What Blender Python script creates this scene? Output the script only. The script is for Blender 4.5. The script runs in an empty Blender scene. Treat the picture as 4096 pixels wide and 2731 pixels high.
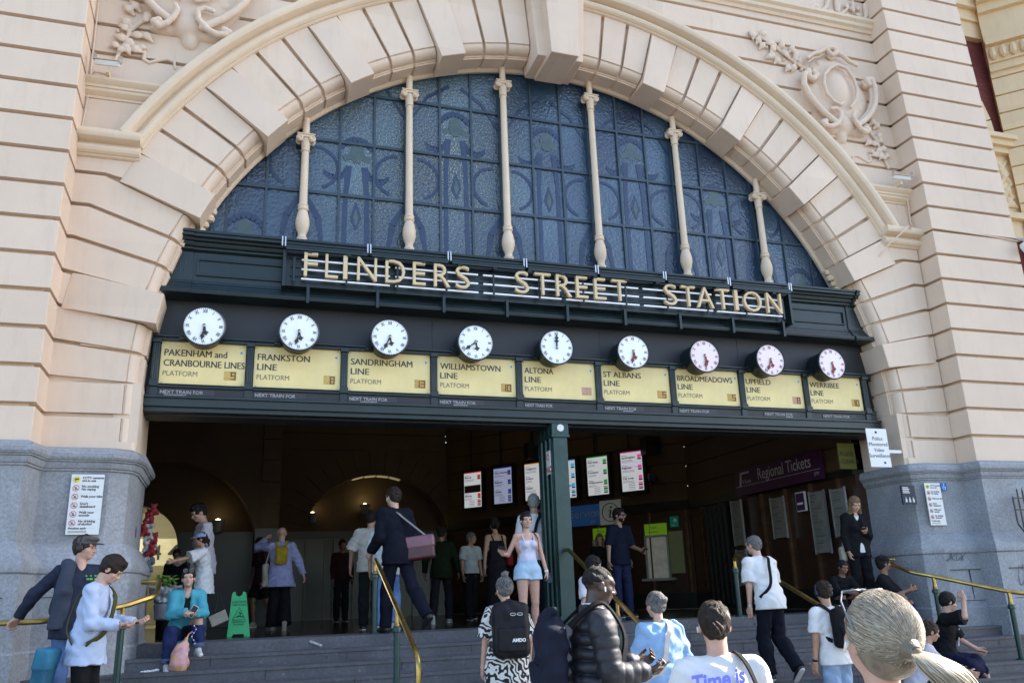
import bpy, bmesh, math, random
import numpy as np
from mathutils import Vector, Matrix, Quaternion
random.seed(7)
rng = np.random.default_rng(7)
R = math.radians
sc = bpy.context.scene
COL = sc.collection

# ------------------------------------------------------------------ camera
cam_d = bpy.data.cameras.new('camera')
cam = bpy.data.objects.new('camera', cam_d)
COL.objects.link(cam)
sc.camera = cam
cam_d.sensor_width = 36.0
cam_d.lens = 29.68
cam_d.clip_start = 0.05
cam_d.clip_end = 3000
M = Matrix(((0.9510119, -0.05791155, -0.30368177),
            (-0.30729441, -0.28466044, -0.90804107),
            (-0.03386012, 0.95687757, -0.28851136)))
cam.matrix_world = Matrix.Translation((-4.511, -11.401, 0.399)) @ M.to_4x4()

# ------------------------------------------------------------------ light
SUN_EL, SUN_DX, SUN_DY = 37.0, 1.0, 0.03           # towards the sun: right, a touch behind the facade plane
sdir = Vector((SUN_DX, SUN_DY, 0)).normalized() * math.cos(R(SUN_EL)) + Vector((0, 0, math.sin(R(SUN_EL))))
sun_d = bpy.data.lights.new('sun', 'SUN')
sun_d.energy = 4.2
sun_d.angle = R(0.5)
sun_d.color = (1.0, 0.93, 0.84)
sun = bpy.data.objects.new('sun', sun_d)
COL.objects.link(sun)
sun.rotation_euler = sdir.to_track_quat('Z', 'Y').to_euler()
w = bpy.data.worlds.new('World')
sc.world = w
w.use_nodes = True
nt = w.node_tree
nt.nodes.clear()
sky = nt.nodes.new('ShaderNodeTexSky')
sky.sky_type = 'NISHITA'
sky.sun_disc = False
sky.sun_elevation = R(SUN_EL)
sky.sun_rotation = math.atan2(SUN_DX, SUN_DY)
sky.dust_density = 1.4
sky.ozone_density = 1.2
bg = nt.nodes.new('ShaderNodeBackground')
bg.inputs[1].default_value = 0.11
wo = nt.nodes.new('ShaderNodeOutputWorld')
nt.links.new(sky.outputs[0], bg.inputs[0])
nt.links.new(bg.outputs[0], wo.inputs[0])
vs = sc.view_settings
vs.view_transform = 'Standard'
vs.look = 'None'
vs.gamma = 1.0
vs.exposure = 2.16
vs.use_curve_mapping = False
sc.cycles.use_denoising = True
sc.cycles.max_bounces = 6
sc.cycles.diffuse_bounces = 4
sc.cycles.glossy_bounces = 3
sc.cycles.transmission_bounces = 3
sc.cycles.caustics_reflective = False
sc.cycles.caustics_refractive = False

# ------------------------------------------------------------------ materials
MATS = {}
def srgb(c):
    return tuple(((x / 255.0 + 0.055) / 1.055) ** 2.4 if x > 10 else x / 255.0 / 12.92 for x in c)
def mat(name, col, rough=0.7, metal=0.0, var=0.12, nscale=6.0, bump=0.0, bscale=60.0, emit=0.0, spec=0.5,
        col2=None, stretch=None, coat=0.0, bdist=.01):
    """principled material; slow noise mixes the colour with a second tone, fine noise gives bump"""
    if name in MATS:
        return MATS[name]
    m = bpy.data.materials.new(name)
    m.use_nodes = True
    n = m.node_tree
    b = n.nodes['Principled BSDF']
    b.inputs['Roughness'].default_value = rough
    b.inputs['Metallic'].default_value = metal
    b.inputs['Specular IOR Level'].default_value = spec
    if coat:
        b.inputs['Coat Weight'].default_value = coat
    tc = n.nodes.new('ShaderNodeTexCoord')
    src = tc.outputs['Object']
    if stretch:
        mp = n.nodes.new('ShaderNodeMapping')
        mp.inputs['Scale'].default_value = stretch
        n.links.new(src, mp.inputs[0])
        src = mp.outputs[0]
    if var or col2:
        ns = n.nodes.new('ShaderNodeTexNoise')
        ns.inputs['Scale'].default_value = nscale
        ns.inputs['Detail'].default_value = 5
        ns.inputs['Roughness'].default_value = 0.6
        n.links.new(src, ns.inputs['Vector'])
        rp = n.nodes.new('ShaderNodeValToRGB')
        c2 = col2 if col2 else tuple(max(0, x * (1 - var)) for x in col)
        c1 = col if col2 else tuple(min(1, x * (1 + var * .6)) for x in col)
        rp.color_ramp.elements[0].position = .35
        rp.color_ramp.elements[1].position = .65
        rp.color_ramp.elements[0].color = (*c2, 1)
        rp.color_ramp.elements[1].color = (*c1, 1)
        n.links.new(ns.outputs['Fac'], rp.inputs[0])
        n.links.new(rp.outputs[0], b.inputs['Base Color'])
    else:
        b.inputs['Base Color'].default_value = (*col, 1)
    if bump:
        n2 = n.nodes.new('ShaderNodeTexNoise')
        n2.inputs['Scale'].default_value = bscale
        n2.inputs['Detail'].default_value = 4
        n.links.new(src, n2.inputs['Vector'])
        bp = n.nodes.new('ShaderNodeBump')
        bp.inputs['Strength'].default_value = bump
        bp.inputs['Distance'].default_value = bdist
        n.links.new(n2.outputs['Fac'], bp.inputs['Height'])
        n.links.new(bp.outputs[0], b.inputs['Normal'])
    if emit:
        b.inputs['Emission Color'].default_value = (*col, 1)
        b.inputs['Emission Strength'].default_value = emit
    MATS[name] = m
    return m

def ramp_mix(n, fac_out, c1, c2, p1, p2):
    rp = n.nodes.new('ShaderNodeValToRGB')
    rp.color_ramp.elements[0].position = p1
    rp.color_ramp.elements[1].position = p2
    rp.color_ramp.elements[0].color = (*c1, 1)
    rp.color_ramp.elements[1].color = (*c2, 1)
    n.links.new(fac_out, rp.inputs[0])
    return rp

# painted render of the facade: cream paint, faint streaks of dirt, roller texture
def mat_render(name, c, dirt=(.45, .37, .28)):
    m = mat(name, c, rough=.62, var=.05, nscale=.8, bump=.25, bscale=120, spec=.3)
    n = m.node_tree
    b = n.nodes['Principled BSDF']
    tc = n.nodes.new('ShaderNodeTexCoord')
    mp = n.nodes.new('ShaderNodeMapping')
    mp.inputs['Scale'].default_value = (3.0, 3.0, .5)
    n.links.new(tc.outputs['Object'], mp.inputs[0])
    ns = n.nodes.new('ShaderNodeTexNoise')
    ns.inputs['Scale'].default_value = 2.2
    ns.inputs['Detail'].default_value = 8
    ns.inputs['Roughness'].default_value = .7
    n.links.new(mp.outputs[0], ns.inputs['Vector'])
    rp = ramp_mix(n, ns.outputs['Fac'], (0, 0, 0), (1, 1, 1), .52, .8)
    mx = n.nodes.new('ShaderNodeMixRGB')
    mul = n.nodes.new('ShaderNodeMath'); mul.operation = 'MULTIPLY'; mul.inputs[1].default_value = .30
    n.links.new(rp.outputs[0], mul.inputs[0])
    old = b.inputs['Base Color'].links[0].from_socket
    n.links.new(mul.outputs[0], mx.inputs[0])
    n.links.new(old, mx.inputs[1])
    mx.inputs[2].default_value = (*dirt, 1)
    # each course was painted and weathered a little differently
    sn = n.nodes.new('ShaderNodeVectorMath'); sn.operation = 'SNAP'; sn.inputs[1].default_value = (2.2, 9, .4555)
    ad = n.nodes.new('ShaderNodeVectorMath'); ad.operation = 'ADD'; ad.inputs[1].default_value = (0, 0, -2.65)
    wn = n.nodes.new('ShaderNodeTexWhiteNoise'); n.links.new(tc.outputs['Object'], ad.inputs[0]); n.links.new(ad.outputs[0], sn.inputs[0]); n.links.new(sn.outputs[0], wn.inputs[0])
    rw = ramp_mix(n, wn.outputs['Value'], (.955, .95, .94), (1.02, 1.02, 1.02), 0, 1)
    mw = n.nodes.new('ShaderNodeMixRGB'); mw.blend_type = 'MULTIPLY'; mw.inputs[0].default_value = 1; n.links.new(mx.outputs[0], mw.inputs[1]); n.links.new(rw.outputs[0], mw.inputs[2])
    n.links.new(mw.outputs[0], b.inputs['Base Color'])
    return m
CREAM = mat_render('cream_paint', (.76, .60, .465))
CREAM2 = mat_render('cream_trim_paint', (.76, .61, .45))
CREAM_W = mat_render('cream_wing_paint', (.88, .68, .43))
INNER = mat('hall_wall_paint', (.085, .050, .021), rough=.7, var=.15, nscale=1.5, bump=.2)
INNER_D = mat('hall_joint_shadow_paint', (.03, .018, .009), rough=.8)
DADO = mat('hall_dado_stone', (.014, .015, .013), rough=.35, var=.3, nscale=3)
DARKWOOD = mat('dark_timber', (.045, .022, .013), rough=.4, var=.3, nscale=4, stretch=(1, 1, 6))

def mat_granite(name, c1, c2, c3, spots=0):
    m = bpy.data.materials.new(name); m.use_nodes = True
    n = m.node_tree; b = n.nodes['Principled BSDF']
    b.inputs['Roughness'].default_value = .62
    tc = n.nodes.new('ShaderNodeTexCoord')
    a = n.nodes.new('ShaderNodeTexNoise'); a.inputs['Scale'].default_value = 30; a.inputs['Detail'].default_value = 6; a.inputs['Roughness'].default_value = .8
    l = n.nodes.new('ShaderNodeTexNoise'); l.inputs['Scale'].default_value = 1.6; l.inputs['Detail'].default_value = 9; l.inputs['Roughness'].default_value = .68
    n.links.new(tc.outputs['Object'], a.inputs[0]); n.links.new(tc.outputs['Object'], l.inputs[0])
    r1 = ramp_mix(n, a.outputs['Fac'], c1, c2, .32, .66)
    r2 = ramp_mix(n, l.outputs['Fac'], (0, 0, 0), (1, 1, 1), .42, .66)
    mx = n.nodes.new('ShaderNodeMixRGB'); mx.inputs[2].default_value = (*c3, 1)
    mu = n.nodes.new('ShaderNodeMath'); mu.operation = 'MULTIPLY'; mu.inputs[1].default_value = .5
    n.links.new(r2.outputs[0], mu.inputs[0])
    n.links.new(mu.outputs[0], mx.inputs[0]); n.links.new(r1.outputs[0], mx.inputs[1])
    out = mx.outputs[0]
    if spots:                      # gum, droppings and drips trodden into the stone
        for sc_, thr, col_ in ((5.5, .10, (.20, .20, .21)), (3.1, .085, (.02, .02, .022)), (11, .12, (.16, .16, .17))):
            vo = n.nodes.new('ShaderNodeTexVoronoi'); vo.inputs['Scale'].default_value = sc_; vo.inputs['Randomness'].default_value = 1
            n.links.new(tc.outputs['Object'], vo.inputs[0])
            rs = ramp_mix(n, vo.outputs['Distance'], (.75, .75, .75), (0, 0, 0), thr * .6, thr)
            m2 = n.nodes.new('ShaderNodeMixRGB'); m2.inputs[2].default_value = (*col_, 1); n.links.new(rs.outputs[0], m2.inputs[0]); n.links.new(out, m2.inputs[1]); out = m2.outputs[0]
    n.links.new(out, b.inputs['Base Color'])
    bp = n.nodes.new('ShaderNodeBump'); bp.inputs['Strength'].default_value = .5; bp.inputs['Distance'].default_value = .008
    n.links.new(l.outputs['Fac'], bp.inputs['Height']); n.links.new(bp.outputs[0], b.inputs['Normal'])
    MATS[name] = m
    return m
GRANITE = mat_granite('bluestone_granite', (.19, .20, .215), (.40, .415, .44), (.16, .155, .16))
STEPM = mat_granite('step_bluestone', (.055, .055, .064), (.125, .128, .145), (.035, .033, .036), spots=1)
ASPHALT = mat_granite('asphalt_paving', (.10, .10, .10), (.17, .17, .17), (.07, .07, .07))
GREENP = mat('dark_green_gloss_paint', (.009, .019, .020), rough=.33, var=.25, nscale=3, bump=.08, bscale=30)
BACKP = mat('charcoal_panel_paint', (.022, .022, .027), rough=.5, var=.25, nscale=1.2)
POSTG = mat('green_post_paint', (.012, .048, .042), rough=.35, var=.3, nscale=5)
BRASS = mat('worn_brass', (.42, .30, .095), rough=.28, metal=.9, var=.35, nscale=7)
GOLD = mat('gold_letter_paint', (.72, .55, .32), rough=.45, var=.08)
BLACK = mat('black_plastic', (.012, .012, .014), rough=.45, var=0)
WHITE = mat('white_enamel', (.78, .78, .76), rough=.35, var=.03)
YELLOW = mat('pale_yellow_panel', (.88, .70, .31), rough=.42, var=.08, nscale=2.5)
ORANGE = mat('orange_display', (.60, .36, .09), rough=.5, var=.15, nscale=20)
INK = mat('sign_black_ink', (.03, .03, .035), rough=.5, var=0)
GREYINK = mat('sign_grey_ink', (.16, .14, .10), rough=.5, var=0)
SILVER = mat('galvanised_steel', (.6, .6, .62), rough=.35, metal=.8, var=.1)
TUBE = mat('fluorescent_tube', (.86, .9, 1.0), rough=.15, var=0, emit=.05)
BRICK = None

# ------------------------------------------------------------------ mesh helpers
def tag(o, label=None, cat=None, group=None, kind=None):
    if label: o['label'] = label
    if cat: o['category'] = cat
    if group: o['group'] = group
    if kind: o['kind'] = kind
    return o
def empty(name, loc=(0, 0, 0), rz=0.0, label=None, cat=None, group=None, kind=None):
    o = bpy.data.objects.new(name, None)
    o.empty_display_size = .1
    o.location = loc
    o.rotation_euler = (0, 0, rz)
    COL.objects.link(o)
    return tag(o, label, cat, group, kind)

class MB:
    """collects simple solids; build() links them as one mesh object.
    With local=False the coordinates are world ones and the parent's location is taken off."""
    def __init__(s):
        s.v = []; s.f = []; s.m = []; s.sm = []
    def add(s, vs, fs, mi=0, smooth=False):
        o = len(s.v)
        s.v += [tuple(map(float, q)) for q in vs]
        s.f += [tuple(i + o for i in f) for f in fs]
        s.m += [mi] * len(fs); s.sm += [smooth] * len(fs)
        return s
    def box(s, a, b, mi=0):
        (x0, y0, z0), (x1, y1, z1) = a, b
        return s.add([(x0, y0, z0), (x1, y0, z0), (x1, y1, z0), (x0, y1, z0), (x0, y0, z1), (x1, y0, z1), (x1, y1, z1), (x0, y1, z1)],
                     [(0, 3, 2, 1), (4, 5, 6, 7), (0, 1, 5, 4), (1, 2, 6, 5), (2, 3, 7, 6), (3, 0, 4, 7)], mi)
    def obox(s, c, ax, ay, az, mi=0):
        c = Vector(c); ax = Vector(ax); ay = Vector(ay); az = Vector(az)
        vs = [c + i * ax + j * ay + k * az for k in (-1, 1) for j in (-1, 1) for i in (-1, 1)]
        return s.add(vs, [(0, 2, 3, 1), (4, 5, 7, 6), (0, 1, 5, 4), (1, 3, 7, 5), (3, 2, 6, 7), (2, 0, 4, 6)], mi)
    def prism(s, poly, y0, y1, mi=0):
        """polygon in x,z pushed from y0 to y1"""
        n = len(poly)
        vs = [(x, y0, z) for x, z in poly] + [(x, y1, z) for x, z in poly]
        fs = [tuple(range(n)), tuple(range(2 * n - 1, n - 1, -1))] + [(i, (i + 1) % n, n + (i + 1) % n, n + i) for i in range(n)]
        return s.add(vs, fs, mi)
    def zprism(s, poly, z0, z1, mi=0):
        n = len(poly)
        vs = [(x, y, z0) for x, y in poly] + [(x, y, z1) for x, y in poly]
        fs = [tuple(range(n)), tuple(range(2 * n - 1, n - 1, -1))] + [(i, (i + 1) % n, n + (i + 1) % n, n + i) for i in range(n)]
        return s.add(vs, fs, mi)
    def loft(s, rings, mi=0, closed=True, caps=True, smooth=False):
        n = len(rings[0]); vs = [p for r in rings for p in r]; fs = []
        for k in range(len(rings) - 1):
            for i in range(n if closed else n - 1):
                j = (i + 1) % n
                fs.append((k * n + i, k * n + j, (k + 1) * n + j, (k + 1) * n + i))
        s.add(vs, fs, mi, smooth)
        if caps and closed:
            s.add(rings[0], [tuple(range(n))], mi); s.add(rings[-1], [tuple(range(n))[::-1]], mi)
        return s
    def tube(s, path, r, n=10, mi=0, closed=False, caps=True, smooth=True):
        P = [Vector(p) for p in path]; rr = r if hasattr(r, '__len__') else [r] * len(P)
        rings = []; prev = None
        for i, p in enumerate(P):
            a = P[i - 1] if (i > 0 or closed) else P[i]; b = P[(i + 1) % len(P)] if (i < len(P) - 1 or closed) else P[i]
            d = (b - a).normalized()
            if prev is None:
                up = Vector((0, 0, 1)) if abs(d.z) < .9 else Vector((0, 1, 0))
                u = d.cross(up).normalized()
            else:
                u = (prev - d * prev.dot(d)); u = u.normalized() if u.length > 1e-6 else d.orthogonal().normalized()
            prev = u; v = d.cross(u)
            rings.append([p + (u * math.cos(t) + v * math.sin(t)) * rr[i] for t in [2 * math.pi * k / n for k in range(n)]])
        if closed: rings.append(rings[0])
        return s.loft(rings, mi, True, caps and not closed, smooth)
    def lathe(s, prof, c=(0, 0, 0), axis='z', n=20, mi=0, smooth=True):
        """profile [(r,h)] turned about the axis"""
        cx, cy, cz = c; rings = []
        for r_, h in prof:
            ring = []
            for k in range(n):
                t = 2 * math.pi * k / n; a, b = r_ * math.cos(t), r_ * math.sin(t)
                ring.append((cx + a, cy + b, cz + h) if axis == 'z' else (cx + a, cy + h, cz + b) if axis == 'y' else (cx + h, cy + a, cz + b))
            rings.append(ring)
        return s.loft(rings, mi, True, True, smooth)
    def sheet(s, poly, mi=0):
        return s.add(poly, [tuple(range(len(poly)))], mi)
    def build(s, name, mats, parent=None, local=False, bevel=0.0, recalc=True, auto=True, **tg):
        me = bpy.data.meshes.new(name)
        v = s.v
        if parent is not None and not local:
            L = parent.matrix_basis.translation if parent.parent is None else parent.parent.matrix_basis.translation
            v = [(x - L[0], y - L[1], z - L[2]) for x, y, z in v]
        me.from_pydata(v, [], s.f)
        me.polygons.foreach_set('material_index', s.m)
        me.polygons.foreach_set('use_smooth', s.sm)
        for q in (mats if isinstance(mats, (list, tuple)) else [mats]):
            me.materials.append(q)
        if recalc:
            bm = bmesh.new(); bm.from_mesh(me)
            bmesh.ops.recalc_face_normals(bm, faces=bm.faces)
            bm.to_mesh(me); bm.free()
        if auto:
            me.polygons.foreach_set('use_smooth', [True] * len(me.polygons)); me.set_sharp_from_angle(angle=R(26))
        o = bpy.data.objects.new(name, me)
        COL.objects.link(o)
        if parent is not None:
            o.parent = parent
        if bevel:
            md = o.modifiers.new('bevel', 'BEVEL'); md.width = bevel; md.segments = 2; md.limit_method = 'ANGLE'; md.angle_limit = R(35)
        return tag(o, **tg) if tg else o

def text_mesh(txt, size, extrude=0.0, bold=0.0, sx=1.0, align='LEFT', spacing=1.0):
    """verts (x right, y up, z towards viewer) and faces of a line of text"""
    cu = bpy.data.curves.new('t', 'FONT')
    cu.body = txt; cu.size = size; cu.extrude = extrude; cu.offset = bold; cu.align_x = align; cu.space_character = spacing
    cu.resolution_u = 3
    o = bpy.data.objects.new('t', cu); COL.objects.link(o)
    dg = bpy.context.evaluated_depsgraph_get()
    me = bpy.data.meshes.new_from_object(o.evaluated_get(dg))
    vs = [(q.co.x * sx, q.co.y, q.co.z) for q in me.vertices]
    fs = [tuple(p.vertices) for p in me.polygons]
    bpy.data.objects.remove(o); bpy.data.curves.remove(cu); bpy.data.meshes.remove(me)
    return vs, fs
def put_text(mb, txt, size, origin, ux=(1, 0, 0), uy=(0, 0, 1), mi=0, **k):
    vs, fs = text_mesh(txt, size, **k)
    o = Vector(origin); ux = Vector(ux).normalized(); uy = Vector(uy).normalized(); uz = ux.cross(uy)
    mb.add([o + ux * x + uy * y + uz * z for x, y, z in vs], fs, mi)
    return mb

# ------------------------------------------------------------------ signed distance bodies
class Vol:
    """scalar field on a grid; primitives are blended into it, surface nets turn it into a mesh"""
    def __init__(s, lo, hi, h):
        s.lo = np.array(lo, float); s.h = h
        s.n = np.maximum(4, np.ceil((np.array(hi) - s.lo) / h).astype(int) + 2)
        s.F = np.full(s.n, 1.0, np.float32)
    def sub(s, lo, hi):
        a = np.clip(np.floor((np.array(lo) - s.lo) / s.h).astype(int), 0, s.n); b = np.clip(np.ceil((np.array(hi) - s.lo) / s.h).astype(int) + 1, 0, s.n)
        if (b <= a).any(): return None
        ax = [s.lo[i] + s.h * np.arange(a[i], b[i]) for i in range(3)]
        return tuple(slice(a[i], b[i]) for i in range(3)), np.meshgrid(*ax, indexing='ij', sparse=True)
    def blend(s, sl, d, k, op='u'):
        F = s.F[sl]; d = d.astype(np.float32)
        if op == 'u':
            hh = np.clip(.5 + .5 * (F - d) / k, 0, 1); s.F[sl] = F * (1 - hh) + d * hh - k * hh * (1 - hh)
        else:                      # subtract
            d = -d; hh = np.clip(.5 - .5 * (F - d) / k, 0, 1); s.F[sl] = F * (1 - hh) + d * hh + k * hh * (1 - hh)
    def cap(s, a, b, ra, rb, k=.02, sq=None, cut=0, op='u'):
        """tapered limb from a to b; sq=(dir,f) flattens it along dir; cut=1 flat end at b, 2 both"""
        a = np.array(a, float); b = np.array(b, float); m = max(ra, rb) + k + 2 * s.h
        r = s.sub(np.minimum(a, b) - m, np.maximum(a, b) + m)
        if r is None: return s
        sl, (X, Y, Z) = r
        d = b - a; L2 = float(d @ d) + 1e-12
        px, py, pz = X - a[0], Y - a[1], Z - a[2]
        tt = (px * d[0] + py * d[1] + pz * d[2]) / L2; t = np.clip(tt, 0, 1)
        qx, qy, qz = px - t * d[0], py - t * d[1], pz - t * d[2]
        D2 = qx * qx + qy * qy + qz * qz
        if sq is not None:
            e = np.array(sq[0], float); e /= np.linalg.norm(e)
            c = qx * e[0] + qy * e[1] + qz * e[2]
            D2 = D2 + c * c * (1 / sq[1] ** 2 - 1)
        D = np.sqrt(D2) - (ra + (rb - ra) * t)
        if cut >= 1: D = np.maximum(D, (tt - 1) * math.sqrt(L2))
        if cut == 2: D = np.maximum(D, -tt * math.sqrt(L2))
        s.blend(sl, D, k, op)
        return s
    def ell(s, c, r, Rm=None, k=.02, op='u', below=None):
        c = np.array(c, float); r = np.array(r, float); m = r.max() + k + 2 * s.h
        q = s.sub(c - m, c + m)
        if q is None: return s
        sl, (X, Y, Z) = q
        p = [X - c[0], Y - c[1], Z - c[2]]
        if Rm is not None:
            p = [p[0] * Rm[0][i] + p[1] * Rm[1][i] + p[2] * Rm[2][i] for i in range(3)]
        g = np.sqrt((p[0] / r[0]) ** 2 + (p[1] / r[1]) ** 2 + (p[2] / r[2]) ** 2)
        g2 = np.sqrt((p[0] / r[0] ** 2) ** 2 + (p[1] / r[1] ** 2) ** 2 + (p[2] / r[2] ** 2) ** 2) + 1e-9
        D = g * (g - 1) / g2
        if below is not None: D = np.maximum(D, below - Z)
        s.blend(sl, np.broadcast_to(D, [x.stop - x.start for x in sl]), k, op)
        return s
    def rbox(s, c, hsz, rad, Rm=None, k=.01, op='u'):
        c = np.array(c, float); hsz = np.array(hsz, float); m = np.linalg.norm(hsz) + rad + k + 2 * s.h
        q = s.sub(c - m, c + m)
        if q is None: return s
        sl, (X, Y, Z) = q
        p = [X - c[0], Y - c[1], Z - c[2]]
        if Rm is not None:
            p = [p[0] * Rm[0][i] + p[1] * Rm[1][i] + p[2] * Rm[2][i] for i in range(3)]
        u = [np.abs(p[i]) - (hsz[i] - rad) for i in range(3)]
        D = np.sqrt(np.maximum(u[0], 0) ** 2 + np.maximum(u[1], 0) ** 2 + np.maximum(u[2], 0) ** 2) + np.minimum(np.maximum(np.maximum(u[0], u[1]), u[2]), 0) - rad
        s.blend(sl, np.broadcast_to(D, [x.stop - x.start for x in sl]), k, op)
        return s
    def plane(s, p, n, off=0.0):
        """keep the side the normal points away from"""
        p = np.array(p, float); n = np.array(n, float); n /= np.linalg.norm(n)
        ax = [s.lo[i] + s.h * np.arange(s.n[i]) for i in range(3)]
        X, Y, Z = np.meshgrid(*ax, indexing='ij', sparse=True)
        D = (X - p[0]) * n[0] + (Y - p[1]) * n[1] + (Z - p[2]) * n[2] - off
        s.F = np.maximum(s.F, D.astype(np.float32))
        return s
    def wrinkle(s, amp, fx=(9, 14, 11), seed=0):
        ax = [s.lo[i] + s.h * np.arange(s.n[i]) for i in range(3)]
        X, Y, Z = np.meshgrid(*ax, indexing='ij', sparse=True)
        q = seed * 1.7
        W = np.sin(fx[0] * X * 2.1 + 5 * np.sin(fx[2] * .5 * Z + q) + q) * np.sin(fx[2] * Z * 1.3 + 3 * np.sin(fx[0] * .7 * X + fx[1] * .5 * Y + q)) \
            + .6 * np.sin(fx[1] * Y * 2 + fx[2] * 2.3 * Z + 2 * q + 2 * np.sin(fx[0] * X))
        W = W + .9 * (.5 - np.abs(np.sin(fx[2] * 1.1 * Z + fx[0] * .8 * X + 2.2 * np.sin(fx[1] * .6 * Y + fx[0] * .55 * X + q) + q)))
        s.F = s.F + (amp * W).astype(np.float32)
        return s
    def mesh(s):
        F = s.F; h = s.h
        S = F < 0
        n0, n1, n2 = (x - 1 for x in F.shape)
        cnt = np.zeros((n0, n1, n2), np.int8)
        for i in (0, 1):
            for j in (0, 1):
                for k in (0, 1):
                    cnt += S[i:n0 + i, j:n1 + j, k:n2 + k]
        act = (cnt > 0) & (cnt < 8)
        idx = np.argwhere(act)
        if not len(idx): return [], []
        vid = np.full(act.shape, -1, np.int64); vid[act] = np.arange(len(idx))
        acc = np.zeros((len(idx), 3)); num = np.zeros(len(idx))
        cor = [(i, j, k) for i in (0, 1) for j in (0, 1) for k in (0, 1)]
        val = {c: F[idx[:, 0] + c[0], idx[:, 1] + c[1], idx[:, 2] + c[2]] for c in cor}
        for a in cor:
            for ax in range(3):
                if a[ax] == 1: continue
                b = list(a); b[ax] = 1; b = tuple(b)
                va, vb = val[a], val[b]; m = (va < 0) != (vb < 0)
                t = np.where(m, va / np.where(m, va - vb, 1), 0)
                for q in range(3):
                    acc[:, q] += np.where(m, a[q] + (t if q == ax else 0), 0)
                num += m
        V = s.lo + h * (idx + acc / num[:, None])
        quads = []
        for ax in range(3):
            o1, o2 = [(1, 2), (2, 0), (0, 1)][ax]
            sl0 = [slice(1, F.shape[i] - 1) for i in range(3)]; sl0[ax] = slice(0, F.shape[ax] - 1)
            sl1 = list(sl0); sl1[ax] = slice(1, F.shape[ax])
            A = S[tuple(sl0)]; B = S[tuple(sl1)]
            e = np.argwhere(A != B)
            if not len(e): continue
            base = e.copy()
            for i in range(3):
                if i != ax: base[:, i] += 1
            flip = A[tuple(e.T)]
            def cell(d1, d2):
                c = base.copy(); c[:, o1] -= d1; c[:, o2] -= d2
                return vid[c[:, 0], c[:, 1], c[:, 2]]
            q = np.stack([cell(1, 1), cell(0, 1), cell(0, 0), cell(1, 0)], 1)
            q = np.where(flip[:, None], q, q[:, ::-1])
            quads.append(q)
        Q = np.concatenate(quads); Q = Q[(Q >= 0).all(1)]
        return V, Q

def vol_object(name, vols, m, parent=None, smooth=True, extra=None, mods=None):
    """one mesh object out of one or more fields (in the parent's local frame)"""
    Vs, Qs, o = [], [], 0
    for v in vols:
        V, Q = v.mesh() if isinstance(v, Vol) else v
        if len(V):
            Vs.append(V); Qs.append(Q + o); o += len(V)
    if not Vs: return None
    V = np.concatenate(Vs); Q = np.concatenate(Qs)
    me = bpy.data.meshes.new(name)
    me.vertices.add(len(V)); me.vertices.foreach_set('co', V.astype(np.float32).ravel())
    me.loops.add(4 * len(Q)); me.loops.foreach_set('vertex_index', Q.astype(np.int32).ravel())
    me.polygons.add(len(Q)); me.polygons.foreach_set('loop_start', np.arange(0, 4 * len(Q), 4, dtype=np.int32))
    me.update(calc_edges=True)
    me.polygons.foreach_set('use_smooth', np.full(len(Q), smooth))
    for q in (m if isinstance(m, (list, tuple)) else [m]): me.materials.append(q)
    ob = bpy.data.objects.new(name, me); COL.objects.link(ob)
    if parent is not None: ob.parent = parent
    return ob

# ================================================================== GROUND, STEPS
NR, TR, RS = 9, .345, .135            # risers, tread, rise
def gz(y):                            # height of the walking surface at y
    return 0.0 if y > -.15 else -RS * min(NR, int((-.15 - y) / TR) + 1)
g = MB(); g.box((-160, -160, -1.5), (160, -.15 - 8 * TR + .02, -RS * NR))
g.build('street', ASPHALT, kind='structure')
stairs = empty('stone_stairs', (0, -1.5, 0), label='wide dark bluestone steps climbing from the street to the station opening', cat='stairs')
for i in range(NR - 1):
    st = MB()
    y1 = -.15 - i * TR; zt = -RS * (i + 1)
    st.box((-13, y1 - TR, zt - RS - .02), (13, y1 + .05, zt - .03))
    st.box((-13, y1 - TR - .012, zt - .035), (13, y1 + .05, zt))      # nosing
    for q in range(-8, 9):
        x = q * 1.55 + (i % 2) * .6
        st.box((x, y1 - TR - .0135, zt - .125), (x + .006, y1 - TR - .010, zt - .002), 1)
    st.build('step', [STEPM, BLACK], stairs, bevel=.006)
ld = MB(); ld.box((-13, -.162, -.14), (13, .6, 0)); ld.build('landing_slab', STEPM, stairs, bevel=.006)
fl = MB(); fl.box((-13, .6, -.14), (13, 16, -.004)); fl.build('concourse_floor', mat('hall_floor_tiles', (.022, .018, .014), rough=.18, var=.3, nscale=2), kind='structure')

# ================================================================== STATION BUILDING
XC, ZC, PT = .08, 3.05, 3.913
def P(r, th):
    t = R(th); return (XC + r * math.sin(t), ZC + r * math.cos(t))
bld = empty('station_building', (0, 0, 0), label='cream painted station entrance building with huge rusticated arch over the steps', cat='station building')
LV = [2.65 + .4555 * k for k in range(23)]          # joint levels
GAP = .027

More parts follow.
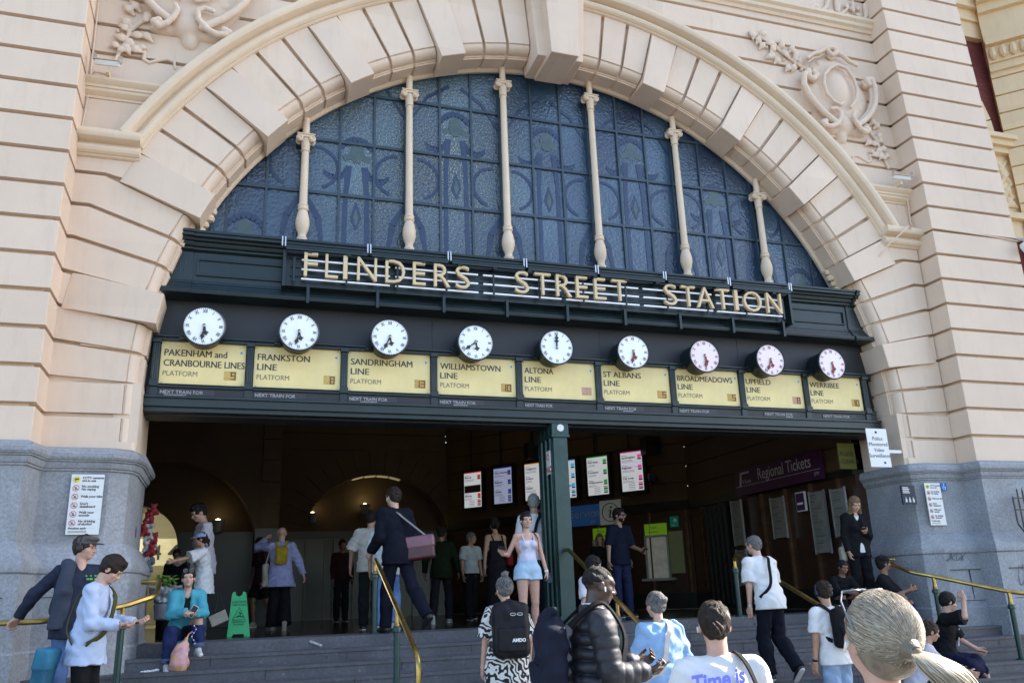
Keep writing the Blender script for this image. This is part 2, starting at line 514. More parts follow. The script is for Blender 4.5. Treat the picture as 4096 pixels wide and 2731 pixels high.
# core wall behind the facing blocks
core = MB()
arc = [P(6.4, a) for a in np.linspace(-90, 90, 61)]
outer = []
for a in np.linspace(-90, 90, 61):
    t = R(a); dx, dz = math.sin(t), math.cos(t)
    kx = 7.2 / abs(dx) if abs(dx) > 1e-6 else 1e9; kz = (12.6 - ZC) / dz if dz > 1e-6 else 1e9
    k = min(kx, kz); outer.append((XC + k * dx, ZC + k * dz))
for i in range(60):
    core.prism([arc[i], arc[i + 1], outer[i + 1], outer[i]], -.30, .55)
core.prism([(-7.12, 2.2), (-6.1, 2.2), (-6.32, ZC), (-7.12, ZC)], -.30, .55)
core.prism([(7.28, 2.2), (6.3, 2.2), (6.48, ZC), (7.28, ZC)], -.30, .55)
core.box((-5.95, -.36, 2.18), (-5.66, .9, 3.07)); core.box((5.82, -.36, 2.18), (6.1, .9, 3.07)); core.box((-6.9, -.345, 2.18), (-5.94, .4, 3.3)); core.box((6.09, -.345, 2.18), (7.1, .4, 3.3))
core.build('core_wall', CREAM, bld)
up_ = MB(); up_.box((-13, -.30, 12.55), (8.4, 4, 27)); up_.box((-13, -.86, 12.68), (-6.7, 4, 27)); up_.box((6.7, -.74, 12.68), (8.4, 4, 27)); up_.build('upper_storeys', CREAM, bld)

# spandrel courses above the arch
def circ_x(z, r):
    d = r * r - (z - ZC) ** 2
    return math.sqrt(d) if d > 0 else 0
sp = MB()
levels = [6.40, 6.95, 7.2] + [z for z in LV if z > 7.3] + [13.2]
for side in (-1, 1):
    for a, b in zip(levels[:-1], levels[1:]):
        if a == 6.95: continue
        za = a + (0 if a in (6.40, 7.2) else GAP); zb = b - (0 if b in (6.95, 7.2) else GAP)
        xo = -6.72 if side < 0 else 6.88
        pts = []
        for z in np.linspace(za, zb, 5):
            pts.append((XC + side * max(circ_x(z, 6.98), .0), z))
        poly = pts + [(xo, zb), (xo, za)]
        sp.prism(poly, -.365, -.29)
sp.build('spandrel_courses', CREAM, bld, bevel=.006)

# piers of stacked blocks
def pier(x0, x1, yf, yb, name='pier'):
    m = MB(); lv = [2.2] + LV
    def blk(a, b, e):              # the right pier leans in a little towards the top
        q = [0, 0] if x0 < 0 else [-.043 * max(0, a - 7), -.043 * max(0, b - 7)]
        m.loft([[(x0 + k + e * (x0 > 0), yf + e, z), (x1 + k - e, yf + e, z), (x1 + k - e, yb, z), (x0 + k + e * (x0 > 0), yb, z)] for z, k in ((a, q[0]), (b, q[1]))])
    blk(2.2, 7.0, .085); blk(7.0, 12.7, .085)
    for a, b in zip(lv[:-1], lv[1:]):
        blk(a + GAP * (a > 2.3), b - GAP, 0)
    return m.build(name, CREAM, bld, bevel=.008)
pier(-13.0, -6.69, -.92, -.2)
pier(6.87, 8.78, -.79, 1.6)

# arch blocks
RAISED = {4, 8, 12, 16, 20}
ring = MB()
ROLL = [(5.929, -.36), (5.929, -.384), (5.922, -.384), (5.925, -.375), (5.905, -.385), (5.875, -.38), (5.845, -.36), (5.82, -.33), (5.803, -.29), (5.797, -.25), (5.80, -.235), (5.775, -.235), (5.775, -.215), (5.75, -.215), (5.75, .13), (6.5, .13), (6.5, -.36)]
def wedge(mb, prof, a0, a1, n=3):
    rings = []
    for a in np.linspace(a0, a1, n + 1):
        rings.append([(P(r, a)[0], y, P(r, a)[1]) for r, y in prof])
    mb.loft(rings)
gth = math.degrees(GAP / 5.93) * 1.0
core_ring = [(5.775, -.19), (5.775, .12), (6.9, .12), (6.9, -.315), (5.95, -.315), (5.87, -.29)]
rings = [[(P(r, a)[0], y, P(r, a)[1]) for r, y in core_ring] for a in np.linspace(-90, 90, 91)]
ring.loft(rings)
for side in (-1, 1):
    for k in range(1, 23):
        a0, a1 = k * PT, (k + 1) * PT
        lo, hi = side * (a0 + gth), side * (a1 - gth)
        if k in RAISED:
            prof = [(6.80, -.406), (6.64, -.455), (5.69, -.485), (5.69, .10), (5.9, .10), (6.80, -.30)]
            rings = [[(P(r, a)[0], y, P(r, a)[1]) for r, y in prof] for a in (side * (a0 - gth * .2), side * (a0 + PT / 2), side * (a1 + gth * .2))]
            rb = MB(); rb.loft(rings); rb.build('raised_arch_block', CREAM, bld, bevel=.01)
        else:
            if k <= 22: wedge(ring, ROLL, lo, hi, 5)
            if k < 16:
                poly = [P(5.93, lo), P(5.93, (lo + hi) / 2), P(5.93, hi), P(6.84, hi), P(6.84, lo)]
                ring.prism(poly, -.402, -.28)
        if k >= 16 and k <= 22:
            # blocks that bend into level courses at the pier
            def line(kk, sgn):
                th = R(kk * PT); z0 = ZC + 5.93 * math.cos(th); x0 = 5.93 * math.sin(th)
                zl = 2.65 + .4555 * (24 - kk)
                n = Vector((math.sin(th), math.cos(th)))
                sl = n.y / n.x if n.x else 0
                xe = 6.77
                xb = x0 + (zl - z0) / sl if sl > .12 else xe
                xb = min(max(xb, 6.15), xe)
                off = GAP * sgn
                return (x0, z0 + off), (xb, (zl if xb < xe else max(zl, z0)) + off), (xe, zl + off)
            A = line(k, -1); B = line(k + 1, 1)
            x_in = 6.72 if k in (16, 20) else None
            pts = [A[0], A[1], A[2], B[2], B[1], B[0]]
            if k in (16, 20):
                pts = [(6.5, A[0][1] * .4 + A[1][1] * .6), A[1], A[2], B[2], B[1], (6.45, B[0][1])]
            if k == 16:
                pts = [(5.95, 6.08), (6.77, 6.08), (6.77, B[2][1]), B[1], (5.95, B[1][1] - .12)]
            pts = [(XC + side * x - (0 if side < 0 else 0), z) for x, z in pts]
            ring.prism(pts, -.397 if k in (16, 20) else -.40, -.28 if k in (16, 20) else -.29)
    # straight part below the springing
    zs = [3.07, 2.65, 2.33, 2.2]
    for i, (zt, zb) in enumerate(zip(zs[:-1], zs[1:])):
        e = GAP if i < 2 else 0
        pf = ROLL if i < 2 else [(5.80, -.40), (5.75, -.35), (5.75, .13), (6.5, .13), (6.5, -.36)]
        rr = [[(XC + side * r, y, z) for r, y in pf] for z in (zb + (e if i < 1 else 0), zt - e)]
        ring.loft(rr)
        ring.box((XC + side * (5.935 if i < 2 else 5.79), -.401, zb + (e if i < 1 else 0)), (XC + side * 6.78, -.28, zt - (e if i < 2 else 0)))
ring.build('arch_block_ring', CREAM, bld)

# keystone with narrow side wings
ks = MB()
for sg, (a, b, ri, yf) in enumerate(((-4.0, 4.0, 5.58, -.64), (-2.55, 2.35, 5.50, -.86))):
    top = 7.6
    t0, t1 = (a, b)
    poly = [P(ri, t0), P(ri, t1), P(top, t1), P(top, t0)]
    ks.prism(poly, yf, .02 if sg == 0 else -.05)
ks.build('keystone', CREAM, bld, bevel=.012)

# archivolt moulding and its level returns
ARV = [(6.80, -.36), (6.80, -.42), (6.815, -.445), (6.83, -.445), (6.835, -.47), (6.86, -.50), (6.895, -.515), (6.93, -.505), (6.955, -.475), (6.96, -.45), (6.985, -.45), (7.0, -.53), (7.02, -.575), (7.05, -.595), (7.085, -.60), (7.12, -.595), (7.125, -.56), (7.125, -.30), (6.80, -.30)]
av = MB()
for s_ in (-1, 1):
    a_end = 61.9
    av.loft([[(P(r, s_ * a)[0], y, P(r, s_ * a)[1]) for r, y in ARV] for a in np.linspace(2.2, a_end, 60)], smooth=False)
    # return: same profile swept level to the pier
    px, pz = P(6.80, s_ * a_end)
    x1 = -6.72 if s_ < 0 else 6.90
    prof = [(y, 6.06 + (r - 6.80) * 1.03) for r, y in ARV]
    x0 = XC + s_ * 6.02
    av.loft([[(x0 + s_ * (z - 6.06) * .52 * 0, y, z) for y, z in prof], [(x1, y, z) for y, z in prof]])
    # upper string course
    prof2 = [(-.34, 6.95), (-.38, 6.95), (-.385, 6.98), (-.42, 7.0), (-.45, 7.03), (-.45, 7.07), (-.47, 7.075), (-.47, 7.11), (-.50, 7.13), (-.53, 7.17), (-.53, 7.20), (-.34, 7.21)]
    xi = XC + s_ * circ_x(7.1, 7.05)
    av.loft([[(xi, y, z) for y, z in prof2], [(x1, y, z) for y, z in prof2]])
# string course high on the right, sloping out of view
prof3 = [(-.34, 10.55), (-.40, 10.55), (-.42, 10.60), (-.47, 10.63), (-.47, 10.70), (-.52, 10.74), (-.52, 10.80), (-.34, 10.82)]
av.loft([[(2.2, y, z) for y, z in prof3], [(6.80, y, z) for y, z in prof3]])
av.build('archivolt_moulding', CREAM2, bld)

# ---------------- granite bases
def offs(poly, d):
    out = []; n = len(poly)
    for i in range(n):
        p0, p1, p2 = Vector(poly[i - 1]), Vector(poly[i]), Vector(poly[(i + 1) % n])
        e1 = (p1 - p0).normalized(); e2 = (p2 - p1).normalized()
        n1 = Vector((e1.y, -e1.x)); n2 = Vector((e2.y, -e2.x))
        b = (n1 + n2); b = b / max(.3, b.dot(n1)) if b.length > 1e-6 else n1
        q = p1 + b * d; out.append((q.x, q.y))
    return out
PROF = [(.17, -1.4), (.17, .0), (.15, .02), (.13, .56), (.13, .80), (.15, .815), (.155, .85), (.15, .90), (.12, .96), (.08, 1.02), (.05, 1.08), (.02, 1.12), (.005, 1.13), (.0, 1.14), (.0, 1.955), (.02, 1.958), (.02, 1.98), (.035, 1.985), (.05, 2.02), (.055, 2.055), (.075, 2.06), (.075, 2.075), (.09, 2.08), (.105, 2.11), (.105, 2.155), (.095, 2.16), (.085, 2.20), (.0, 2.235)]
planL = [(-13.0, -.97), (-6.70, -.97), (-6.62, -.55), (-5.90, -.52), (-5.70, -.40), (-5.64, -.2), (-5.64, .95), (-13.0, .95)]
def mir(p): return [(.16 - x + .06 * 0, y) for x, y in p][::-1]
planR = [(8.86, -.86), (8.86, 1.6), (5.80, .95), (5.80, -.2), (5.86, -.40), (6.06, -.50), (6.80, -.50), (6.84, -.84)]
def granite(plan, name, cw=True):
    m = MB(); rg = []
    for d, z in PROF:
        rg.append([(x, y, z) for x, y in offs(plan, d)])
    m.loft(rg)
    # open joints
    return m.build(name, GRANITE, bld, bevel=.004)
granite(planL, 'granite_base')
area = sum(planR[i - 1][0] * planR[i][1] - planR[i][0] * planR[i - 1][1] for i in range(len(planR)))
granite(planR if area > 0 else planR[::-1], 'granite_base')
jm = MB(); jmat = mat('joint_mortar', (.05, .05, .055), rough=.9, var=0)
for x in (-6.28,): jm.box((x, -.68, .02), (x + .008, -.64, .80)); jm.box((x + .45, -.553, 1.14), (x + .457, -.53, 1.9)) if 0 else None
for (xa, xb, y0, z) in ((-6.55, -5.9, -.676, .56), (-6.55, -5.9, -.676, .12), (-11, -6.72, -1.122, .56), (-11, -6.72, -1.122, .12), (6.1, 6.8, -.652, .56), (6.9, 8.8, -.992, .56), (6.1, 6.8, -.652, .10), (6.9, 8.8, -.992, .12)):
    jm.box((xa, y0, z - .004), (xb, y0 + .03, z + .004))
for (x, y0, z0, z1) in ((-7.6, -1.122, .12, .56), (7.7, -.992, .12, .56), (6.45, -.652, .12, .56)):
    jm.box((x, y0, z0), (x + .008, y0 + .03, z1))
jm.build('stone_joint', jmat, bld)

# ---------------- the great window
win = MB()
GZ = 5.22
glass = [(XC + 5.82 * math.sin(R(a)), .20, ZC + 5.82 * math.cos(R(a))) for a in np.linspace(-68.5, 68.5, 60)]
gm = bpy.data.materials.new('stained_window_glass'); gm.use_nodes = True
n = gm.node_tree; b = n.nodes['Principled BSDF']
b.inputs['Roughness'].default_value = .10; b.inputs['Specular IOR Level'].default_value = .6; b.inputs['IOR'].default_value = 1.62
tc = n.nodes.new('ShaderNodeTexCoord')
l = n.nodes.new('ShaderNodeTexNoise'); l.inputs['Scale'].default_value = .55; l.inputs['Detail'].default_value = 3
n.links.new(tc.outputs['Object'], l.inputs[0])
r1 = ramp_mix(n, l.outputs['Fac'], (.023, .050, .098), (.048, .098, .165), .4, .62)  # blue of the reflected sky put into the glass colour
vz = n.nodes.new('ShaderNodeTexVoronoi'); vz.inputs['Scale'].default_value = 20; n.links.new(tc.outputs['Object'], vz.inputs[0])
l2 = n.nodes.new('ShaderNodeTexNoise'); l2.inputs['Scale'].default_value = 45; l2.inputs['Detail'].default_value = 2; n.links.new(tc.outputs['Object'], l2.inputs[0])
r2 = ramp_mix(n, l2.outputs['Fac'], (0, 0, 0), (1, 1, 1), .53, .60)
# amber glints of the lit interior painted into the middle left panes only
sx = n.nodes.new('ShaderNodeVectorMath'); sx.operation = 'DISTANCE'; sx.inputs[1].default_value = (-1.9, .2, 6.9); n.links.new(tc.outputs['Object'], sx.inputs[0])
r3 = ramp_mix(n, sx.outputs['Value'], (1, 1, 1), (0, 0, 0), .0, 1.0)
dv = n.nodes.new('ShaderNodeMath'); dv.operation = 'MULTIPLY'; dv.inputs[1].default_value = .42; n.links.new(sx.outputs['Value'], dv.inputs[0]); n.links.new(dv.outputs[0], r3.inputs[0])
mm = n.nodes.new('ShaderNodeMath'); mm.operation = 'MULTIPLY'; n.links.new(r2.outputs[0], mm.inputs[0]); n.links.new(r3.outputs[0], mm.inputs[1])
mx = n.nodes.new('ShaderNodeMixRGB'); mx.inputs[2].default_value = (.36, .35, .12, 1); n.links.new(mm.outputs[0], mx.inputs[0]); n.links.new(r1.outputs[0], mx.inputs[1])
# every pane was cut from its own sheet of glass
sn = n.nodes.new('ShaderNodeVectorMath'); sn.operation = 'SNAP'; sn.inputs[1].default_value = (.5167, 5, .88)
ad = n.nodes.new('ShaderNodeVectorMath'); ad.operation = 'ADD'; ad.inputs[1].default_value = (3.79, 0, -.04)
wn = n.nodes.new('ShaderNodeTexWhiteNoise'); wn.noise_dimensions = '3D'
n.links.new(tc.outputs['Object'], ad.inputs[0]); n.links.new(ad.outputs[0], sn.inputs[0]); n.links.new(sn.outputs[0], wn.inputs[0])
rw = ramp_mix(n, wn.outputs['Value'], (.62, .60, .66), (1.25, 1.2, 1.1), 0, 1)
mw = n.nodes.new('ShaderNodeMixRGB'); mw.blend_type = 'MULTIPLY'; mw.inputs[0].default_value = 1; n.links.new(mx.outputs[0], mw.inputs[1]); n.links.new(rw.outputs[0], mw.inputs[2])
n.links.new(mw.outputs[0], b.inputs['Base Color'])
ns = n.nodes.new('ShaderNodeTexNoise'); ns.inputs['Scale'].default_value = 22; ns.inputs['Detail'].default_value = 3; n.links.new(tc.outputs['Object'], ns.inputs[0])
bp = n.nodes.new('ShaderNodeBump'); bp.inputs['Strength'].default_value = 1.0; bp.inputs['Distance'].default_value = .015
n.links.new(ns.outputs['Fac'], bp.inputs['Height']); n.links.new(bp.outputs[0], b.inputs['Normal'])
aw = MB()
aw.loft([[(XC + r * math.sin(R(a)), y, ZC + r * math.cos(R(a))) for r, y in ((5.80, .04), (5.745, .06), (5.715, .10), (5.72, .15), (5.78, .19), (5.9, .19), (5.9, .04))] for a in np.linspace(-68.5, 68.5, 80)], smooth=False)
arch_frame = aw.build('arch_window', CREAM2, bld)
def sub(mb, name, m, par=None, **k):
    return mb.build(name, m, par or arch_frame, local=True, **k)   # building sits at the origin: world = local
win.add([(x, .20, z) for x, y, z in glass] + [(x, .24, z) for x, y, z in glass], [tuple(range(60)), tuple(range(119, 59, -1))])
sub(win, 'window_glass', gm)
bar = MB(); LEAD = mat('blue_grey_window_bar', (.035, .06, .085), rough=.4, var=.15)
for i in range(22):
    x = -3.79 - 1.55 + i * .5167
    if abs(x - XC) > 5.5: continue
    hgt = circ_x(0 + ZC, 0) if 0 else math.sqrt(max(0, 5.8 ** 2 - (x - XC) ** 2)) + ZC
    if (i % 3) != 0: bar.box((x - .017, .165, 5.1), (x + .017, .215, hgt))
    else: bar.box((x - .055, .155, 5.1), (x - .03, .215, hgt)); bar.box((x + .03, .155, 5.1), (x + .055, .215, hgt))
for z in (6.2, 7.08, 7.96):
    hw = math.sqrt(5.8 ** 2 - (z - ZC) ** 2)
    bar.box((XC - hw, .168, z - .022), (XC + hw, .212, z + .022))
sub(bar, 'glazing_bars', LEAD)
# art nouveau pattern leaded into the panes
PURP = mat('purple_leaded_glass', (.030, .050, .105), rough=.25, var=.2, bump=.5, bscale=30, spec=.5)
PLIM = mat('amber_leaded_glass', (.075, .11, .11), rough=.2, var=.2, bump=.5, bscale=30, spec=.5)
SK = [0]
def stroke(pts, wds, mi=0, y=.196):
    n_ = len(pts); SK[0] += 1; y = y - .0004 * (SK[0] % 17)
    for i in range(n_ - 1):
        a, b_ = Vector(pts[i]), Vector(pts[i + 1]); d = (b_ - a).normalized(); q = Vector((-d.y, d.x))
        w0 = wds[i] if hasattr(wds, '__len__') else wds; w1 = wds[i + 1] if hasattr(wds, '__len__') else wds
        P4 = [a - q * w0, b_ - q * w1, b_ + q * w1, a + q * w0]
        if all((p.x - XC) ** 2 + (p.y - ZC) ** 2 < 5.74 ** 2 and p.y > 5.25 for p in P4):
            mo.add([(p.x, y, p.y) for p in P4] + [(p.x, y + .0035, p.y) for p in P4], [(0, 1, 2, 3), (7, 6, 5, 4), (0, 4, 5, 1), (2, 6, 7, 3)], mi)
def arcp(cx, cz, r, a0, a1, n_=12): return [(cx + r * math.cos(R(a)), cz + r * math.sin(R(a))) for a in np.linspace(a0, a1, n_)]
for i in range(7):
    mo = MB(); cx = -3.79 - .775 + 1.55 * i + 0; d = abs(cx - XC)
    ztop = ZC + math.sqrt(5.8 ** 2 - d * d)
    zf = min(ztop - 1.05, 8.05) if i != 3 else 7.55
    for s_ in (-1, 1):
        stroke([(cx + s_ * .17, 5.3), (cx + s_ * .16, zf - .75)], .035)
        stroke(arcp(cx + s_ * .33, zf - .25, .17, 180 if s_ > 0 else 0, 340 if s_ > 0 else -160, 9), [.03, .035, .04, .045, .05, .05, .045, .03, .01])
        stroke([(cx + s_ * .16, zf - .75), (cx + s_ * .12, zf - .2)], [.035, .05])
        stroke(arcp(cx + s_ * .62, 6.62, .34, 90 if s_ < 0 else 90, 250 if s_ > 0 else -70, 12), .026)
        stroke([(cx + s_ * .75, 7.6), (cx + s_ * .45, 8.1), (cx + s_ * .1, 8.35)], [.01, .028, .03])
        stroke([(cx + s_ * .76, 6.2), (cx + s_ * .55, 5.8), (cx + s_ * .47, 5.3)], [.02, .05, .02])
    stroke([(cx, zf - .14), (cx, zf), (cx, zf + .14), (cx, zf + .2)], [.05, .115, .09, .01], 1)
    stroke(arcp(cx, zf + .02, .235, 15, 165, 9), [.02, .04, .05, .05, .05, .05, .05, .04, .02])
    stroke([(cx - .2, zf - .08), (cx - .09, zf - .04)], .05, 1); stroke([(cx + .09, zf - .04), (cx + .2, zf - .08)], .05, 1)
    stroke([(cx, zf - 1.25), (cx, zf - 1.05), (cx, zf - .8)], [.005, .085, .01])
    stroke([(cx, zf - 1.18), (cx, zf - 1.05), (cx, zf - .9)], [.005, .04, .005], 1, .193)
    if mo.v: sub(mo, 'leaded_motif', [PURP, PLIM])
# seven-bay colonnettes
def colonnette(x, zb, zt):
    m = MB()
    n_ = 18; y = .04
    m.lathe([(.058, zb + .70), (.056, zb + 1.0), (.05, zt + .02)], (x, y, 0), n=n_)
    o = sub(m, 'window_column', CREAM2, bld)
    m = MB()
    m.lathe([(.085, zb), (.09, zb + .02), (.09, zb + .06), (.065, zb + .075), (.06, zb + .11), (.075, zb + .13), (.078, zb + .17), (.06, zb + .19), (.058, zb + .22), (.062, zb + .25),
             (.085, zb + .30), (.10, zb + .38), (.098, zb + .45), (.08, zb + .54), (.065, zb + .585), (.06, zb + .60), (.075, zb + .61), (.08, zb + .63), (.07, zb + .65), (.07, zb + .66), (.078, zb + .675), (.07, zb + .695), (.058, zb + .70)], (x, y, 0), n=n_)
    sub(m, 'baluster_foot', CREAM2, o)
    m = MB(); zc = zt - .36
    m.lathe([(.058, zc - .17), (.066, zc - .165), (.066, zc - .15), (.06, zc - .145), (.066, zc - .02), (.075, zc), (.06, zc + .02), (.058, zc + .04)], (x, y, 0), n=n_)
    for s_ in (-1, 1):
        m.lathe([(.012, -.075), (.05, -.07), (.054, -.05), (.04, -.03), (.04, .03), (.054, .05), (.05, .07), (.012, .075)], (x + s_ * .09, y, zc + .03), axis='y', n=14)
        m.tube([(x + s_ * .09 + .03 * math.cos(t), y - .078, zc + .03 + .03 * math.sin(t)) for t in np.linspace(0, 5, 10)], .009, n=6)
    m.box((x - .115, y - .07, zc + .05), (x + .115, y + .07, zc + .085)); m.box((x - .13, y - .085, zc + .085), (x + .13, y + .085, zc + .10))
    sub(m, 'capital', CREAM2, o)
for i in range(6):
    x = -3.79 + 1.55 * i
    zt = ZC + math.sqrt(5.74 ** 2 - (x - XC) ** 2)
    colonnette(x, 5.21, zt)
# half consoles where the frame meets the arch
for s_ in (-1, 1):
    m = MB()
    for (r_, z, q) in ((.09, 5.30, .07), (.06, 5.42, .05), (.08, 5.52, .06), (.05, 5.63, .05)):
        m.lathe([(0.01, -q), (r_ * .8, -q * .7), (r_, 0), (r_ * .8, q * .7), (.01, q)], (XC + s_ * (math.sqrt(5.72 ** 2 - (z - ZC) ** 2) - .03), -.02, z), n=12)
    sub(m, 'frame_console', CREAM2, arch_frame)

# ---------------- dark green entablature
en = MB()
def run(mb, prof, x0, x1, mi=0):
    mb.loft([[(x0, y, z) for y, z in prof], [(x1, y, z) for y, z in prof]], mi)
CORN = [(.15, 4.98), (-.12, 4.98), (-.15, 5.00), (-.15, 5.025), (-.18, 5.035), (-.20, 5.065), (-.20, 5.085), (-.24, 5.09), (-.26, 5.12), (-.30, 5.135), (-.30, 5.17), (-.32, 5.18), (-.32, 5.215), (.15, 5.22)]
BASE = [(.15, 4.33), (-.20, 4.33), (-.24, 4.345), (-.25, 4.38), (-.245, 4.405), (-.22, 4.42), (-.19, 4.43), (-.18, 4.46), (-.16, 4.47), (-.15, 4.50), (-.13, 4.52), (-.12, 4.56), (.15, 4.58)]
run(en, CORN, -5.48, 5.62); run(en, BASE, -5.64, 5.80)
en.box((-5.6, -.10, 4.56), (5.75, .15, 4.99))
for (xa, xb) in ((-5.15, -3.98), (4.10, 5.28)):      # panel mouldings on the ends
    for q in ((xa, 4.64, xb, 4.665), (xa, 4.86, xb, 4.885), (xa, 4.64, xa + .025, 4.885), (xb - .025, 4.64, xb, 4.885)):
        en.box((q[0], -.125 if q[2] - q[0] > .1 else -.128, q[1]), (q[2], -.09, q[3]))
for x in (-5.42, -5.36, -5.30, 5.42, 5.48, 5.54):
    en.tube([(x, -.105, 4.66), (x, -.105, 4.86)], .016, n=8)
for (xa, xb) in ((-5.55, -5.2), (5.34, 5.7)):
    run(en, [(y - .025, z - .003) for y, z in CORN], xa + .1, xb); run(en, [(y - .025, z - .003) for y, z in BASE], xa, xb)
    en.box((xa, -.118, 4.56), (xb, .1, 4.985))
en.box((-5.7, .06, 3.72), (5.85, .16, 4.34), 1)       # recessed clock panel
for x in (-1.9, .75, 3.2): en.box((x, .055, 3.74), (x + .012, .07, 4.34), 0)
# sign frame: rails and fluted mullions
en.box((-5.62, -.06, 3.735), (5.70, .12, 3.79)); en.box((-5.62, -.10, 3.775), (5.70, .12, 3.80))
en.box((-5.62, -.05, 3.115), (5.70, .12, 3.15)); en.box((-5.62, -.07, 3.145), (5.70, .12, 3.158))
en.box((-5.64, -.02, 2.995), (5.72, .12, 3.12), 1)
en.box((-5.66, -.10, 2.965), (5.74, .14, 3.0)); en.box((-5.66, -.07, 2.86), (5.74, .14, 2.97)); en.box((-5.66, -.02, 2.80), (5.74, .30, 2.87))
en.box((-5.7, .14, 2.78), (5.8, .52, 5.3), 1)
BAYX = [(-5.511, -4.451), (-4.349, -3.203), (-3.110, -1.944), (-1.845, -.665), (-.572, .600), (.695, 1.862), (1.955, 3.101), (3.198, 4.318), (4.416, 5.486)]
edges = [-5.56] + [(BAYX[i][1] + BAYX[i + 1][0]) / 2 for i in range(8)] + [5.545]
for x in edges:
    en.box((x - .046, -.055, 3.155), (x + .046, .08, 3.74))
    for q in (-.025, 0, .025): en.tube([(x + q, -.055, 3.22), (x + q, -.055, 3.68)], .008, n=6)
    en.box((x - .055, -.075, 3.12), (x + .055, .08, 3.20)); en.box((x - .058, -.085, 3.70), (x + .058, .08, 3.76)); en.box((x - .05, -.04, 2.99), (x + .05, .08, 3.12))
en.build('entablature', [GREENP, BACKP], bld, bevel=.004)

# ---------------- iron post on the centre line
pm = MB()
pm.box((-.12, .0, .10), (.10, .035, 2.79)); pm.box((-.12, .62, .10), (.10, .66, 2.79))
pm.box((-.05, .03, .10), (.03, .63, 2.79), 1)
for y in (.12, .30, .48): pm.tube([(-.115, y, .1), (-.115, y, 2.79)], .035, n=10)
pm.box((-.13, .035, .1), (-.118, .085, 2.79)); pm.box((-.13, .57, .1), (-.118, .62, 2.79))
for z in np.arange(.3, 2.7, .14):
    for y in (.06, .595): pm.lathe([(.0, -.012), (.012, -.008), (.012, 0)], (-.13, y, z), axis='x', n=8)
pm.box((-.155, -.03, 0), (.135, .70, .06)); pm.box((-.14, -.018, .06), (.12, .68, .12))
pm.box((-.15, -.03, 2.60), (.13, .70, 2.64)); pm.box((-.14, -.02, 2.64), (.12, .68, 2.80))
post = empty('iron_post', (-.01, .3, 0), label='green painted iron post holding up the beam in the middle of the opening', cat='post')
pm.build('shaft', [POSTG, GREENP], post, bevel=.004)
m = MB(); m.lathe([(.0, -.012), (.052, -.01), (.055, 0)], (-.005, -.02, 2.735), axis='y', n=20); m.build('round_badge', WHITE, post)
m = MB(); m.box((-.137, .09, 2.08), (-.151, .24, 2.42), 0)
put_text(m, 'NO', .13, (-.1525, .235, 2.10), (0, -1, 0), (0, 0, 1), 1, bold=.004)
m.tube([(-.152, .165 + .042 * math.cos(t), 2.33 + .042 * math.sin(t)) for t in np.linspace(0, 2 * math.pi, 20)], .006, mi=1, n=6)
m.build('small_notice', [WHITE, mat('sign_red', (.5, .03, .04), var=0)], post)

# ================================================================== RELIEF ORNAMENT
def relief(name, segs, leaves, berries, lo, hi, mirror=False, dz=0.0, body=None, h=.0125, y0=-.35):
    f = (lambda p: (.16 - p[0], p[1] + dz)) if mirror else (lambda p: (p[0], p[1] + dz))
    a, b = f(lo), f(hi)
    v = Vol((min(a[0], b[0]), y0 - .34, min(a[1], b[1])), (max(a[0], b[0]), y0 + .02, max(a[1], b[1])), h)
    def pt(p, y): q = f(p); return (q[0], y, q[1])
    if body:
        for c, r in body: v.ell(pt(c, y0 + .03), (r[0], r[2], r[1]), k=.04)
    for pts, r0, r1, yy in segs:
        n_ = len(pts)
        for i in range(n_ - 1):
            t0, t1 = i / (n_ - 1), (i + 1) / (n_ - 1)
            v.cap(pt(pts[i], y0 + yy), pt(pts[i + 1], y0 + yy), r0 + (r1 - r0) * t0, r0 + (r1 - r0) * t1, k=.006)
    for c, base, ln, wd in leaves:
        c = np.array(f(c)); bs = np.array(f(base)); d = c - bs; d /= np.linalg.norm(d) + 1e-9
        Rm = np.array([(d[0], 0, d[1]), (0, 1, 0), (-d[1], 0, d[0])]).T
        tip = c + d * ln
        v.cap((c[0] - d[0] * ln * .7, y0 - .04, c[1] - d[1] * ln * .7), (c[0], y0 - .075, c[1]), wd * .45, wd, k=.008, sq=((0, 1, 0), .45))
        v.cap((c[0], y0 - .075, c[1]), (tip[0], y0 - .05, tip[1]), wd, .006, k=.008, sq=((0, 1, 0), .45))
    for c, r in berries: v.ell(pt(c, y0 - r * .9), (r, r, r), k=.006)
    return vol_object(name, [v], CREAM, bld)
OV_L = [(5.62, 9.57), (5.46, 9.48), (5.32, 9.32), (5.27, 9.11), (5.31, 8.9), (5.44, 8.77), (5.57, 8.73), (5.64, 8.78)]
OV_R = [(5.62, 9.58), (5.85, 9.53), (5.96, 9.34), (6.0, 9.1), (5.94, 8.89), (5.79, 8.71)]
SC_L = [(5.1, 9.34), (5.16, 9.29), (5.07, 9.19), (4.99, 9.22), (4.99, 9.35), (4.88, 9.24), (4.85, 9.04), (4.93, 8.84), (5.06, 8.66), (5.21, 8.51), (5.37, 8.39), (5.46, 8.33)]
SC_R = [(6.32, 9.29), (6.27, 9.38), (6.4, 9.42), (6.44, 9.25), (6.42, 9.06), (6.37, 8.87), (6.25, 8.68), (6.06, 8.49), (5.9, 8.38)]
BO_L = [(5.34, 8.6), (5.46, 8.63), (5.54, 8.56), (5.52, 8.43), (5.4, 8.29), (5.26, 8.23), (5.15, 8.24), (5.1, 8.29), (5.17, 8.32)]
BO_R = [(5.84, 8.61), (5.8, 8.52), (5.85, 8.39), (5.93, 8.28), (6.03, 8.22), (6.09, 8.28), (6.03, 8.31)]
TO_L = [(5.01, 9.62), (5.14, 9.73), (5.29, 9.79), (5.44, 9.9), (5.59, 9.95), (5.67, 9.92), (5.66, 9.83), (5.56, 9.78), (5.5, 9.84)]
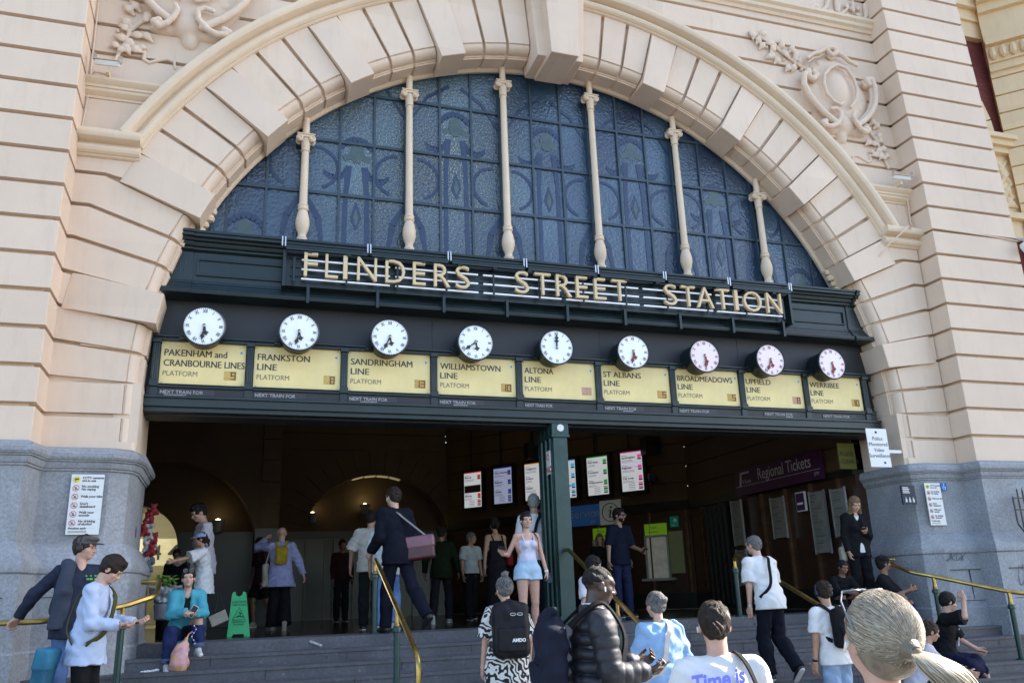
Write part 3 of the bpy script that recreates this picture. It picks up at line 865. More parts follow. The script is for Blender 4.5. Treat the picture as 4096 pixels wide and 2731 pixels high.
TO_R = [(5.68, 9.9), (5.85, 9.83), (5.98, 9.73), (6.13, 9.68)]
RIB = [(5.78, 7.7), (5.8, 7.8), (5.89, 7.83), (6.0, 7.79), (6.12, 7.73), (6.19, 7.77), (6.19, 7.88), (6.29, 7.96)]
ST_U = [(5.01, 9.49), (4.84, 9.57), (4.59, 9.73), (4.37, 9.88), (4.14, 10.0), (3.93, 10.07)]
ST_D = [(6.13, 8.5), (6.27, 8.35), (6.4, 8.17), (6.45, 7.96), (6.51, 7.78), (6.55, 7.65)]
SHELL = [(5.23, 9.46), (5.34, 9.63), (5.51, 9.64), (5.69, 9.65), (5.87, 9.62), (6.0, 9.46), (5.15, 9.09), (5.21, 8.8), (6.13, 9.03), (6.05, 8.79)]
LU = [(3.98, 9.99), (4.08, 9.9), (4.21, 10.06), (4.15, 9.8), (4.34, 9.88), (4.37, 9.77), (4.33, 9.63), (4.43, 9.54), (4.57, 9.88), (4.63, 9.71), (4.79, 9.85), (4.64, 9.42), (4.77, 9.45), (4.86, 9.71), (4.94, 9.61)]
LD = [(6.36, 8.58), (6.44, 8.51), (6.19, 8.45), (6.18, 8.12), (6.3, 8.11), (6.45, 8.29), (6.39, 7.98), (6.49, 8.03), (6.3, 7.88)]
def nearest(p, chain):
    best = min(((p[0] - (a[0] + (b[0] - a[0]) * t)) ** 2 + (p[1] - (a[1] + (b[1] - a[1]) * t)) ** 2, (a[0] + (b[0] - a[0]) * t, a[1] + (b[1] - a[1]) * t))
               for a, b in zip(chain[:-1], chain[1:]) for t in (0, .25, .5, .75, 1))
    return best[1]
def wide(pts, off, r):          # doubled rim so that a scroll band reads as a ribbon with raised edges
    return pts
segs = []
for pts, r0, r1, yy in ((OV_L, .034, .028, -.19), (OV_R, .034, .028, -.19), (SC_L, .05, .055, -.17), (SC_R, .05, .055, -.17), (BO_L, .035, .05, -.20), (BO_R, .035, .05, -.20),
                        (TO_L, .04, .045, -.18), (TO_R, .045, .035, -.15), (RIB, .02, .03, -.02), (ST_U, .03, .015, -.04), (ST_D, .03, .02, -.04)):
    segs.append((pts, r0, r1, yy))
    if pts in (SC_L, SC_R, TO_L): segs.append(([(x * .93 + 5.62 * .07, z * .93 + 9.05 * .07) for x, z in pts], r0 * .6, r0 * .6, yy + .05))
leaves = [(p, nearest(p, ST_U), .13, .062) for p in LU] + [(p, nearest(p, ST_D), .13, .060) for p in LD] + [(p, (5.62, 9.1), .09, .075) for p in SHELL]
leaves += [((p[0] + .07 * math.sin(i * 2.3), p[1] + .07 * math.cos(i * 2.3)), p, .10, .05) for i, p in enumerate(ST_U[1:] + ST_D[1:-1] + LU[4:12:2])]
leaves += [((6.40, 7.85), (6.47, 7.95), .09, .05), ((6.56, 7.9), (6.47, 7.92), .09, .05), ((6.22, 7.93), (6.4, 7.93), .08, .04)]
berries = [((5.66, 8.41), .06), ((5.09, 9.28), .075), ((6.33, 9.33), .085), ((4.26, 9.8), .035), ((4.95, 9.45), .035), ((4.6, 9.6), .03), ((6.5, 8.25), .035), ((6.55, 8.15), .03), ((5.62, 9.84), .07)]
body = [((5.63, 9.12), (.33, .46, .235)), ((5.63, 9.02), (.74, .66, .165)), ((5.64, 8.72), (.60, .50, .15)), ((5.62, 9.55), (.50, .32, .15)), ((5.67, 8.42), (.30, .24, .20)), ((5.62, 8.18), (.13, .17, .13)), ((5.36, 8.28), (.22, .10, .14)), ((5.97, 8.30), (.20, .10, .14))]
for mir_, dz_ in ((False, 0), (True, -.12)):
    relief('cartouche', segs, leaves, berries, (3.75, 7.5), (6.78, 10.25), mir_, dz_, body)
sg2 = [([(5.47, 10.95), (5.36, 10.86), (5.45, 10.78), (5.6, 10.82), (5.75, 10.98), (5.82, 11.2)], .05, .04, -.05), ([(6.05, 11.1), (5.98, 10.92), (6.0, 11.2)], .04, .05, -.06), ([(5.8, 10.84), (5.92, 10.76), (6.1, 10.9), (6.25, 11.05)], .06, .02, -.08),
       ([(6.68, 11.2), (6.66, 10.95), (6.55, 10.8), (6.42, 10.85)], .05, .03, -.05), ([(6.36, 11.2), (6.35, 10.98)], .03, .03, -.08), ([(6.5, 10.76), (6.66, 10.74)], .04, .04, -.05)]
lv2 = [((6.2, 10.86), (6.3, 11.0), .08, .05), ((6.34, 10.84), (6.34, 11.0), .08, .05), ((6.46, 10.92), (6.36, 11.0), .09, .05), ((6.48, 11.08), (6.36, 11.05), .08, .05), ((6.22, 11.08), (6.34, 11.05), .08, .05)]
relief('scroll_ornament', sg2, lv2, [((5.52, 10.9), .055), ((6.34, 11.05), .05), ((6.28, 11.15), .03), ((6.42, 11.16), .03)], (5.25, 10.6), (6.85, 11.35))

# ================================================================== STATION NAME SIGN
LET = [('F', -3.774, -3.591), ('L', -3.489, -3.317), ('I', -3.246, -3.190), ('N', -3.054, -2.783), ('D', -2.661, -2.385), ('E', -2.272, -2.091), ('R', -1.967, -1.733), ('S', -1.648, -1.439), ('S', -.75, -.535), ('T', -.445, -.19), ('R', -.105, .14), ('E', .215, .405), ('E', .512, .70), ('T', .809, 1.06), ('S', 1.696, 1.915), ('T', 1.997, 2.245), ('A', 2.265, 2.565), ('T', 2.617, 2.865), ('I', 2.955, 3.012), ('O', 3.112, 3.452), ('N', 3.55, 3.83)]
sign = empty('station_name_sign', (0, -.3, 4.6), label='gold letter sign reading FLINDERS STREET STATION on a dark tube lit frame', cat='sign')
m = MB()
m.box((-4.03, -.235, 4.55), (4.06, -.12, 5.0), 0)
for z in (4.70, 4.83, 4.96): m.box((-3.95, -.255, z - .012), (4.0, -.23, z + .012), 0)
for x in (-4.03, 4.04): m.box((x - .02, -.36, 4.50), (x + .02, -.12, 5.02), 0)
xs_ = np.linspace(-4.05, 4.05, 8)
for a, b in zip(xs_[:-1], xs_[1:]): m.box((a + .03, -.44, 5.035), (b - .03, -.34, 5.065), 0); m.box((a + .03, -.44, 5.0), (b - .03, -.425, 5.04), 0)
for x in np.linspace(-3.7, 3.7, 15): m.box((x - .03, -.43, 4.975), (x + .03, -.39, 5.0), 0); m.box((x - .012, -.38, 5.0), (x + .012, -.2, 5.03), 0)
for x in np.linspace(-3.9, 3.9, 12): m.box((x - .014, -.345, 4.58), (x + .014, -.315, 4.93), 0)
for x in np.linspace(-3.7, 3.9, 9):                       # drop brackets below
    m.box((x - .02, -.30, 4.30), (x + .02, -.22, 4.56), 0)
m.build('frame', [GREENP], sign)
for z in (4.905, 4.768, 4.630):
    for a, b in zip(np.linspace(-3.85, 3.9, 7)[:-1], np.linspace(-3.85, 3.9, 7)[1:]):
        m = MB(); m.tube([(a + .05, -.325, z), (b - .03, -.325, z)], .014, n=8); m.build('light_tube', TUBE, sign)
for x in xs_:
    m = MB()
    for q in (-.02, .02): m.box((x + q - .008, -.40, 5.06), (x + q + .008, -.37, 5.20))
    m.build('steel_pin', SILVER, sign)
for ch, a, b in LET:
    vs_, fs_ = text_mesh(ch, .5, extrude=.028, bold=-.004)
    X = [v[0] for v in vs_]; Y = [v[1] for v in vs_]
    x0, x1, y0_, y1_ = min(X), max(X), min(Y), max(Y)
    m = MB(); m.add([(a + (v[0] - x0) / (x1 - x0) * (b - a), -.385 - v[2], 4.645 + (v[1] - y0_) / (y1_ - y0_) * .345) for v in vs_], fs_)
    m.build('letter', GOLD, sign)

# ================================================================== CLOCKS
CX = [-4.993, -3.797, -2.577, -1.346, -.11, 1.131, 2.359, 3.553, 4.733]
HM = [(5, 31), (5, 32), (5, 34), (5, 39), (12, 0), (5, 32), (5, 30), (5, 34), (5, 31)]
LINES = [('PAKENHAM and', 'CRANBOURNE LINES', .77, 1.0, '9', 'light'), ('FRANKSTON', 'LINE', .68, .25, '8', 'light'), ('SANDRINGHAM', 'LINE', .86, .25, '13', 'full'), ('WILLIAMSTOWN', 'LINE', .90, .25, '10', 'full'),
         ('ALTONA', 'LINE', .455, .25, '', 'blank'), ('ST ALBANS', 'LINE', .63, .26, '5', 'full'), ('BROADMEADOWS', 'LINE', .99, .26, '5', 'full'), ('UPFIELD', 'LINE', .464, .25, '8', 'pink'), ('WERRIBEE', 'LINE', .586, .25, '10', 'full')]
ROM = ['XII', 'I', 'II', 'III', 'IIII', 'V', 'VI', 'VII', 'VIII', 'IX', 'X', 'XI']
DIAL = mat('clock_dial_white', (.93, .94, .95), rough=.25, var=.03, coat=1.0)
DIAL_RED_REFL = mat('clock_dial_red_reflection', (.93, .74, .76), rough=.25, var=.03, coat=1.0)  # red reflection on the right-hand dials, put into the dial colour
CIN = mat('clock_black', (.02, .02, .024), rough=.5, var=0)
CIN_RED_REFL = mat('clock_red_reflection', (.20, .010, .016), rough=.5, var=0)  # same red reflection painted into the right-hand numerals and hands
def clock_parts(t, cx, hh, mi_, dial):
    cy, cz = -.28, 3.878
    m = MB()
    m.lathe([(.235, .30), (.24, .02), (.262, .015), (.268, 0), (.268, -.03), (.255, -.04), (.248, -.022), (.01, -.021)], (cx, cy, cz), axis='y', n=40)
    m.box((cx - .30, -.06, cz - .12), (cx + .20, .06, cz - .04)); m.box((cx - .30, -.10, cz - .13), (cx - .22, .06, cz - .09))
    m.build('case', GREENP, t)
    m = MB(); m.lathe([(.249, .0), (.249, -.006), (.01, -.006)], (cx, cy - .021, cz), axis='y', n=40); m.build('dial', dial, t)
    yf = cy - .030
    m = MB()
    for k in range(12):
        a = R(30 * k); vs_, fs_ = text_mesh(ROM[k], .062, bold=.0012, sx=.78, align='CENTER')
        yc = .022
        out = []
        for x, y, z in vs_:
            y2 = y - yc + .205; out.append((cx + x * math.cos(a) + y2 * math.sin(a), yf - z, cz - x * math.sin(a) + y2 * math.cos(a)))
        m.add(out, fs_)
    for k in range(60):
        a = R(6 * k); q = .003
        d = Vector((math.sin(a), 0, math.cos(a))); s_ = Vector((math.cos(a), 0, -math.sin(a)))
        c = Vector((cx, yf + .002, cz)) + d * .239
        m.obox(c, s_ * (.0025 if k % 5 else .004), Vector((0, .001, 0)), d * .005)
    m.build('numerals', CIN_RED_REFL if cx > .9 else CIN, t)
    HM_ = CIN_RED_REFL if cx > .9 else CIN
    def hand(ang, L, wd, name, yo):
        a = R(ang); d = Vector((math.sin(a), 0, math.cos(a))); s_ = Vector((math.cos(a), 0, -math.sin(a))); o = Vector((cx, yf - yo, cz))
        prof = [(-.03, wd * .6), (0, wd * .7), (L * .5, wd * .45), (L * .62, wd * 1.1), (L * .72, wd * 1.9), (L * .82, wd * .9), (L, .001)]
        pts = [o + d * t_ + s_ * w_ for t_, w_ in prof] + [o + d * t_ - s_ * w_ for t_, w_ in prof[::-1]]
        m = MB(); n_ = len(pts)
        m.add([p for p in pts] + [p + Vector((0, -.004, 0)) for p in pts], [tuple(range(n_)), tuple(range(2 * n_ - 1, n_ - 1, -1))] + [(i, (i + 1) % n_, n_ + (i + 1) % n_, n_ + i) for i in range(n_)])
        m.build(name, HM_, t)
    hand((hh % 12) * 30 + mi_ * .5, .13, .021, 'hour_hand', .006)
    hand(mi_ * 6, .195, .016, 'minute_hand', .012)
    m = MB(); m.lathe([(.013, 0), (.013, -.008), (.004, -.012)], (cx, yf - .012, cz), axis='y', n=12); m.build('hub', GOLD, t)
    if hh != 12:
        m = MB(); m.box((cx - .045, yf - .002, cz - .105), (cx + .045, yf + .001, cz - .075)); m.build('maker_plate', YELLOW, t)
for i, cx in enumerate(CX):
    nm = ('the ' + LINES[i][0].replace(' and', '').title() + ' board')
    t = empty('wall_clock', (cx, -.1, 3.878), label='round white clock with Roman numerals jutting out above ' + nm, cat='clock', group='clocks above the line boards')
    clock_parts(t, cx, HM[i][0], HM[i][1], DIAL_RED_REFL if i in (6, 7, 8) else DIAL)

# ================================================================== LINE BOARDS
def fit(mb, txt, x, z, w_, h_, y, mi=0, bold=.0):
    vs_, fs_ = text_mesh(txt, 1.0, bold=bold)
    X = [v[0] for v in vs_]; Y = [v[1] for v in vs_]
    x0, x1 = min(X), max(X); cap = .7
    mb.add([(x + (v[0] - x0) / (x1 - x0) * w_, y, z + v[1] / cap * h_) for v in vs_], fs_, mi)
PLATE_D = mat('dark_name_strip', (.045, .04, .048), rough=.5, var=.2)
CHALK = mat('faded_white_lettering', (.42, .42, .42), rough=.6, var=.35, nscale=30)
BLUED = mat('blue_sticker', (.10, .33, .62), var=0)
PINKD = mat('pink_display', (.62, .36, .24), var=.1)
ADH = mat('torn_white_glue', (.6, .6, .6), var=.3, nscale=20)
for i, (xa, xb) in enumerate(BAYX):
    l1, l2, w1, w2, dig, st_ = LINES[i]
    t = empty('line_board', ((xa + xb) / 2, -.01, 3.44), label='pale yellow board lettered ' + l1 + ' ' + l2, cat='sign board', group='yellow train line boards')
    m = MB(); m.box((xa + .004, -.012, 3.162), (xb - .004, .03, 3.732))
    for x in (xa + .04, xb - .04):
        for z in (3.18, 3.71): m.lathe([(0.001, -.016), (.006, -.015), (.006, -.01)], (x, 0, z), axis='y', n=8, mi=1)
    m.build('board', [YELLOW, GREYINK], t)
    x = xa + .045
    m = MB()
    for q in (0, .0045): fit(m, l1, x + q, 3.543, w1, .088, -.0145 - q * .1)
    m.build('upper_lettering', INK, t)
    m = MB()
    for q in (0, .0045): fit(m, l2, x + q, 3.405, w2, .088, -.0145 - q * .1)
    m.build('lower_lettering', INK, t)
    m = MB(); fit(m, 'PLATFORM', x, 3.275, .42, .068, -.0145); m.build('platform_lettering', GREYINK, t)
    dx = xb - .205 - (.02 if i else .06)
    m = MB()
    base = {'light': 0, 'full': 1, 'blank': 2, 'pink': 2}[st_]
    m.box((dx, -.016, 3.245), (dx + .155, -.010, 3.365), base)
    m.box((dx + .076, -.0165, 3.247), (dx + .079, -.0162, 3.363), 3)
    def seg7(ch, x0, mi):
        S7 = {'0': 'abcdef', '1': 'bc', '3': 'abgcd', '5': 'afgcd', '8': 'abcdefg', '9': 'abcdfg'}[ch]
        W_, H_ = .048, .045; z0 = 3.258
        cs = {'a': (0, 2 * H_, W_, 2 * H_), 'g': (0, H_, W_, H_), 'd': (0, 0, W_, 0), 'f': (0, H_, 0, 2 * H_), 'b': (W_, H_, W_, 2 * H_), 'e': (0, 0, 0, H_), 'c': (W_, 0, W_, H_)}
        for q in S7:
            a0, b0, a1, b1 = cs[q]; e = .0055
            m.box((x0 + min(a0, a1) - e, -.019, z0 + min(b0, b1) - e), (x0 + max(a0, a1) + e, -.0162, z0 + max(b0, b1) + e), mi)
    if dig:
        if len(dig) == 2: seg7(dig[0], dx + .015, 4)
        seg7(dig[-1], dx + .092, 4)
    m.build('platform_display', [mat('pale_orange_display', (.66, .44, .13), var=.15, nscale=20), ORANGE, PINKD, GREYINK, mat('display_brown_digit', (.12, .05, .015), var=0)], t)
    m = MB(); xs2 = xb - (.055 if i != 6 else .045) - .02
    m.box((xs2, -.0155, 3.61), (xs2 + .026, -.0125, 3.64)); m.build('blue_sticker', BLUED, t)
    m = MB(); nx = xa + (.03 if i < 7 else .32 if i == 7 else .22)
    m.box((nx - .01, -.028, 3.018), (nx + (.66 if i not in (4,) else .45), -.0175, 3.096), 0)
    fit(m, 'NEXT TRAIN FOR', nx + .005, 3.034, .52 if i != 4 else .42, .045, -.0305, 1, bold=.014)
    if i in (0, 2, 3, 5, 7): m.box((nx + .05 + .05 * i, -.03, 3.012), (nx + .32 + .03 * i, -.0165, 3.022), 2)
    m.build('next_train_strip', [PLATE_D, CHALK, ADH], t)

# ================================================================== NOTICES, CAMERAS, CABLES
RED = mat('notice_red', (.55, .10, .10), var=0)
def lines(mb, x, z, w_, n_, dz, h_, y, mi, seed=0, ux=None):
    r_ = random.Random(seed)
    for i in range(n_):
        mb.box((x, y - .002, z - i * dz), (x + w_ * r_.uniform(.6, 1), y, z - i * dz + h_), mi)
def rule_notice(x0, z0, x1, z1, y, lab):
    t = empty('rules_notice', ((x0 + x1) / 2, y, z0), label=lab, cat='notice', group='white rule notices on the granite')
    m = MB(); m.box((x0, y, z0), (x1, y + .012, z1)); m.build('panel', WHITE, t)
    m = MB(); W_ = x1 - x0; rows = [('CCTV cameras', 'are in use'), ('No smoking', 'No vaping'), ('Walk your bike', ''), ("Don't", 'skateboard'), ('Walk your', 'scooter'), ('No drinking', 'of alcohol')]
    ph = (z1 - z0 - .09) / 6
    for i, (a, b) in enumerate(rows):
        zc = z1 - .02 - ph * (i + .5) + .01
        s_ = W_ * .062
        put_text(m, a, W_ * .105, (x0 + W_ * .34, y - .003, zc + (.008 if b else -.008)), mi=0, bold=.0012)
        if b: put_text(m, b, W_ * .105, (x0 + W_ * .34, y - .003, zc - .024), mi=0, bold=.0012)
        c = (x0 + W_ * .17, y - .003, zc); rr = W_ * .105
        if i == 0:
            m.lathe([(.001, -.002), (rr, -.002), (rr, .002)], c, axis='y', n=20, mi=2)
            m.box((c[0] - .02, y - .007, zc - .004), (c[0] + .022, y - .0055, zc + .012), 0); m.box((c[0] - .015, y - .007, zc - .02), (c[0] - .008, y - .0055, zc), 0)
        else:
            m.tube([(c[0] + rr * .9 * math.cos(t_), y - .003, zc + rr * .9 * math.sin(t_)) for t_ in np.linspace(0, 2 * math.pi, 19)], .0028, n=5, mi=1)
            m.obox((c[0], y - .003, zc), (.0022, 0, .0022), (0, .001, 0), (-rr * .62, 0, rr * .62), 1)
            m.box((c[0] - .004, y - .005, zc - .018), (c[0] + .004, y - .0035, zc + .014), 0); m.box((c[0] - .018, y - .005, zc - .012), (c[0] + .016, y - .0035, zc - .006), 0)
    put_text(m, 'Penalties apply', W_ * .09, (x0 + W_ * .07, y - .003, z0 + .06), mi=0, bold=.001)
    lines(m, x0 + W_ * .07, z0 + .035, W_ * .6, 2, .013, .004, y - .001, 0)
    for i in range(1, 7): m.box((x0, y - .0015, z1 - .02 - ph * i), (x1, y - .0005, z1 - .02 - ph * i + .0015), 3)
    m.build('printing', [mat('notice_grey_print', (.08, .08, .09), var=0), RED, mat('notice_yellow', (.75, .66, .06), var=0), mat('notice_rule', (.6, .6, .6), var=0)], t)
rule_notice(-6.29, 1.235, -5.945, 1.915, -.575, 'tall white notice of station rules on the left granite pier')
rule_notice(5.965, 1.245, 6.275, 1.905, -.545, 'tall white notice of station rules on the right granite pier')
t = empty('police_notice', (5.31, -.41, 2.16), label='white notice reading Police Monitored Video Surveillance at the right edge of the opening', cat='notice')
m = MB(); m.box((5.10, -.42, 2.17), (5.50, -.408, 2.79), 0); m.box((5.45, -.408, 2.4), (5.75, -.404, 2.45), 0)
for i, q in enumerate(('Police', 'Monitored', 'Video', 'Surveillance')): put_text(m, q, .085, (5.30, -.423, 2.60 - .092 * i), mi=1, align='CENTER')
m.lathe([(.001, -.004), (.02, -.004), (.022, 0)], (5.29, -.42, 2.73), axis='y', n=12, mi=1); m.lathe([(.001, -.004), (.018, -.004), (.02, 0)], (5.38, -.42, 2.24), axis='y', n=12, mi=1)
m.build('panel', [WHITE, mat('notice_navy_print', (.03, .04, .09), var=0)], t)
t = empty('charcoal_notice', (5.93, -.5, 1.5), label='small charcoal notice with white figures on the right granite pier, left of the rules', cat='notice')
m = MB(); m.box((5.47, -.575, 1.565), (5.73, -.545, 1.865), 0)
lines(m, 5.49, 1.82, .16, 4, .026, .012, -.576, 1, 3)
for q in (5.53, 5.60, 5.67): m.lathe([(.002, .03), (.012, .028), (.014, 0), (.018, -.03), (.002, -.032)], (q, -.576, 1.63), n=8, mi=1); m.lathe([(.001, -.009), (.009, 0), (.001, .009)], (q, -.576, 1.672), n=8, mi=1)
m.build('panel', [mat('notice_charcoal', (.03, .035, .05), var=0), WHITE], t)
t = empty('access_notice', (6.35, -.55, 1.85), label='small blue square notice with wheelchair symbol beside the right rules', cat='notice')
m = MB(); m.box((6.285, -.556, 1.79), (6.40, -.544, 1.905), 0)
m.tube([(6.338 + .026 * math.cos(a), -.558, 1.83 + .026 * math.sin(a)) for a in np.linspace(-4.2, .6, 12)], .004, n=5, mi=1); m.box((6.335, -.560, 1.84), (6.343, -.557, 1.875), 1); m.box((6.335, -.560, 1.838), (6.37, -.557, 1.846), 1); m.box((6.362, -.560, 1.81), (6.37, -.557, 1.842), 1); m.lathe([(.001, -.003), (.008, -.003), (.008, 0)], (6.337, -.557, 1.886), axis='y', n=10, mi=1)
m.build('panel', [mat('access_blue', (.03, .16, .5), var=0), WHITE], t)
m = MB(); m.box((8.05, -.8, 2.50), (8.17, -.79, 2.55), 0); put_text(m, 'Myki', .03, (8.065, -.802, 2.515), mi=1) if 0 else lines(m, 8.07, 2.52, .06, 1, .02, .012, -.801, 1)
tag(m.build('small_plate', [WHITE, INK]), 'tiny white plate on the lowest cream course of the right pier', 'plate')
def cctv(x, z, y, s_, lab):
    t = empty('security_camera', (x, y, z), label=lab, cat='security camera', group='security cameras on the facade')
    m = MB(); d = Vector((s_, -.25, -.12)).normalized(); u = Vector((0, -.5, 1)).normalized(); r_ = d.cross(u)
    c = Vector((x, y - .1, z)); m.obox(c, d * .16, r_ * .04, u * .035); m.build('housing', WHITE, t, bevel=.01)
    m = MB(); m.obox(c + u * .045, d * .18, r_ * .05, u * .005); m.box((x - .02, y - .08, z - .12), (x + .02, y + .2, z - .05)); m.build('bracket', CREAM2, t)
    m = MB(); m.obox(c - d * .17 + u * .07, d * .004, r_ * .05, u * .05); m.obox(c + d * .17 + u * .06, d * .004, r_ * .05, u * .05); m.build('spike_plate', SILVER, t)
cctv(-6.42, 7.33, -.55, 1, 'cream security camera tucked beside the left pier above the string course')
cctv(6.55, 7.33, -.55, 1, 'white security camera on the ledge beside the right pier')
t = empty('dome_camera', (8.79, -.85, 6.05), label='white dome camera on the outer corner of the right pier', cat='security camera')
m = MB(); m.lathe([(.01, -.14), (.08, -.10), (.12, 0), (.12, .05), (.05, .09), (.03, .16)], (8.82, -.95, 6.1), n=16); m.build('dome', WHITE, t)
m = MB(); m.tube([(8.82, -.95, 6.22), (8.8, -.8, 6.3)], .03, n=8); m.tube([(8.85, -1.0, 6.1), (9.0, -1.1, 6.2)], .02, n=6); m.build('bracket', SILVER, t)
m = MB()
m.tube([(-6.67, -.40, 8.5), (-6.66, -.38, 7.3), (-6.66, -.38, 6.9), (-6.68, -.40, 6.4), (-6.69, -.5, 6.35)], .012, n=6)
m.tube([(-6.45, -.5, 7.25), (-6.6, -.45, 7.3), (-6.66, -.4, 7.22)], .012, n=6)
tag(m.build('cable', CREAM), 'thin painted cable running down the corner of the left pier', 'cable', 'cables on the facade')
m = MB()
m.tube([(6.62, -.5, 7.2), (6.8, -.45, 7.1), (6.82, -.4, 6.6), (6.85, -.45, 6.32), (6.88, -.80, 6.32), (7.5, -.80, 6.31), (8.3, -.80, 6.29), (8.8, -.82, 6.25)], .013, n=6)
m.tube([(6.85, -.42, 6.3), (6.5, -.66, 6.38), (6.28, -.66, 6.2), (6.1, -.58, 6.05), (5.9, -.45, 5.8), (5.72, -.42, 5.55), (5.64, -.2, 5.3)], .012, n=6)
tag(m.build('cable', CREAM), 'thin painted cable looping along the right pier and the arch foot', 'cable', 'cables on the facade')

# scrawled tags and a disc sign on the granite
TAGM = mat('faded_marker', (.085, .09, .11), rough=.8, var=.3, nscale=9)
def scrawl(x0, z0, w_, h_, y, seed, lab):
    r_ = random.Random(seed); m = MB(); x = x0; ph = r_.uniform(0, 6)
    for s_ in range(3):
        pts = []; cx = x0 + w_ * (s_ + .2) / 3
        for i in range(14): t_ = i / 13; pts.append((cx + w_ * .33 * t_ + .3 * w_ / 3 * math.sin(t_ * 9 + ph + s_), y, z0 + h_ * (.5 + .5 * math.sin(t_ * 7 + s_ * 2 + ph))))
        for a, b in zip(pts[:-1], pts[1:]):
            a, b = Vector(a), Vector(b); d = (b - a).normalized(); m.obox((a + b) / 2, d * (b - a).length * .5, (0, .0015, 0), d.cross(Vector((0, 1, 0))) * .005)
    tag(m.build('graffiti_tag', TAGM), lab, 'graffiti', 'marker tags on the granite')
scrawl(5.98, 1.20, .42, .26, -.5365, 3, 'grey looping marker tag between the charcoal notice and the right rules') if 0 else None
scrawl(6.05, .70, .34, .10, -.6545, 5, 'small jagged marker tag below the torus of the right granite pier')
scrawl(7.0, .30, .5, .3, -.994, 7, 'large faint marker tag low on the right pier behind the handrail')
scrawl(-8.3, .15, .6, .35, -1.124, 9, 'large faint marker tag low on the left pier under the handrail')
m = MB(); m.lathe([(.001, -.004), (.07, -.004), (.07, .002)], (-5.64, .3, 1.32), axis='x', n=24)
tag(m.build('disc_sign', mat('purple_disc', (.05, .03, .16), var=0)), 'round dark purple disc sign on the inner face of the left granite jamb', 'sign')

# iron grille on the right pier
t = empty('iron_grille', (7.8, -1.05, 1.1), label='black iron grille with pointed bars on the right granite pier', cat='grille')
m = MB()
for k in range(9):
    x = 7.16 + .11 * k; zt = 1.72 if k else 1.60; zb = 1.22 if k == 0 else 1.0
    m.tube([(x, -1.06, zb), (x, -1.06, zt)], .012, n=6); m.lathe([(.014, 0), (.001, .05)], (x, -1.06, zt), n=6)
for z in (1.60, 1.42): m.box((7.15, -1.07, z), (8.06, -1.05, z + .02))
m.tube([(7.16, -1.06, 1.22), (7.3, -1.06, 1.02), (8.0, -1.06, 1.0)], .012, n=6)
m.build('bars', BLACK, t)

# ================================================================== HANDRAILS
def rail(path, posts, lab, fine=None):
    t = empty('handrail', posts[0][0], label=lab, cat='handrail', group='brass handrails on the steps')
    P_ = [Vector(p) for p in path]; out = [P_[0]]
    for i in range(1, len(P_) - 1):
        a, b, c = P_[i - 1], P_[i], P_[i + 1]; q = min(.07, (b - a).length / 3, (c - b).length / 3)
        s_ = b + (a - b).normalized() * q; e_ = b + (c - b).normalized() * q
        for u in (0, .33, .66, 1): out.append(s_ * (1 - u) ** 2 + b * 2 * u * (1 - u) + e_ * u * u)
    out.append(P_[-1])
    m = MB(); m.tube(out, .029, n=12); m.build('rail', BRASS, t)
    for (base, top) in posts:
        L = (Vector(top) - Vector(base)).length; z0, z1 = base[2], top[2]
        m = MB(); m.lathe([(.036, 0), (.036, L - .24), (.05, L - .235), (.052, L - .20), (.046, L - .185), (.03, L - .17)], base, n=14)
        m.lathe([(.07, 0), (.07, .012), (.04, .02)], base, n=14)
        o = m.build('post', POSTG, t)
        m = MB(); m.lathe([(.034, L - .19), (.036, L - .16), (.026, L - .145), (.024, L - .02)], base, n=12); m.build('brass_collar', BRASS, o)
    return t
rail([(-2.69, -.005, .86), (-2.69, -.02, .92), (-2.69, -2.62, -.10), (-2.69, -2.72, -.20), (-2.69, -2.72, -1.1)], [((-2.69, 0, 0), (-2.69, 0, .92)), ((-2.69, -1.56, -.675), (-2.69, -1.56, .30))], 'brass handrail with green posts, left of the middle and nearest the suited man')
rail([(-.01, .1, 1.0), (-.01, -.1, 1.0), (-.01, -2.6, -.14), (-.01, -2.70, -.24), (-.01, -2.70, -1.1)], [((-.01, -1.6, -.81), (-.01, -1.6, .30))], 'brass handrail running down from the middle iron post')
rail([(2.69, -.0, .80), (2.69, -.06, .88), (2.69, -2.6, -.14), (2.69, -2.7, -.24), (2.69, -2.7, -1.1)], [((2.69, 0, 0), (2.69, 0, .86)), ((2.69, -2.15, -.945), (2.69, -2.15, .02))], 'brass handrail in front of the bent man in the white shirt')
rail([(-5.46, -.42, .70), (-5.26, -.45, .70), (-5.26, -.88, .54), (-5.55, -1.1, .44), (-6.22, -1.52, .32), (-7.2, -1.52, .31), (-9.5, -1.52, .31)], [((-5.56, -1.11, -.54), (-5.56, -1.11, .44)), ((-7.9, -1.52, -.675), (-7.9, -1.52, .3))], 'brass handrail bending round the foot of the left granite pier')
rail([(5.35, -.30, .74), (5.08, -.34, .74), (5.14, -.85, .54), (5.32, -1.08, .47), (5.98, -1.70, .23), (6.3, -1.78, .18), (7.6, -1.95, .02), (9.5, -2.2, -.1)], [((5.32, -1.08, -.54), (5.32, -1.08, .47)), ((6.0, -1.71, -.675), (6.0, -1.71, .23)), ((8.2, -2.0, -.81), (8.2, -2.0, 0))], 'brass handrail bending round the foot of the right granite pier')

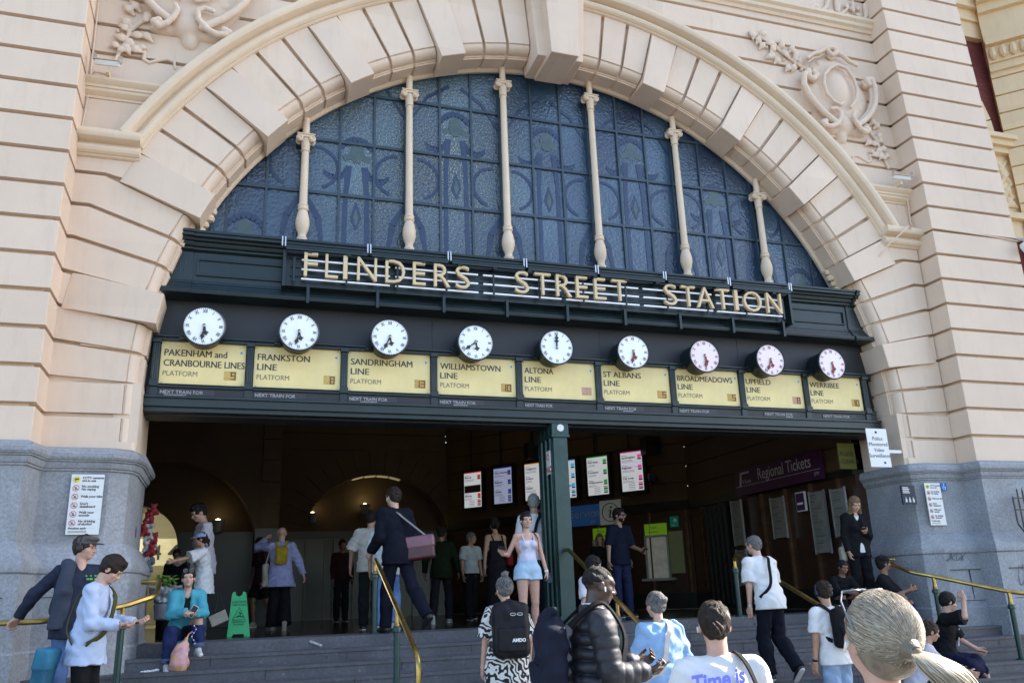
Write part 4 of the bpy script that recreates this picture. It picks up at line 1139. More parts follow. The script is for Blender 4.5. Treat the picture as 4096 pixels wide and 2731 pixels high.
# ================================================================== WING TO THE RIGHT
wing = empty('station_wing', (14, 2, 0), label='cream and red brick wing of the station beyond the right pier', cat='building')
def mat_brick():
    m = bpy.data.materials.new('red_brick'); m.use_nodes = True; n = m.node_tree; b = n.nodes['Principled BSDF']; b.inputs['Roughness'].default_value = .85
    tc = n.nodes.new('ShaderNodeTexCoord'); mp = n.nodes.new('ShaderNodeMapping'); mp.inputs['Rotation'].default_value = (R(90), 0, 0)
    br = n.nodes.new('ShaderNodeTexBrick'); br.inputs['Scale'].default_value = 4.4; br.inputs['Color1'].default_value = (.25, .065, .055, 1); br.inputs['Color2'].default_value = (.19, .045, .04, 1); br.inputs['Mortar'].default_value = (.12, .04, .038, 1)
    br.inputs['Mortar Size'].default_value = .025
    n.links.new(tc.outputs['Object'], mp.inputs[0]); n.links.new(mp.outputs[0], br.inputs[0]); n.links.new(br.outputs[0], b.inputs['Base Color'])
    return m
BRICK = mat_brick()
m = MB(); m.box((8.0, 2.2, -1.3), (13.2, 3.4, 26)); m.build('brick_wall', BRICK, wing)
m = MB()
m.box((8.5, 2.05, 13.35), (12.75, 2.25, 13.8)); m.box((8.5, 1.98, 13.8), (12.75, 2.25, 14.1)); m.box((8.5, 1.85, 14.1), (12.75, 2.25, 14.35)); m.box((8.5, 1.75, 14.35), (12.75, 2.25, 14.5)); m.box((8.5, 2.0, 14.5), (12.75, 2.25, 17))
m.build('upper_cornice', CREAM_W, wing); m = MB()
m.box((8.5, 1.80, 10.40), (12.95, 2.25, 10.52)); m.box((8.5, 1.88, 10.25), (12.9, 2.25, 10.40)); m.box((8.5, 1.98, 10.1), (12.85, 2.25, 10.25)); m.box((8.5, 2.12, 8.4), (12.80, 2.25, 10.1)); m.box((8.5, 1.9, 8.35), (12.95, 2.25, 8.5)); m.box((8.5, 2.05, 7.9), (12.85, 2.25, 8.35))
m.build('cream_band', CREAM_W, wing)
m = MB()
for r0, r1, y in ((1.25, 1.55, 2.10), (1.0, 1.22, 2.14)):
    for a0 in range(0, 180, 15):
        q = [(10.95 + r_ * 1.0 * math.cos(R(a)), 10.52 + r_ * 1.35 * math.sin(R(a))) for r_, a in ((r0, a0 + .5), (r1, a0 + .5), (r1, a0 + 14.5), (r0, a0 + 14.5))]
        m.prism(q, y, 2.22)
m.build('arched_surround', CREAM_W, wing)
v = Vol((12.1, 1.95, 8.55), (12.85, 2.2, 10.05), .03)
for pts in ([(12.3, 8.7), (12.6, 9.0), (12.3, 9.3), (12.6, 9.6), (12.35, 9.9)], [(12.65, 8.75), (12.35, 9.05), (12.65, 9.35), (12.4, 9.7), (12.65, 9.95)]):
    for a, b in zip(pts[:-1], pts[1:]): v.cap((a[0], 2.12, a[1]), (b[0], 2.12, b[1]), .06, .045)
for c in ((12.47, 9.15), (12.47, 9.55), (12.5, 8.8)): v.ell((c[0], 2.1, c[1]), (.1, .07, .1))
vol_object('scroll_panel', [v], CREAM_W, wing).location = (-14, -2, 0)
# rusticated return turning to the street, its unseen length set to shade the steps
m = MB(); A = Vector((12.62, 1.98)); D = Vector((1, -1)).normalized(); Nn = Vector((-1, -1)).normalized(); L = 7.6
def slab(z0, z1, off, a=0.0, b=L, mi=0):
    p0 = A + D * a + Nn * off; p1 = A + D * b + Nn * off; p2 = A + D * b - Nn * 1.6; p3 = A + D * a - Nn * 1.6
    m.zprism([(p0.x, p0.y), (p1.x, p1.y), (p2.x, p2.y), (p3.x, p3.y)], z0, z1, mi)
z = -1.3
while z < 12.3: slab(z + .02, z + .46, .0); slab(z - .02, z + .02, -.06); z += .48
slab(12.3, 12.5, .08); slab(12.5, 12.95, .14); slab(12.95, 13.1, .28)
for k in range(30):
    p = A + D * (.12 + k * .22) + Nn * .17; m.lathe([(.02, 0), (.085, .06), (.09, .2), (.05, .32)], (p.x, p.y, 12.56), n=8)
slab(13.1, 13.9, .12); slab(13.9, 14.15, .24); slab(14.15, 14.5, .4); slab(14.5, 26, .05)
m.build('rusticated_return', CREAM_W, wing)
far = MB(); far.box((14.0, 3.0, -1.3), (40, 6, 18)); far.build('far_wall', CREAM_W, wing)

# ================================================================== CONCOURSE HALL
hall = empty('concourse_hall', (0, 6, 0), label='dim brown vaulted ticket hall seen through the opening', cat='hall')
def wallseg(a, b, z0, z1, mi=0, th=.3, mb=None, off=0.0):
    """upright slab from a to b in plan; off moves its face inward (left of a->b)"""
    a = Vector(a); b = Vector(b); d = (b - a).normalized(); n_ = Vector((-d.y, d.x))
    p = [a + n_ * off, b + n_ * off, b - n_ * th, a - n_ * th]
    mb.zprism([(q.x, q.y) for q in p], z0, z1, mi)
W = {'right': ((5.62, .6), (5.62, 6.3)), 'slant': ((5.62, 6.3), (1.2, 12.0)), 'back': ((1.2, 12.0), (-4.6, 12.0)), 'left': ((-4.6, 12.0), (-6.6, 6.4)), 'near': ((-7.6, 3.0), (-7.6, .6))}
hm = MB()
def courses(mb, a, b, z0, z1, pitch=.46, mi=0, jm_=1):
    a = Vector(a); b = Vector(b)
    wallseg(a, b, z0, z1, jm_, .35, mb, -.03)
    z = z0
    while z < z1 - .05:
        wallseg(a, b, z + .012, min(z1, z + pitch - .012), mi, .3, mb, .0); z += pitch
courses(hm, *W['right'], 2.28, 7.5); courses(hm, *W['slant'], 2.38, 7.5)
wallseg(*W['right'], 0, 2.2, 3, .3, hm); wallseg(*W['slant'], 0, 2.2, 3, .3, hm)
wallseg(*W['right'], 2.2, 2.32, 2, .3, hm, .05); wallseg(*W['slant'], 2.2, 2.42, 2, .3, hm, .05)
wallseg(*W['right'], 0, .35, 2, .3, hm, .03); wallseg(*W['slant'], 0, .35, 2, .3, hm, .03)
wallseg((-8.2, 7.2), (-8.2, .4), 0, 7.5, 0, .3, hm)
# back wall with a blind arch
courses(hm, (1.2, 12), (-3.7, 12), 4.4, 7.5)
courses(hm, (1.6, 12.0), (1.2, 12.0), 2.2, 4.4); courses(hm, (-2.75, 12), (-3.7, 12), 2.2, 4.4)
wallseg((1.5, 12.5), (-3.0, 12.5), 2.2, 4.5, 0, .2, hm)
acx, acz, ar = -.75, 1.9, 2.0
for k in range(19):
    a0, a1 = k * 10 - 5, k * 10 + 5
    def pp(r_, a): return (acx - r_ * math.cos(R(a)), max(2.2, acz + r_ * .92 * math.sin(R(a))))
    q = [pp(ar, a0 + .2), pp(ar, a1 - .2), pp(ar + .75, a1 - .1), pp(ar + .75, a0 + .1)]
    if q[2][1] > 2.21 or q[3][1] > 2.21: hm.prism(q, 11.96, 12.6, 0)
for s_ in (-1, 1):
    hm.prism([(acx + s_ * 2.7, 2.2), (acx + s_ * 2.7, 4.4), (acx + s_ * .2, 4.4), (acx + s_ * 1.3, 4.05), (acx + s_ * 2.2, 3.4), (acx + s_ * 2.65, 2.5)], 11.99, 12.6, 0)
wallseg((1.4, 12), (-3.7, 12), 0, 2.06, 2, .3, hm); wallseg((1.2, 12), (-3.7, 12), 2.06, 2.22, 2, .3, hm, .07)
# left wall: a tall arch, and a lower arch behind it that opens on the lit arcade
def holed(mb, xa, xb, y, cx_, cz_, r_, th, mi=0, zt=7.3):
    n_ = 24; ring_ = [(cx_ - r_, 0), (cx_ - r_, cz_)] + [(cx_ - r_ * math.cos(math.pi * k / n_), cz_ + r_ * math.sin(math.pi * k / n_)) for k in range(1, n_)] + [(cx_ + r_, cz_), (cx_ + r_, 0)]
    mb.prism([(xa, 0), (xa, zt), (cx_ - r_, zt), (cx_ - r_, 0)], y, y + th, mi); mb.prism([(cx_ + r_, 0), (cx_ + r_, zt), (xb, zt), (xb, 0)], y, y + th, mi)
    for a, b in zip(ring_[1:-2], ring_[2:-1]): mb.prism([a, b, (b[0], zt), (a[0], zt)], y, y + th, mi)
holed(hm, -9.5, -3.6, 7.05, -5.7, 1.6, 1.65, .6, 0); holed(hm, -9.5, -3.7, 7.85, -6.41, 1.60, .86, .3, 0)
hm.box((-3.72, 7.6, 0), (-3.6, 12.2, 7.3), 0)
for k in range(13):
    a0, a1 = k * 14 - 2, k * 14 + 12
    for (cx_, cz_, r0, r1, yy) in ((-5.7, 1.6, 1.66, 2.15, 6.99), (-6.41, 1.6, .87, 1.25, 7.79)):
        q = [(cx_ - r_ * math.cos(R(a)), cz_ + r_ * math.sin(R(a))) for r_, a in ((r0, a0), (r0, a1), (r1, a1), (r1, a0))]
        if min(z for x, z in q) > 1.5: hm.prism(q, yy, yy + .1, 0)
for k in range(12):
    z = 1.95 + .45 * k; hm.box((-3.95, 6.98, z + .012), (-3.58, 7.3, z + .438), 0)
for (xa, xb, yy) in ((-4.04, -3.56, 6.96), (-9.0, -7.36, 6.96), (-5.54, -3.7, 7.76)): hm.box((xa, yy, 0), (xb, yy + .1, 1.9), 2)
if False: pass
hm.box((-9.6, .5, 7.3), (7, 16, 7.5), 1)
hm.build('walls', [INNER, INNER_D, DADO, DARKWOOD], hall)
BRZ = mat('bronze_trim', (.20, .10, .05), rough=.35, metal=.6, var=.3)
for i in range(7):                                   # bronze edged jambs of the ticket windows on the right wall
    m = MB(); y = 1.0 + i * .78; m.box((5.555, y, .35), (5.62, y + .05, 2.2), 0); m.build('bronze_mullion', BRZ, hall)
for i in (.1, 1.02, 1.95, 2.4, 3.5):
    m = MB(); p = Vector((5.62, 6.3)) + (Vector((1.2, 12)) - Vector((5.62, 6.3))).normalized() * i; m.zprism([(p.x - .07, p.y - .05), (p.x, p.y - .05), (p.x, p.y + .02), (p.x - .07, p.y + .02)], .35, 2.2, 0); m.build('bronze_mullion', BRZ, hall)
GATE_M = [mat('gate_dark', (.012, .012, .012), rough=.3, var=0), mat('gate_edge', (.10, .09, .05), rough=.4, var=0)]
m = MB()
m.box((5.5, 4.55, 0), (5.60, 5.5, 2.15), 0)
for k in range(5): m.box((5.47, 4.62 + k * .19, .1), (5.5, 4.66 + k * .19, 2.1), 0)
m.build('doorway_grille', GATE_M, hall); m = MB()
m.box((-3.2, 11.9, 0), (-2.1, 11.96, 2.0), 0); m.box((-1.9, 11.9, 0), (.9, 11.96, 2.0), 0)
for x in (-3.15, -2.65, -2.15, -1.4, -.9, -.3, .2, .7): m.box((x, 11.86, 0), (x + .04, 11.9, 1.95), 1)
m.build('ticket_gate', GATE_M, hall)
# lit room behind the left arch
shop = empty('lit_arcade', (-8, 13, 0), label='brightly lit cream arcade beyond the left arch', cat='arcade')
SHOPW = mat('arcade_wall', (.60, .58, .44), rough=.7, var=.05)
m = MB(); m.box((-11.5, 15, 0), (-4, 15.2, 3.4)); m.box((-11.5, 8.2, 0), (-11.3, 15, 3.4)); m.box((-11.5, 8.2, 3.0), (-4.6, 15.2, 3.15)); m.box((-5.2, 8.2, 0), (-5.0, 15, 3.4)); m.build('walls', SHOPW, shop)
m = MB(); m.box((-11.3, 9.4, -.1), (-4.7, 16, -.002)); m.build('arcade_floor', mat('arcade_tiles', (.3, .26, .2), rough=.3), shop)
m = MB(); m.box((-8.9, 10.0, 1.25), (-8.85, 13, 2.35)); m.build('sign_band', WHITE, shop) if 0 else None
def lamp(name, loc, power, size, par=None, col=(1, .85, .55), typ='POINT'):
    ld_ = bpy.data.lights.new(name, typ); ld_.energy = power; ld_.color = col
    if typ == 'AREA': ld_.size = size
    else: ld_.shadow_soft_size = size
    o = bpy.data.objects.new(name, ld_); COL.objects.link(o); o.location = loc
    return o
EM = bpy.data.materials.new('lamp_glow'); EM.use_nodes = True; EM.node_tree.nodes['Principled BSDF'].inputs['Emission Color'].default_value = (1, .85, .5, 1); EM.node_tree.nodes['Principled BSDF'].inputs['Emission Strength'].default_value = 1.4
m = MB(); m.box((-7.6, 12, 2.97), (-6.9, 12.3, 2.995)); m.box((-7.0, 10.2, 2.97), (-6.5, 10.4, 2.995)); m.build('ceiling_panel_lamp', EM, shop)
lamp('arcade_lamp', (-7.4, 10.8, 2.6), 38, .3, col=(1, .93, .74))
t = empty('platform_number_sign', (-7.2, 12.5, 1.6), label='pale sign band with large figures 4 4 inside the arcade', cat='sign')
m = MB(); m.box((-8.0, 12.5, 1.45), (-5.3, 12.55, 2.12)); m.build('panel', SHOPW, t)
m = MB()
for x in (-6.42, -6.02): put_text(m, '4', .52, (x, 12.49, 1.60), bold=.004)
m.build('figures', INK, t)
# wall lamps
def wall_lamp(loc, power, lab, out=Vector((0, -1))):
    t = empty('wall_lamp', loc, label=lab, cat='wall lamp', group='up lights on the hall walls')
    m = MB(); m.lathe([(.04, -.26), (.09, -.24), (.13, -.04), (.14, 0), (.11, 0), (.02, -.04)], loc, n=12); m.build('shade', mat('lamp_shade_grey', (.2, .2, .19), rough=.5), t)
    m = MB(); m.lathe([(.02, -.03), (.05, -.01), (.05, .02), (.01, .04)], loc, n=10); m.build('bulb', EM, t)
    o = lamp('wall_lamp_light', (0, 0, .12), power, .05, col=(1, .82, .35)); o.parent = t
wall_lamp((-2.45, 12.2, 2.72), .45, 'up light on the back wall left of the suited man')
wall_lamp((-1.05, 12.2, 2.95), .5, 'up light hidden behind the head of the suited man')
wall_lamp((-4.78, 7.55, 2.12), .18, 'up light on the left hall wall behind the tall man in white')
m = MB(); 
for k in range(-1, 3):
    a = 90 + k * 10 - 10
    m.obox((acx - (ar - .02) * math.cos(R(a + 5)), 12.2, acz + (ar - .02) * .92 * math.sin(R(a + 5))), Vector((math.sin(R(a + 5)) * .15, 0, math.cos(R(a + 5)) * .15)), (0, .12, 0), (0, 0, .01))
m.build('soffit_painted_glow', mat('soffit_glow_paint', (.75, .68, .38), emit=.05), hall)  # lamplight on the arch soffit, put in as pale glowing pieces
# unseen fill light added so that the hall is not pitch black
lamp('hall_fill_light', (0, 6.5, 6.6), 9, .8, col=(1, .8, .5))

# ------------------------------------------------ departure screens
HD = [('screen_red', (.62, .03, .02)), ('screen_navy', (.03, .05, .28)), ('screen_amber', (.80, .35, .01)), ('screen_sky', (.05, .45, .85)), ('screen_green', (.04, .33, .05)), ('screen_pink', (.72, .10, .35))]
SCW = mat('screen_white_glow', (.55, .57, .60), rough=.4, var=0, emit=.17)
SCD = mat('screen_dim_glow', (.38, .42, .60), rough=.4, var=0, emit=.13)
STXT = mat('screen_grey_text', (.06, .06, .07), rough=.5, var=0)
NAMES = [['Mernda', '', 'Mernda'], ['Glen Waverley', 'Belgrave', 'Lilydale'], ['Craigieburn', 'Sunbury', 'Upfield'], ['Pakenham', 'Cranbourne', 'East Pakenham'], ['Werribee', 'Frankston', 'Williamstown'], ['Sandringham', 'Regional', 'City Loop']]
p0 = Vector((1.56, 11.25)); p1 = Vector((4.66, 7.30)); dv_ = (p1 - p0).normalized(); nv = Vector((dv_.y, -dv_.x))
cpos = [(.25, 0), (1.25, 0), (2.25, 0), (3.20, 0), (4.12, 0), (5.07, 0)]
zt_ = [3.68, 3.70, 3.70, 3.66, 3.66, 3.67]
for i in range(6):
    s0 = cpos[i][0]; c = p0 + dv_ * s0; ux = Vector((dv_.x, dv_.y, 0)); nn = Vector((nv.x, nv.y, 0))
    if nn.y > 0: nn = -nn
    W_, H_ = .57, .95
    zc = zt_[i] - H_ / 2 + .02
    O = Vector((c.x, c.y, zc))
    lab = ['departure screen with a red header, leftmost of the hanging row', 'dim bluish departure screen, second in the hanging row', 'departure screen with an amber header just left of the iron post', 'departure screen with sky blue tabs half hidden by the iron post', 'departure screen with a green header and Werribee at the top', 'departure screen with pink and purple bands, rightmost of the row'][i]
    t = empty('departure_screen', (O.x, O.y, zc), label=lab, cat='screen', group='departure screens hanging in the hall')
    m = MB(); m.obox(O - nn * .05, ux * (W_ / 2 + .085), nn * .045, Vector((0, 0, H_ / 2 + .085))); m.build('casing', BLACK, t)
    m = MB(); m.obox(O + nn * .0, ux * W_ / 2, nn * .004, Vector((0, 0, H_ / 2))); m.build('display', SCD if i == 1 else SCW, t)
    m = MB()
    def bar_(u0, u1, v0, v1, mi, d=.006): m.obox(O + nn * d + ux * ((u0 + u1) / 2 - .5) * W_ + Vector((0, 0, ((v0 + v1) / 2 - .5) * H_)), ux * (u1 - u0) / 2 * W_, nn * .001, Vector((0, 0, (v1 - v0) / 2 * H_)), mi)
    def txt(s_, u, v, sz, d=.0075): put_text(m, s_, sz, O + nn * d + ux * (u - .5) * W_ + Vector((0, 0, (v - .5) * H_)), ux, (0, 0, 1), 0, bold=.002)
    r_ = random.Random(i)
    bar_(0, 1, .975, 1, 1)
    for q, nm in enumerate(NAMES[i]):
        v = .84 - q * .265
        if i == 0 and q == 1: bar_(.02, .98, v - .16, v + .05, 0); continue
        bar_(.05, .30, v + .06, v + .07, 0); txt(nm, .05, v - .01, .072); bar_(.80, .97, v - .02, v + .07, 1, .0065); bar_(.80, .97, v - .06, v - .025, 0)
        for z in range(2): bar_(.05, .05 + r_.uniform(.3, .6), v - .06 - z * .03, v - .052 - z * .03, 0)
    for q in range(4):
        bar_(.3, .6, .045 + q * .045, .055 + q * .045, 0); bar_(.78, .97, .035 + q * .047, .07 + q * .047, 1 if q % 2 else 0)
    if i == 5: bar_(0, 1, .60, .612, 2); bar_(0, 1, .72, .727, 2)
    m.build('print', [STXT, mat(*HD[i], rough=.5, var=0, emit=.14), mat('screen_purple', (.3, .03, .5), var=0, emit=.3)], t)
    m = MB(); m.tube([(O.x, O.y + .1, zc + H_ / 2), (O.x, O.y + .1, 7.3)], .025, n=6); m.build('hanger', BLACK, t)
# boxes between the screens
for i, s0 in enumerate((2.25, 5.61)):
    c = p0 + dv_ * s0; zz = 3.82 if i == 0 else 3.55
    m = MB(); m.box((c.x - .2, c.y - .15, zz), (c.x + .2, c.y + .15, zz + .42)); m.lathe([(.05, 0), (.05, .1)], (c.x, c.y - .3, zz + .2), axis='y', n=10)
    tag(m.build('speaker_box', BLACK), ['black speaker box between the hanging screens by the post', 'black speaker box beyond the rightmost screen'][i], 'speaker', 'speakers among the screens')
c = p0 + dv_ * 5.55
m = MB(); m.lathe([(.02, -.1), (.1, -.04), (.1, .12)], (c.x, c.y - .1, 2.95), n=12); m.box((c.x - .05, c.y - .1, 3.0), (c.x + .05, c.y + .3, 3.1))
tag(m.build('hall_camera', BLACK), 'black dome camera below the rightmost screen', 'security camera')

def slant_pt(s0, z, off=.06):           # a point on the slanting wall, s0 metres from its right end
    a = Vector((5.62, 6.3)); b = Vector((1.2, 12)); d = (b - a).normalized(); n_ = Vector((-d.y, d.x))
    n_ = n_ if n_.y < 0 else -n_
    q = a + d * s0 + n_ * off
    return Vector((q.x, q.y, z)), Vector((-d.x, -d.y, 0)), Vector((n_.x, n_.y, 0))
def slab_sign(name, s0, z0, w_, h_, mats, lab, texts=(), cat='sign', extra=None, group=None):
    O, ux, nn = slant_pt(s0, z0)
    t = empty(name, O, label=lab, cat=cat, group=group)
    m = MB(); m.obox(O + ux * w_ / 2 + Vector((0, 0, h_ / 2)), ux * w_ / 2, nn * .02, Vector((0, 0, h_ / 2))); m.build('panel', mats[0], t)
    m = MB()
    for s_, u, v, sz, mi in texts: put_text(m, s_, sz, O + nn * .024 + ux * u + Vector((0, 0, v)), ux, (0, 0, 1), mi)
    if extra: extra(m, O, ux, nn)
    if m.v: m.build('printing', list(mats[1:]), t)
    return t
SV = mat('service_blue', (.03, .12, .36), rough=.4, var=0, emit=.03)
slab_sign('service_sign', 4.53, 2.02, 2.2, .50, (SV, mat('sign_pale_text', (.42, .5, .62), var=0)), 'blue sign with pale lettering reading Customer Service, cut by the iron post', [('Customer Service', .08, .20, .29, 0), ('ptv', 1.95, .05, .11, 0)])
def info(m, O, ux, nn):
    c = O + ux * .29 + Vector((0, 0, .29)) + nn * .026
    m.tube([c + ux * .22 * math.cos(t_) + Vector((0, 0, .22 * math.sin(t_))) for t_ in np.linspace(0, 2 * math.pi, 25)], .010, n=5)
    m.obox(c + ux * 0 + Vector((0, 0, -.03)), ux * .02 + Vector((0, 0, 0)), nn * .003, Vector((ux.x * .02, ux.y * .02, .085)))
    m.obox(c + ux * -.03 + Vector((0, 0, .045)), ux * .03, nn * .003, Vector((0, 0, .008))); m.obox(c + ux * .01 + Vector((0, 0, -.12)), ux * .05, nn * .003, Vector((0, 0, .008)))
    m.tube([c + ux * .03 + Vector((0, 0, .12)) - nn * .003, c + ux * .03 + Vector((0, 0, .12)) + nn * .003], .028, n=12)
slab_sign('information_sign', 2.32, 2.0, .58, .58, (mat('info_pale_grey', (.42, .46, .44), var=0, emit=.02), INK), 'square pale sign with a circled letter i in the hall', extra=info)
LIME = mat('lime_sign', (.20, .42, .02), rough=.5, var=.1, emit=.05)
WINL = mat('ticket_window_light', (.30, .30, .27), rough=.3, var=.3, nscale=4, emit=.05)
for k, (s0, lab) in enumerate(((2.55, 'lime green sign above the ticket window behind the navy shirted man'), (1.15, 'lime green sign above the ticket window right of the navy shirted man'))):
    slab_sign('window_sign', s0, 1.66, .56, .27, (LIME, INK), lab, [('Ticket', .12, .155, .08, 0), ('window', .10, .06, .08, 0)], group='lime signs over ticket windows')
    O, ux, nn = slant_pt(s0, .66, .07)
    t = empty('ticket_window', O, label=['grey framed ticket window behind the navy shirted man', 'grey framed ticket window where a person stands waiting'][k], cat='ticket window', group='ticket windows')
    m = MB()
    for a in (0, .56): m.obox(O + ux * a + Vector((0, 0, .48)), ux * .025, nn * .02, Vector((0, 0, .5)))
    m.obox(O + ux * .28 + Vector((0, 0, .98)), ux * .3, nn * .02, Vector((0, 0, .025))); m.obox(O + ux * .28 + Vector((0, 0, .0)), ux * .4, nn * .1, Vector((0, 0, .03)))
    m.build('frame', mat('window_frame_grey', (.32, .33, .30), rough=.4), t)
    m = MB(); m.obox(O + ux * .28 + Vector((0, 0, .5)) - nn * .01, ux * .26, nn * .004, Vector((0, 0, .47))); m.build('pane', WINL, t)
slab_sign('poster', .55, .78, .34, .95, (mat('green_poster', (.10, .12, .06), emit=.03), INK), 'tall greenish poster below the heart sign', cat='poster')
slab_sign('heart_sign', .48, 1.82, .2, .24, (mat('aed_green', (.0, .22, .14), emit=.03), WHITE), 'small green sign with a white heart', [('AED', .03, .02, .05, 0)], extra=lambda m, O, ux, nn: (m.obox(O + ux * .13 + nn * .024 + Vector((0, 0, .15)), (ux + Vector((0, 0, 1))) * .026, nn * .002, (ux - Vector((0, 0, 1))) * .026)))

# right wall: regional tickets sign and posters   (x = 5.5 facing left; text runs towards the viewer)
rs = empty('regional_tickets_sign', (5.5, 2.6, 2.5), label='dark purple sign reading Regional Tickets on the right hall wall', cat='sign')
m = MB(); m.box((5.44, 1.22, 2.22), (5.50, 4.0, 2.745)); m.build('panel', mat('sign_purple', (.050, .010, .050), rough=.35, var=.05), rs)
m = MB(); uy = (0, 0, 1); uxr = (0, -1, 0)
put_text(m, 'Regional Tickets', .32, (5.43, 3.18, 2.46), uxr, uy, sx=.80)
put_text(m, 'V/Line', .12, (5.43, 3.72, 2.44), uxr, uy)
m.obox((5.43, 3.78, 2.52), (0, .03, .0), (.002, 0, 0), (0, -.03, .13)); m.obox((5.43, 3.62, 2.655), (0, .17, 0), (.002, 0, 0), (0, 0, .018))
put_text(m, 'ptv', .11, (5.43, 1.42, 2.30), uxr, uy); m.box((5.431, 1.24, 2.395), (5.436, 3.98, 2.402))
m.build('lettering', mat('sign_silver_text', (.55, .5, .55), var=0), rs)
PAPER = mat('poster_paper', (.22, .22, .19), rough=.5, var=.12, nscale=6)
def rposter(y0, y1, z0, z1, lab, seed, m0=PAPER, rows=5):
    t = empty('wall_poster', (5.5, y0, z0), label=lab, cat='poster', group='posters on the right hall wall')
    m = MB(); m.box((5.50, y0, z0), (5.55, y1, z1)); m.build('sheet', m0, t)
    m = MB(); m.box((5.49, y0 - .02, z0 - .02), (5.53, y0, z1 + .02)); m.box((5.49, y1, z0 - .02), (5.53, y1 + .02, z1 + .02)); m.build('frame', SILVER, t)
    m = MB(); r_ = random.Random(seed)
    for k in range(rows * 4):
        z = z1 - .06 - k * (z1 - z0 - .1) / (rows * 4); a = r_.uniform(.3, .95)
        m.box((5.496, y1 - .04 - (y1 - y0 - .08) * a, z), (5.499, y1 - .04, z + (.006 if k % 4 else .014)))
    m.build('print', STXT, t)
rposter(4.0, 4.35, 1.25, 2.15, 'narrow grey poster just left of the doorway mullion', 1); rposter(4.0, 4.35, .45, 1.15, 'lower grey poster behind the bent man', 2)
rposter(2.55, 2.95, 1.3, 2.05, 'upright pale poster under the regional tickets sign', 3)
rposter(1.35, 1.75, .95, 2.02, 'large pale timetable sheet near the blonde woman', 4, rows=8)
rposter(.80, 1.15, 1.2, 2.0, 'pale poster behind the blonde woman at the wall end', 5)
t = empty('purple_notice', (5.5, 1.95, 1.8), label='small purple notice in a white frame on the right wall', cat='notice')
m = MB(); m.box((5.50, 1.88, 1.72), (5.54, 2.15, 2.07)); m.build('frame', WHITE, t)
m = MB(); m.box((5.49, 1.90, 1.74), (5.50, 2.13, 2.05)); m.box((5.487, 1.93, 1.84), (5.489, 2.1, 1.88), 1); m.build('face', [mat('notice_purple', (.06, .02, .08), var=0), WHITE], t)
t = empty('please_clear_sign', (5.2, .75, 2.4), label='hanging yellow sign reading PLEASE CLEAR at the right of the opening', cat='sign')
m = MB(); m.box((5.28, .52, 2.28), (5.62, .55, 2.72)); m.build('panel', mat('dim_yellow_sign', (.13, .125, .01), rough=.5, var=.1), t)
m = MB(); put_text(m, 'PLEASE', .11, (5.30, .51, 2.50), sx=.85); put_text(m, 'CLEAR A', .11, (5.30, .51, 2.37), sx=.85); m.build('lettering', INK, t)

# ================================================================== LOOSE THINGS ON THE LANDING
wf = empty('wet_floor_sign', (-4.33, 1.43, 0), label='bright green folding wet floor sign standing on the landing', cat='floor sign')
GRN = mat('bright_green_plastic', (.02, .42, .13), rough=.4, var=.05)
GRD = mat('green_print', (.01, .12, .04), rough=.5, var=0)
def board(yf, yt, nm):
    m = MB(); pts = [(-4.48, 0), (-4.42, .0), (-4.40, .035), (-4.27, .035), (-4.25, 0), (-4.18, 0), (-4.255, .56), (-4.27, .585), (-4.30, .59), (-4.31, .545), (-4.35, .525), (-4.39, .545), (-4.40, .59), (-4.43, .585), (-4.445, .56)]
    n_ = len(pts); f = lambda x, z, o: (x, yf + (yt - yf) * z / .59 + o, z)
    m.add([f(x, z, 0) for x, z in pts] + [f(x, z, .022) for x, z in pts], [tuple(range(n_)), tuple(range(2 * n_ - 1, n_ - 1, -1))] + [(i, (i + 1) % n_, n_ + (i + 1) % n_, n_ + i) for i in range(n_)])
    return m.build(nm, GRN, wf)
board(1.30, 1.42, 'front_board'); board(1.58, 1.46, 'rear_board')
m = MB(); ux = Vector((1, 0, 0)); uy = Vector((0, .2, 1)).normalized()
for s_, z, sz in (('CAUTION', .44, .045), ('WET FLOOR', .405, .032), ('CLEANING IN', .185, .030), ('PROGRESS', .150, .030)):
    put_text(m, s_, sz, (-4.338, 1.295 + z * .2, z), ux, uy, align='CENTER', bold=.001)
A_ = [(-4.42, .22), (-4.255, .22), (-4.338, .385)]
m.tube([(x, 1.296 + z * .2, z) for x, z in A_ + A_[:1]], .004, n=5)
m.tube([(x, 1.294 + z * .2, z) for x, z in ((-4.375, .255), (-4.33, .27), (-4.31, .30), (-4.34, .315))], .008, n=5); m.tube([(x, 1.294 + z * .2, z) for x, z in ((-4.33, .27), (-4.29, .255), (-4.28, .275))], .007, n=5)
m.build('printing', GRD, wf)

bn = empty('black_bin', (-5.25, 1.75, 0), label='round black bin with a grey liner beside the left granite jamb', cat='bin')
m = MB(); m.lathe([(.20, 0), (.22, .40), (.23, .42)], (-5.2, 1.55, 0), n=20); m.build('drum', BLACK, bn)
v = Vol((-5.5, 1.25, .36), (-4.9, 1.85, .56), .014); v.cap((-5.2, 1.55, .40), (-5.2, 1.55, .50), .235, .23, cut=2); v.wrinkle(.012, (20, 18, 16), 3)
o = vol_object('liner', [v], mat('grey_plastic_liner', (.20, .20, .22), rough=.25), bn); o.location = (5.25, -1.75, 0)
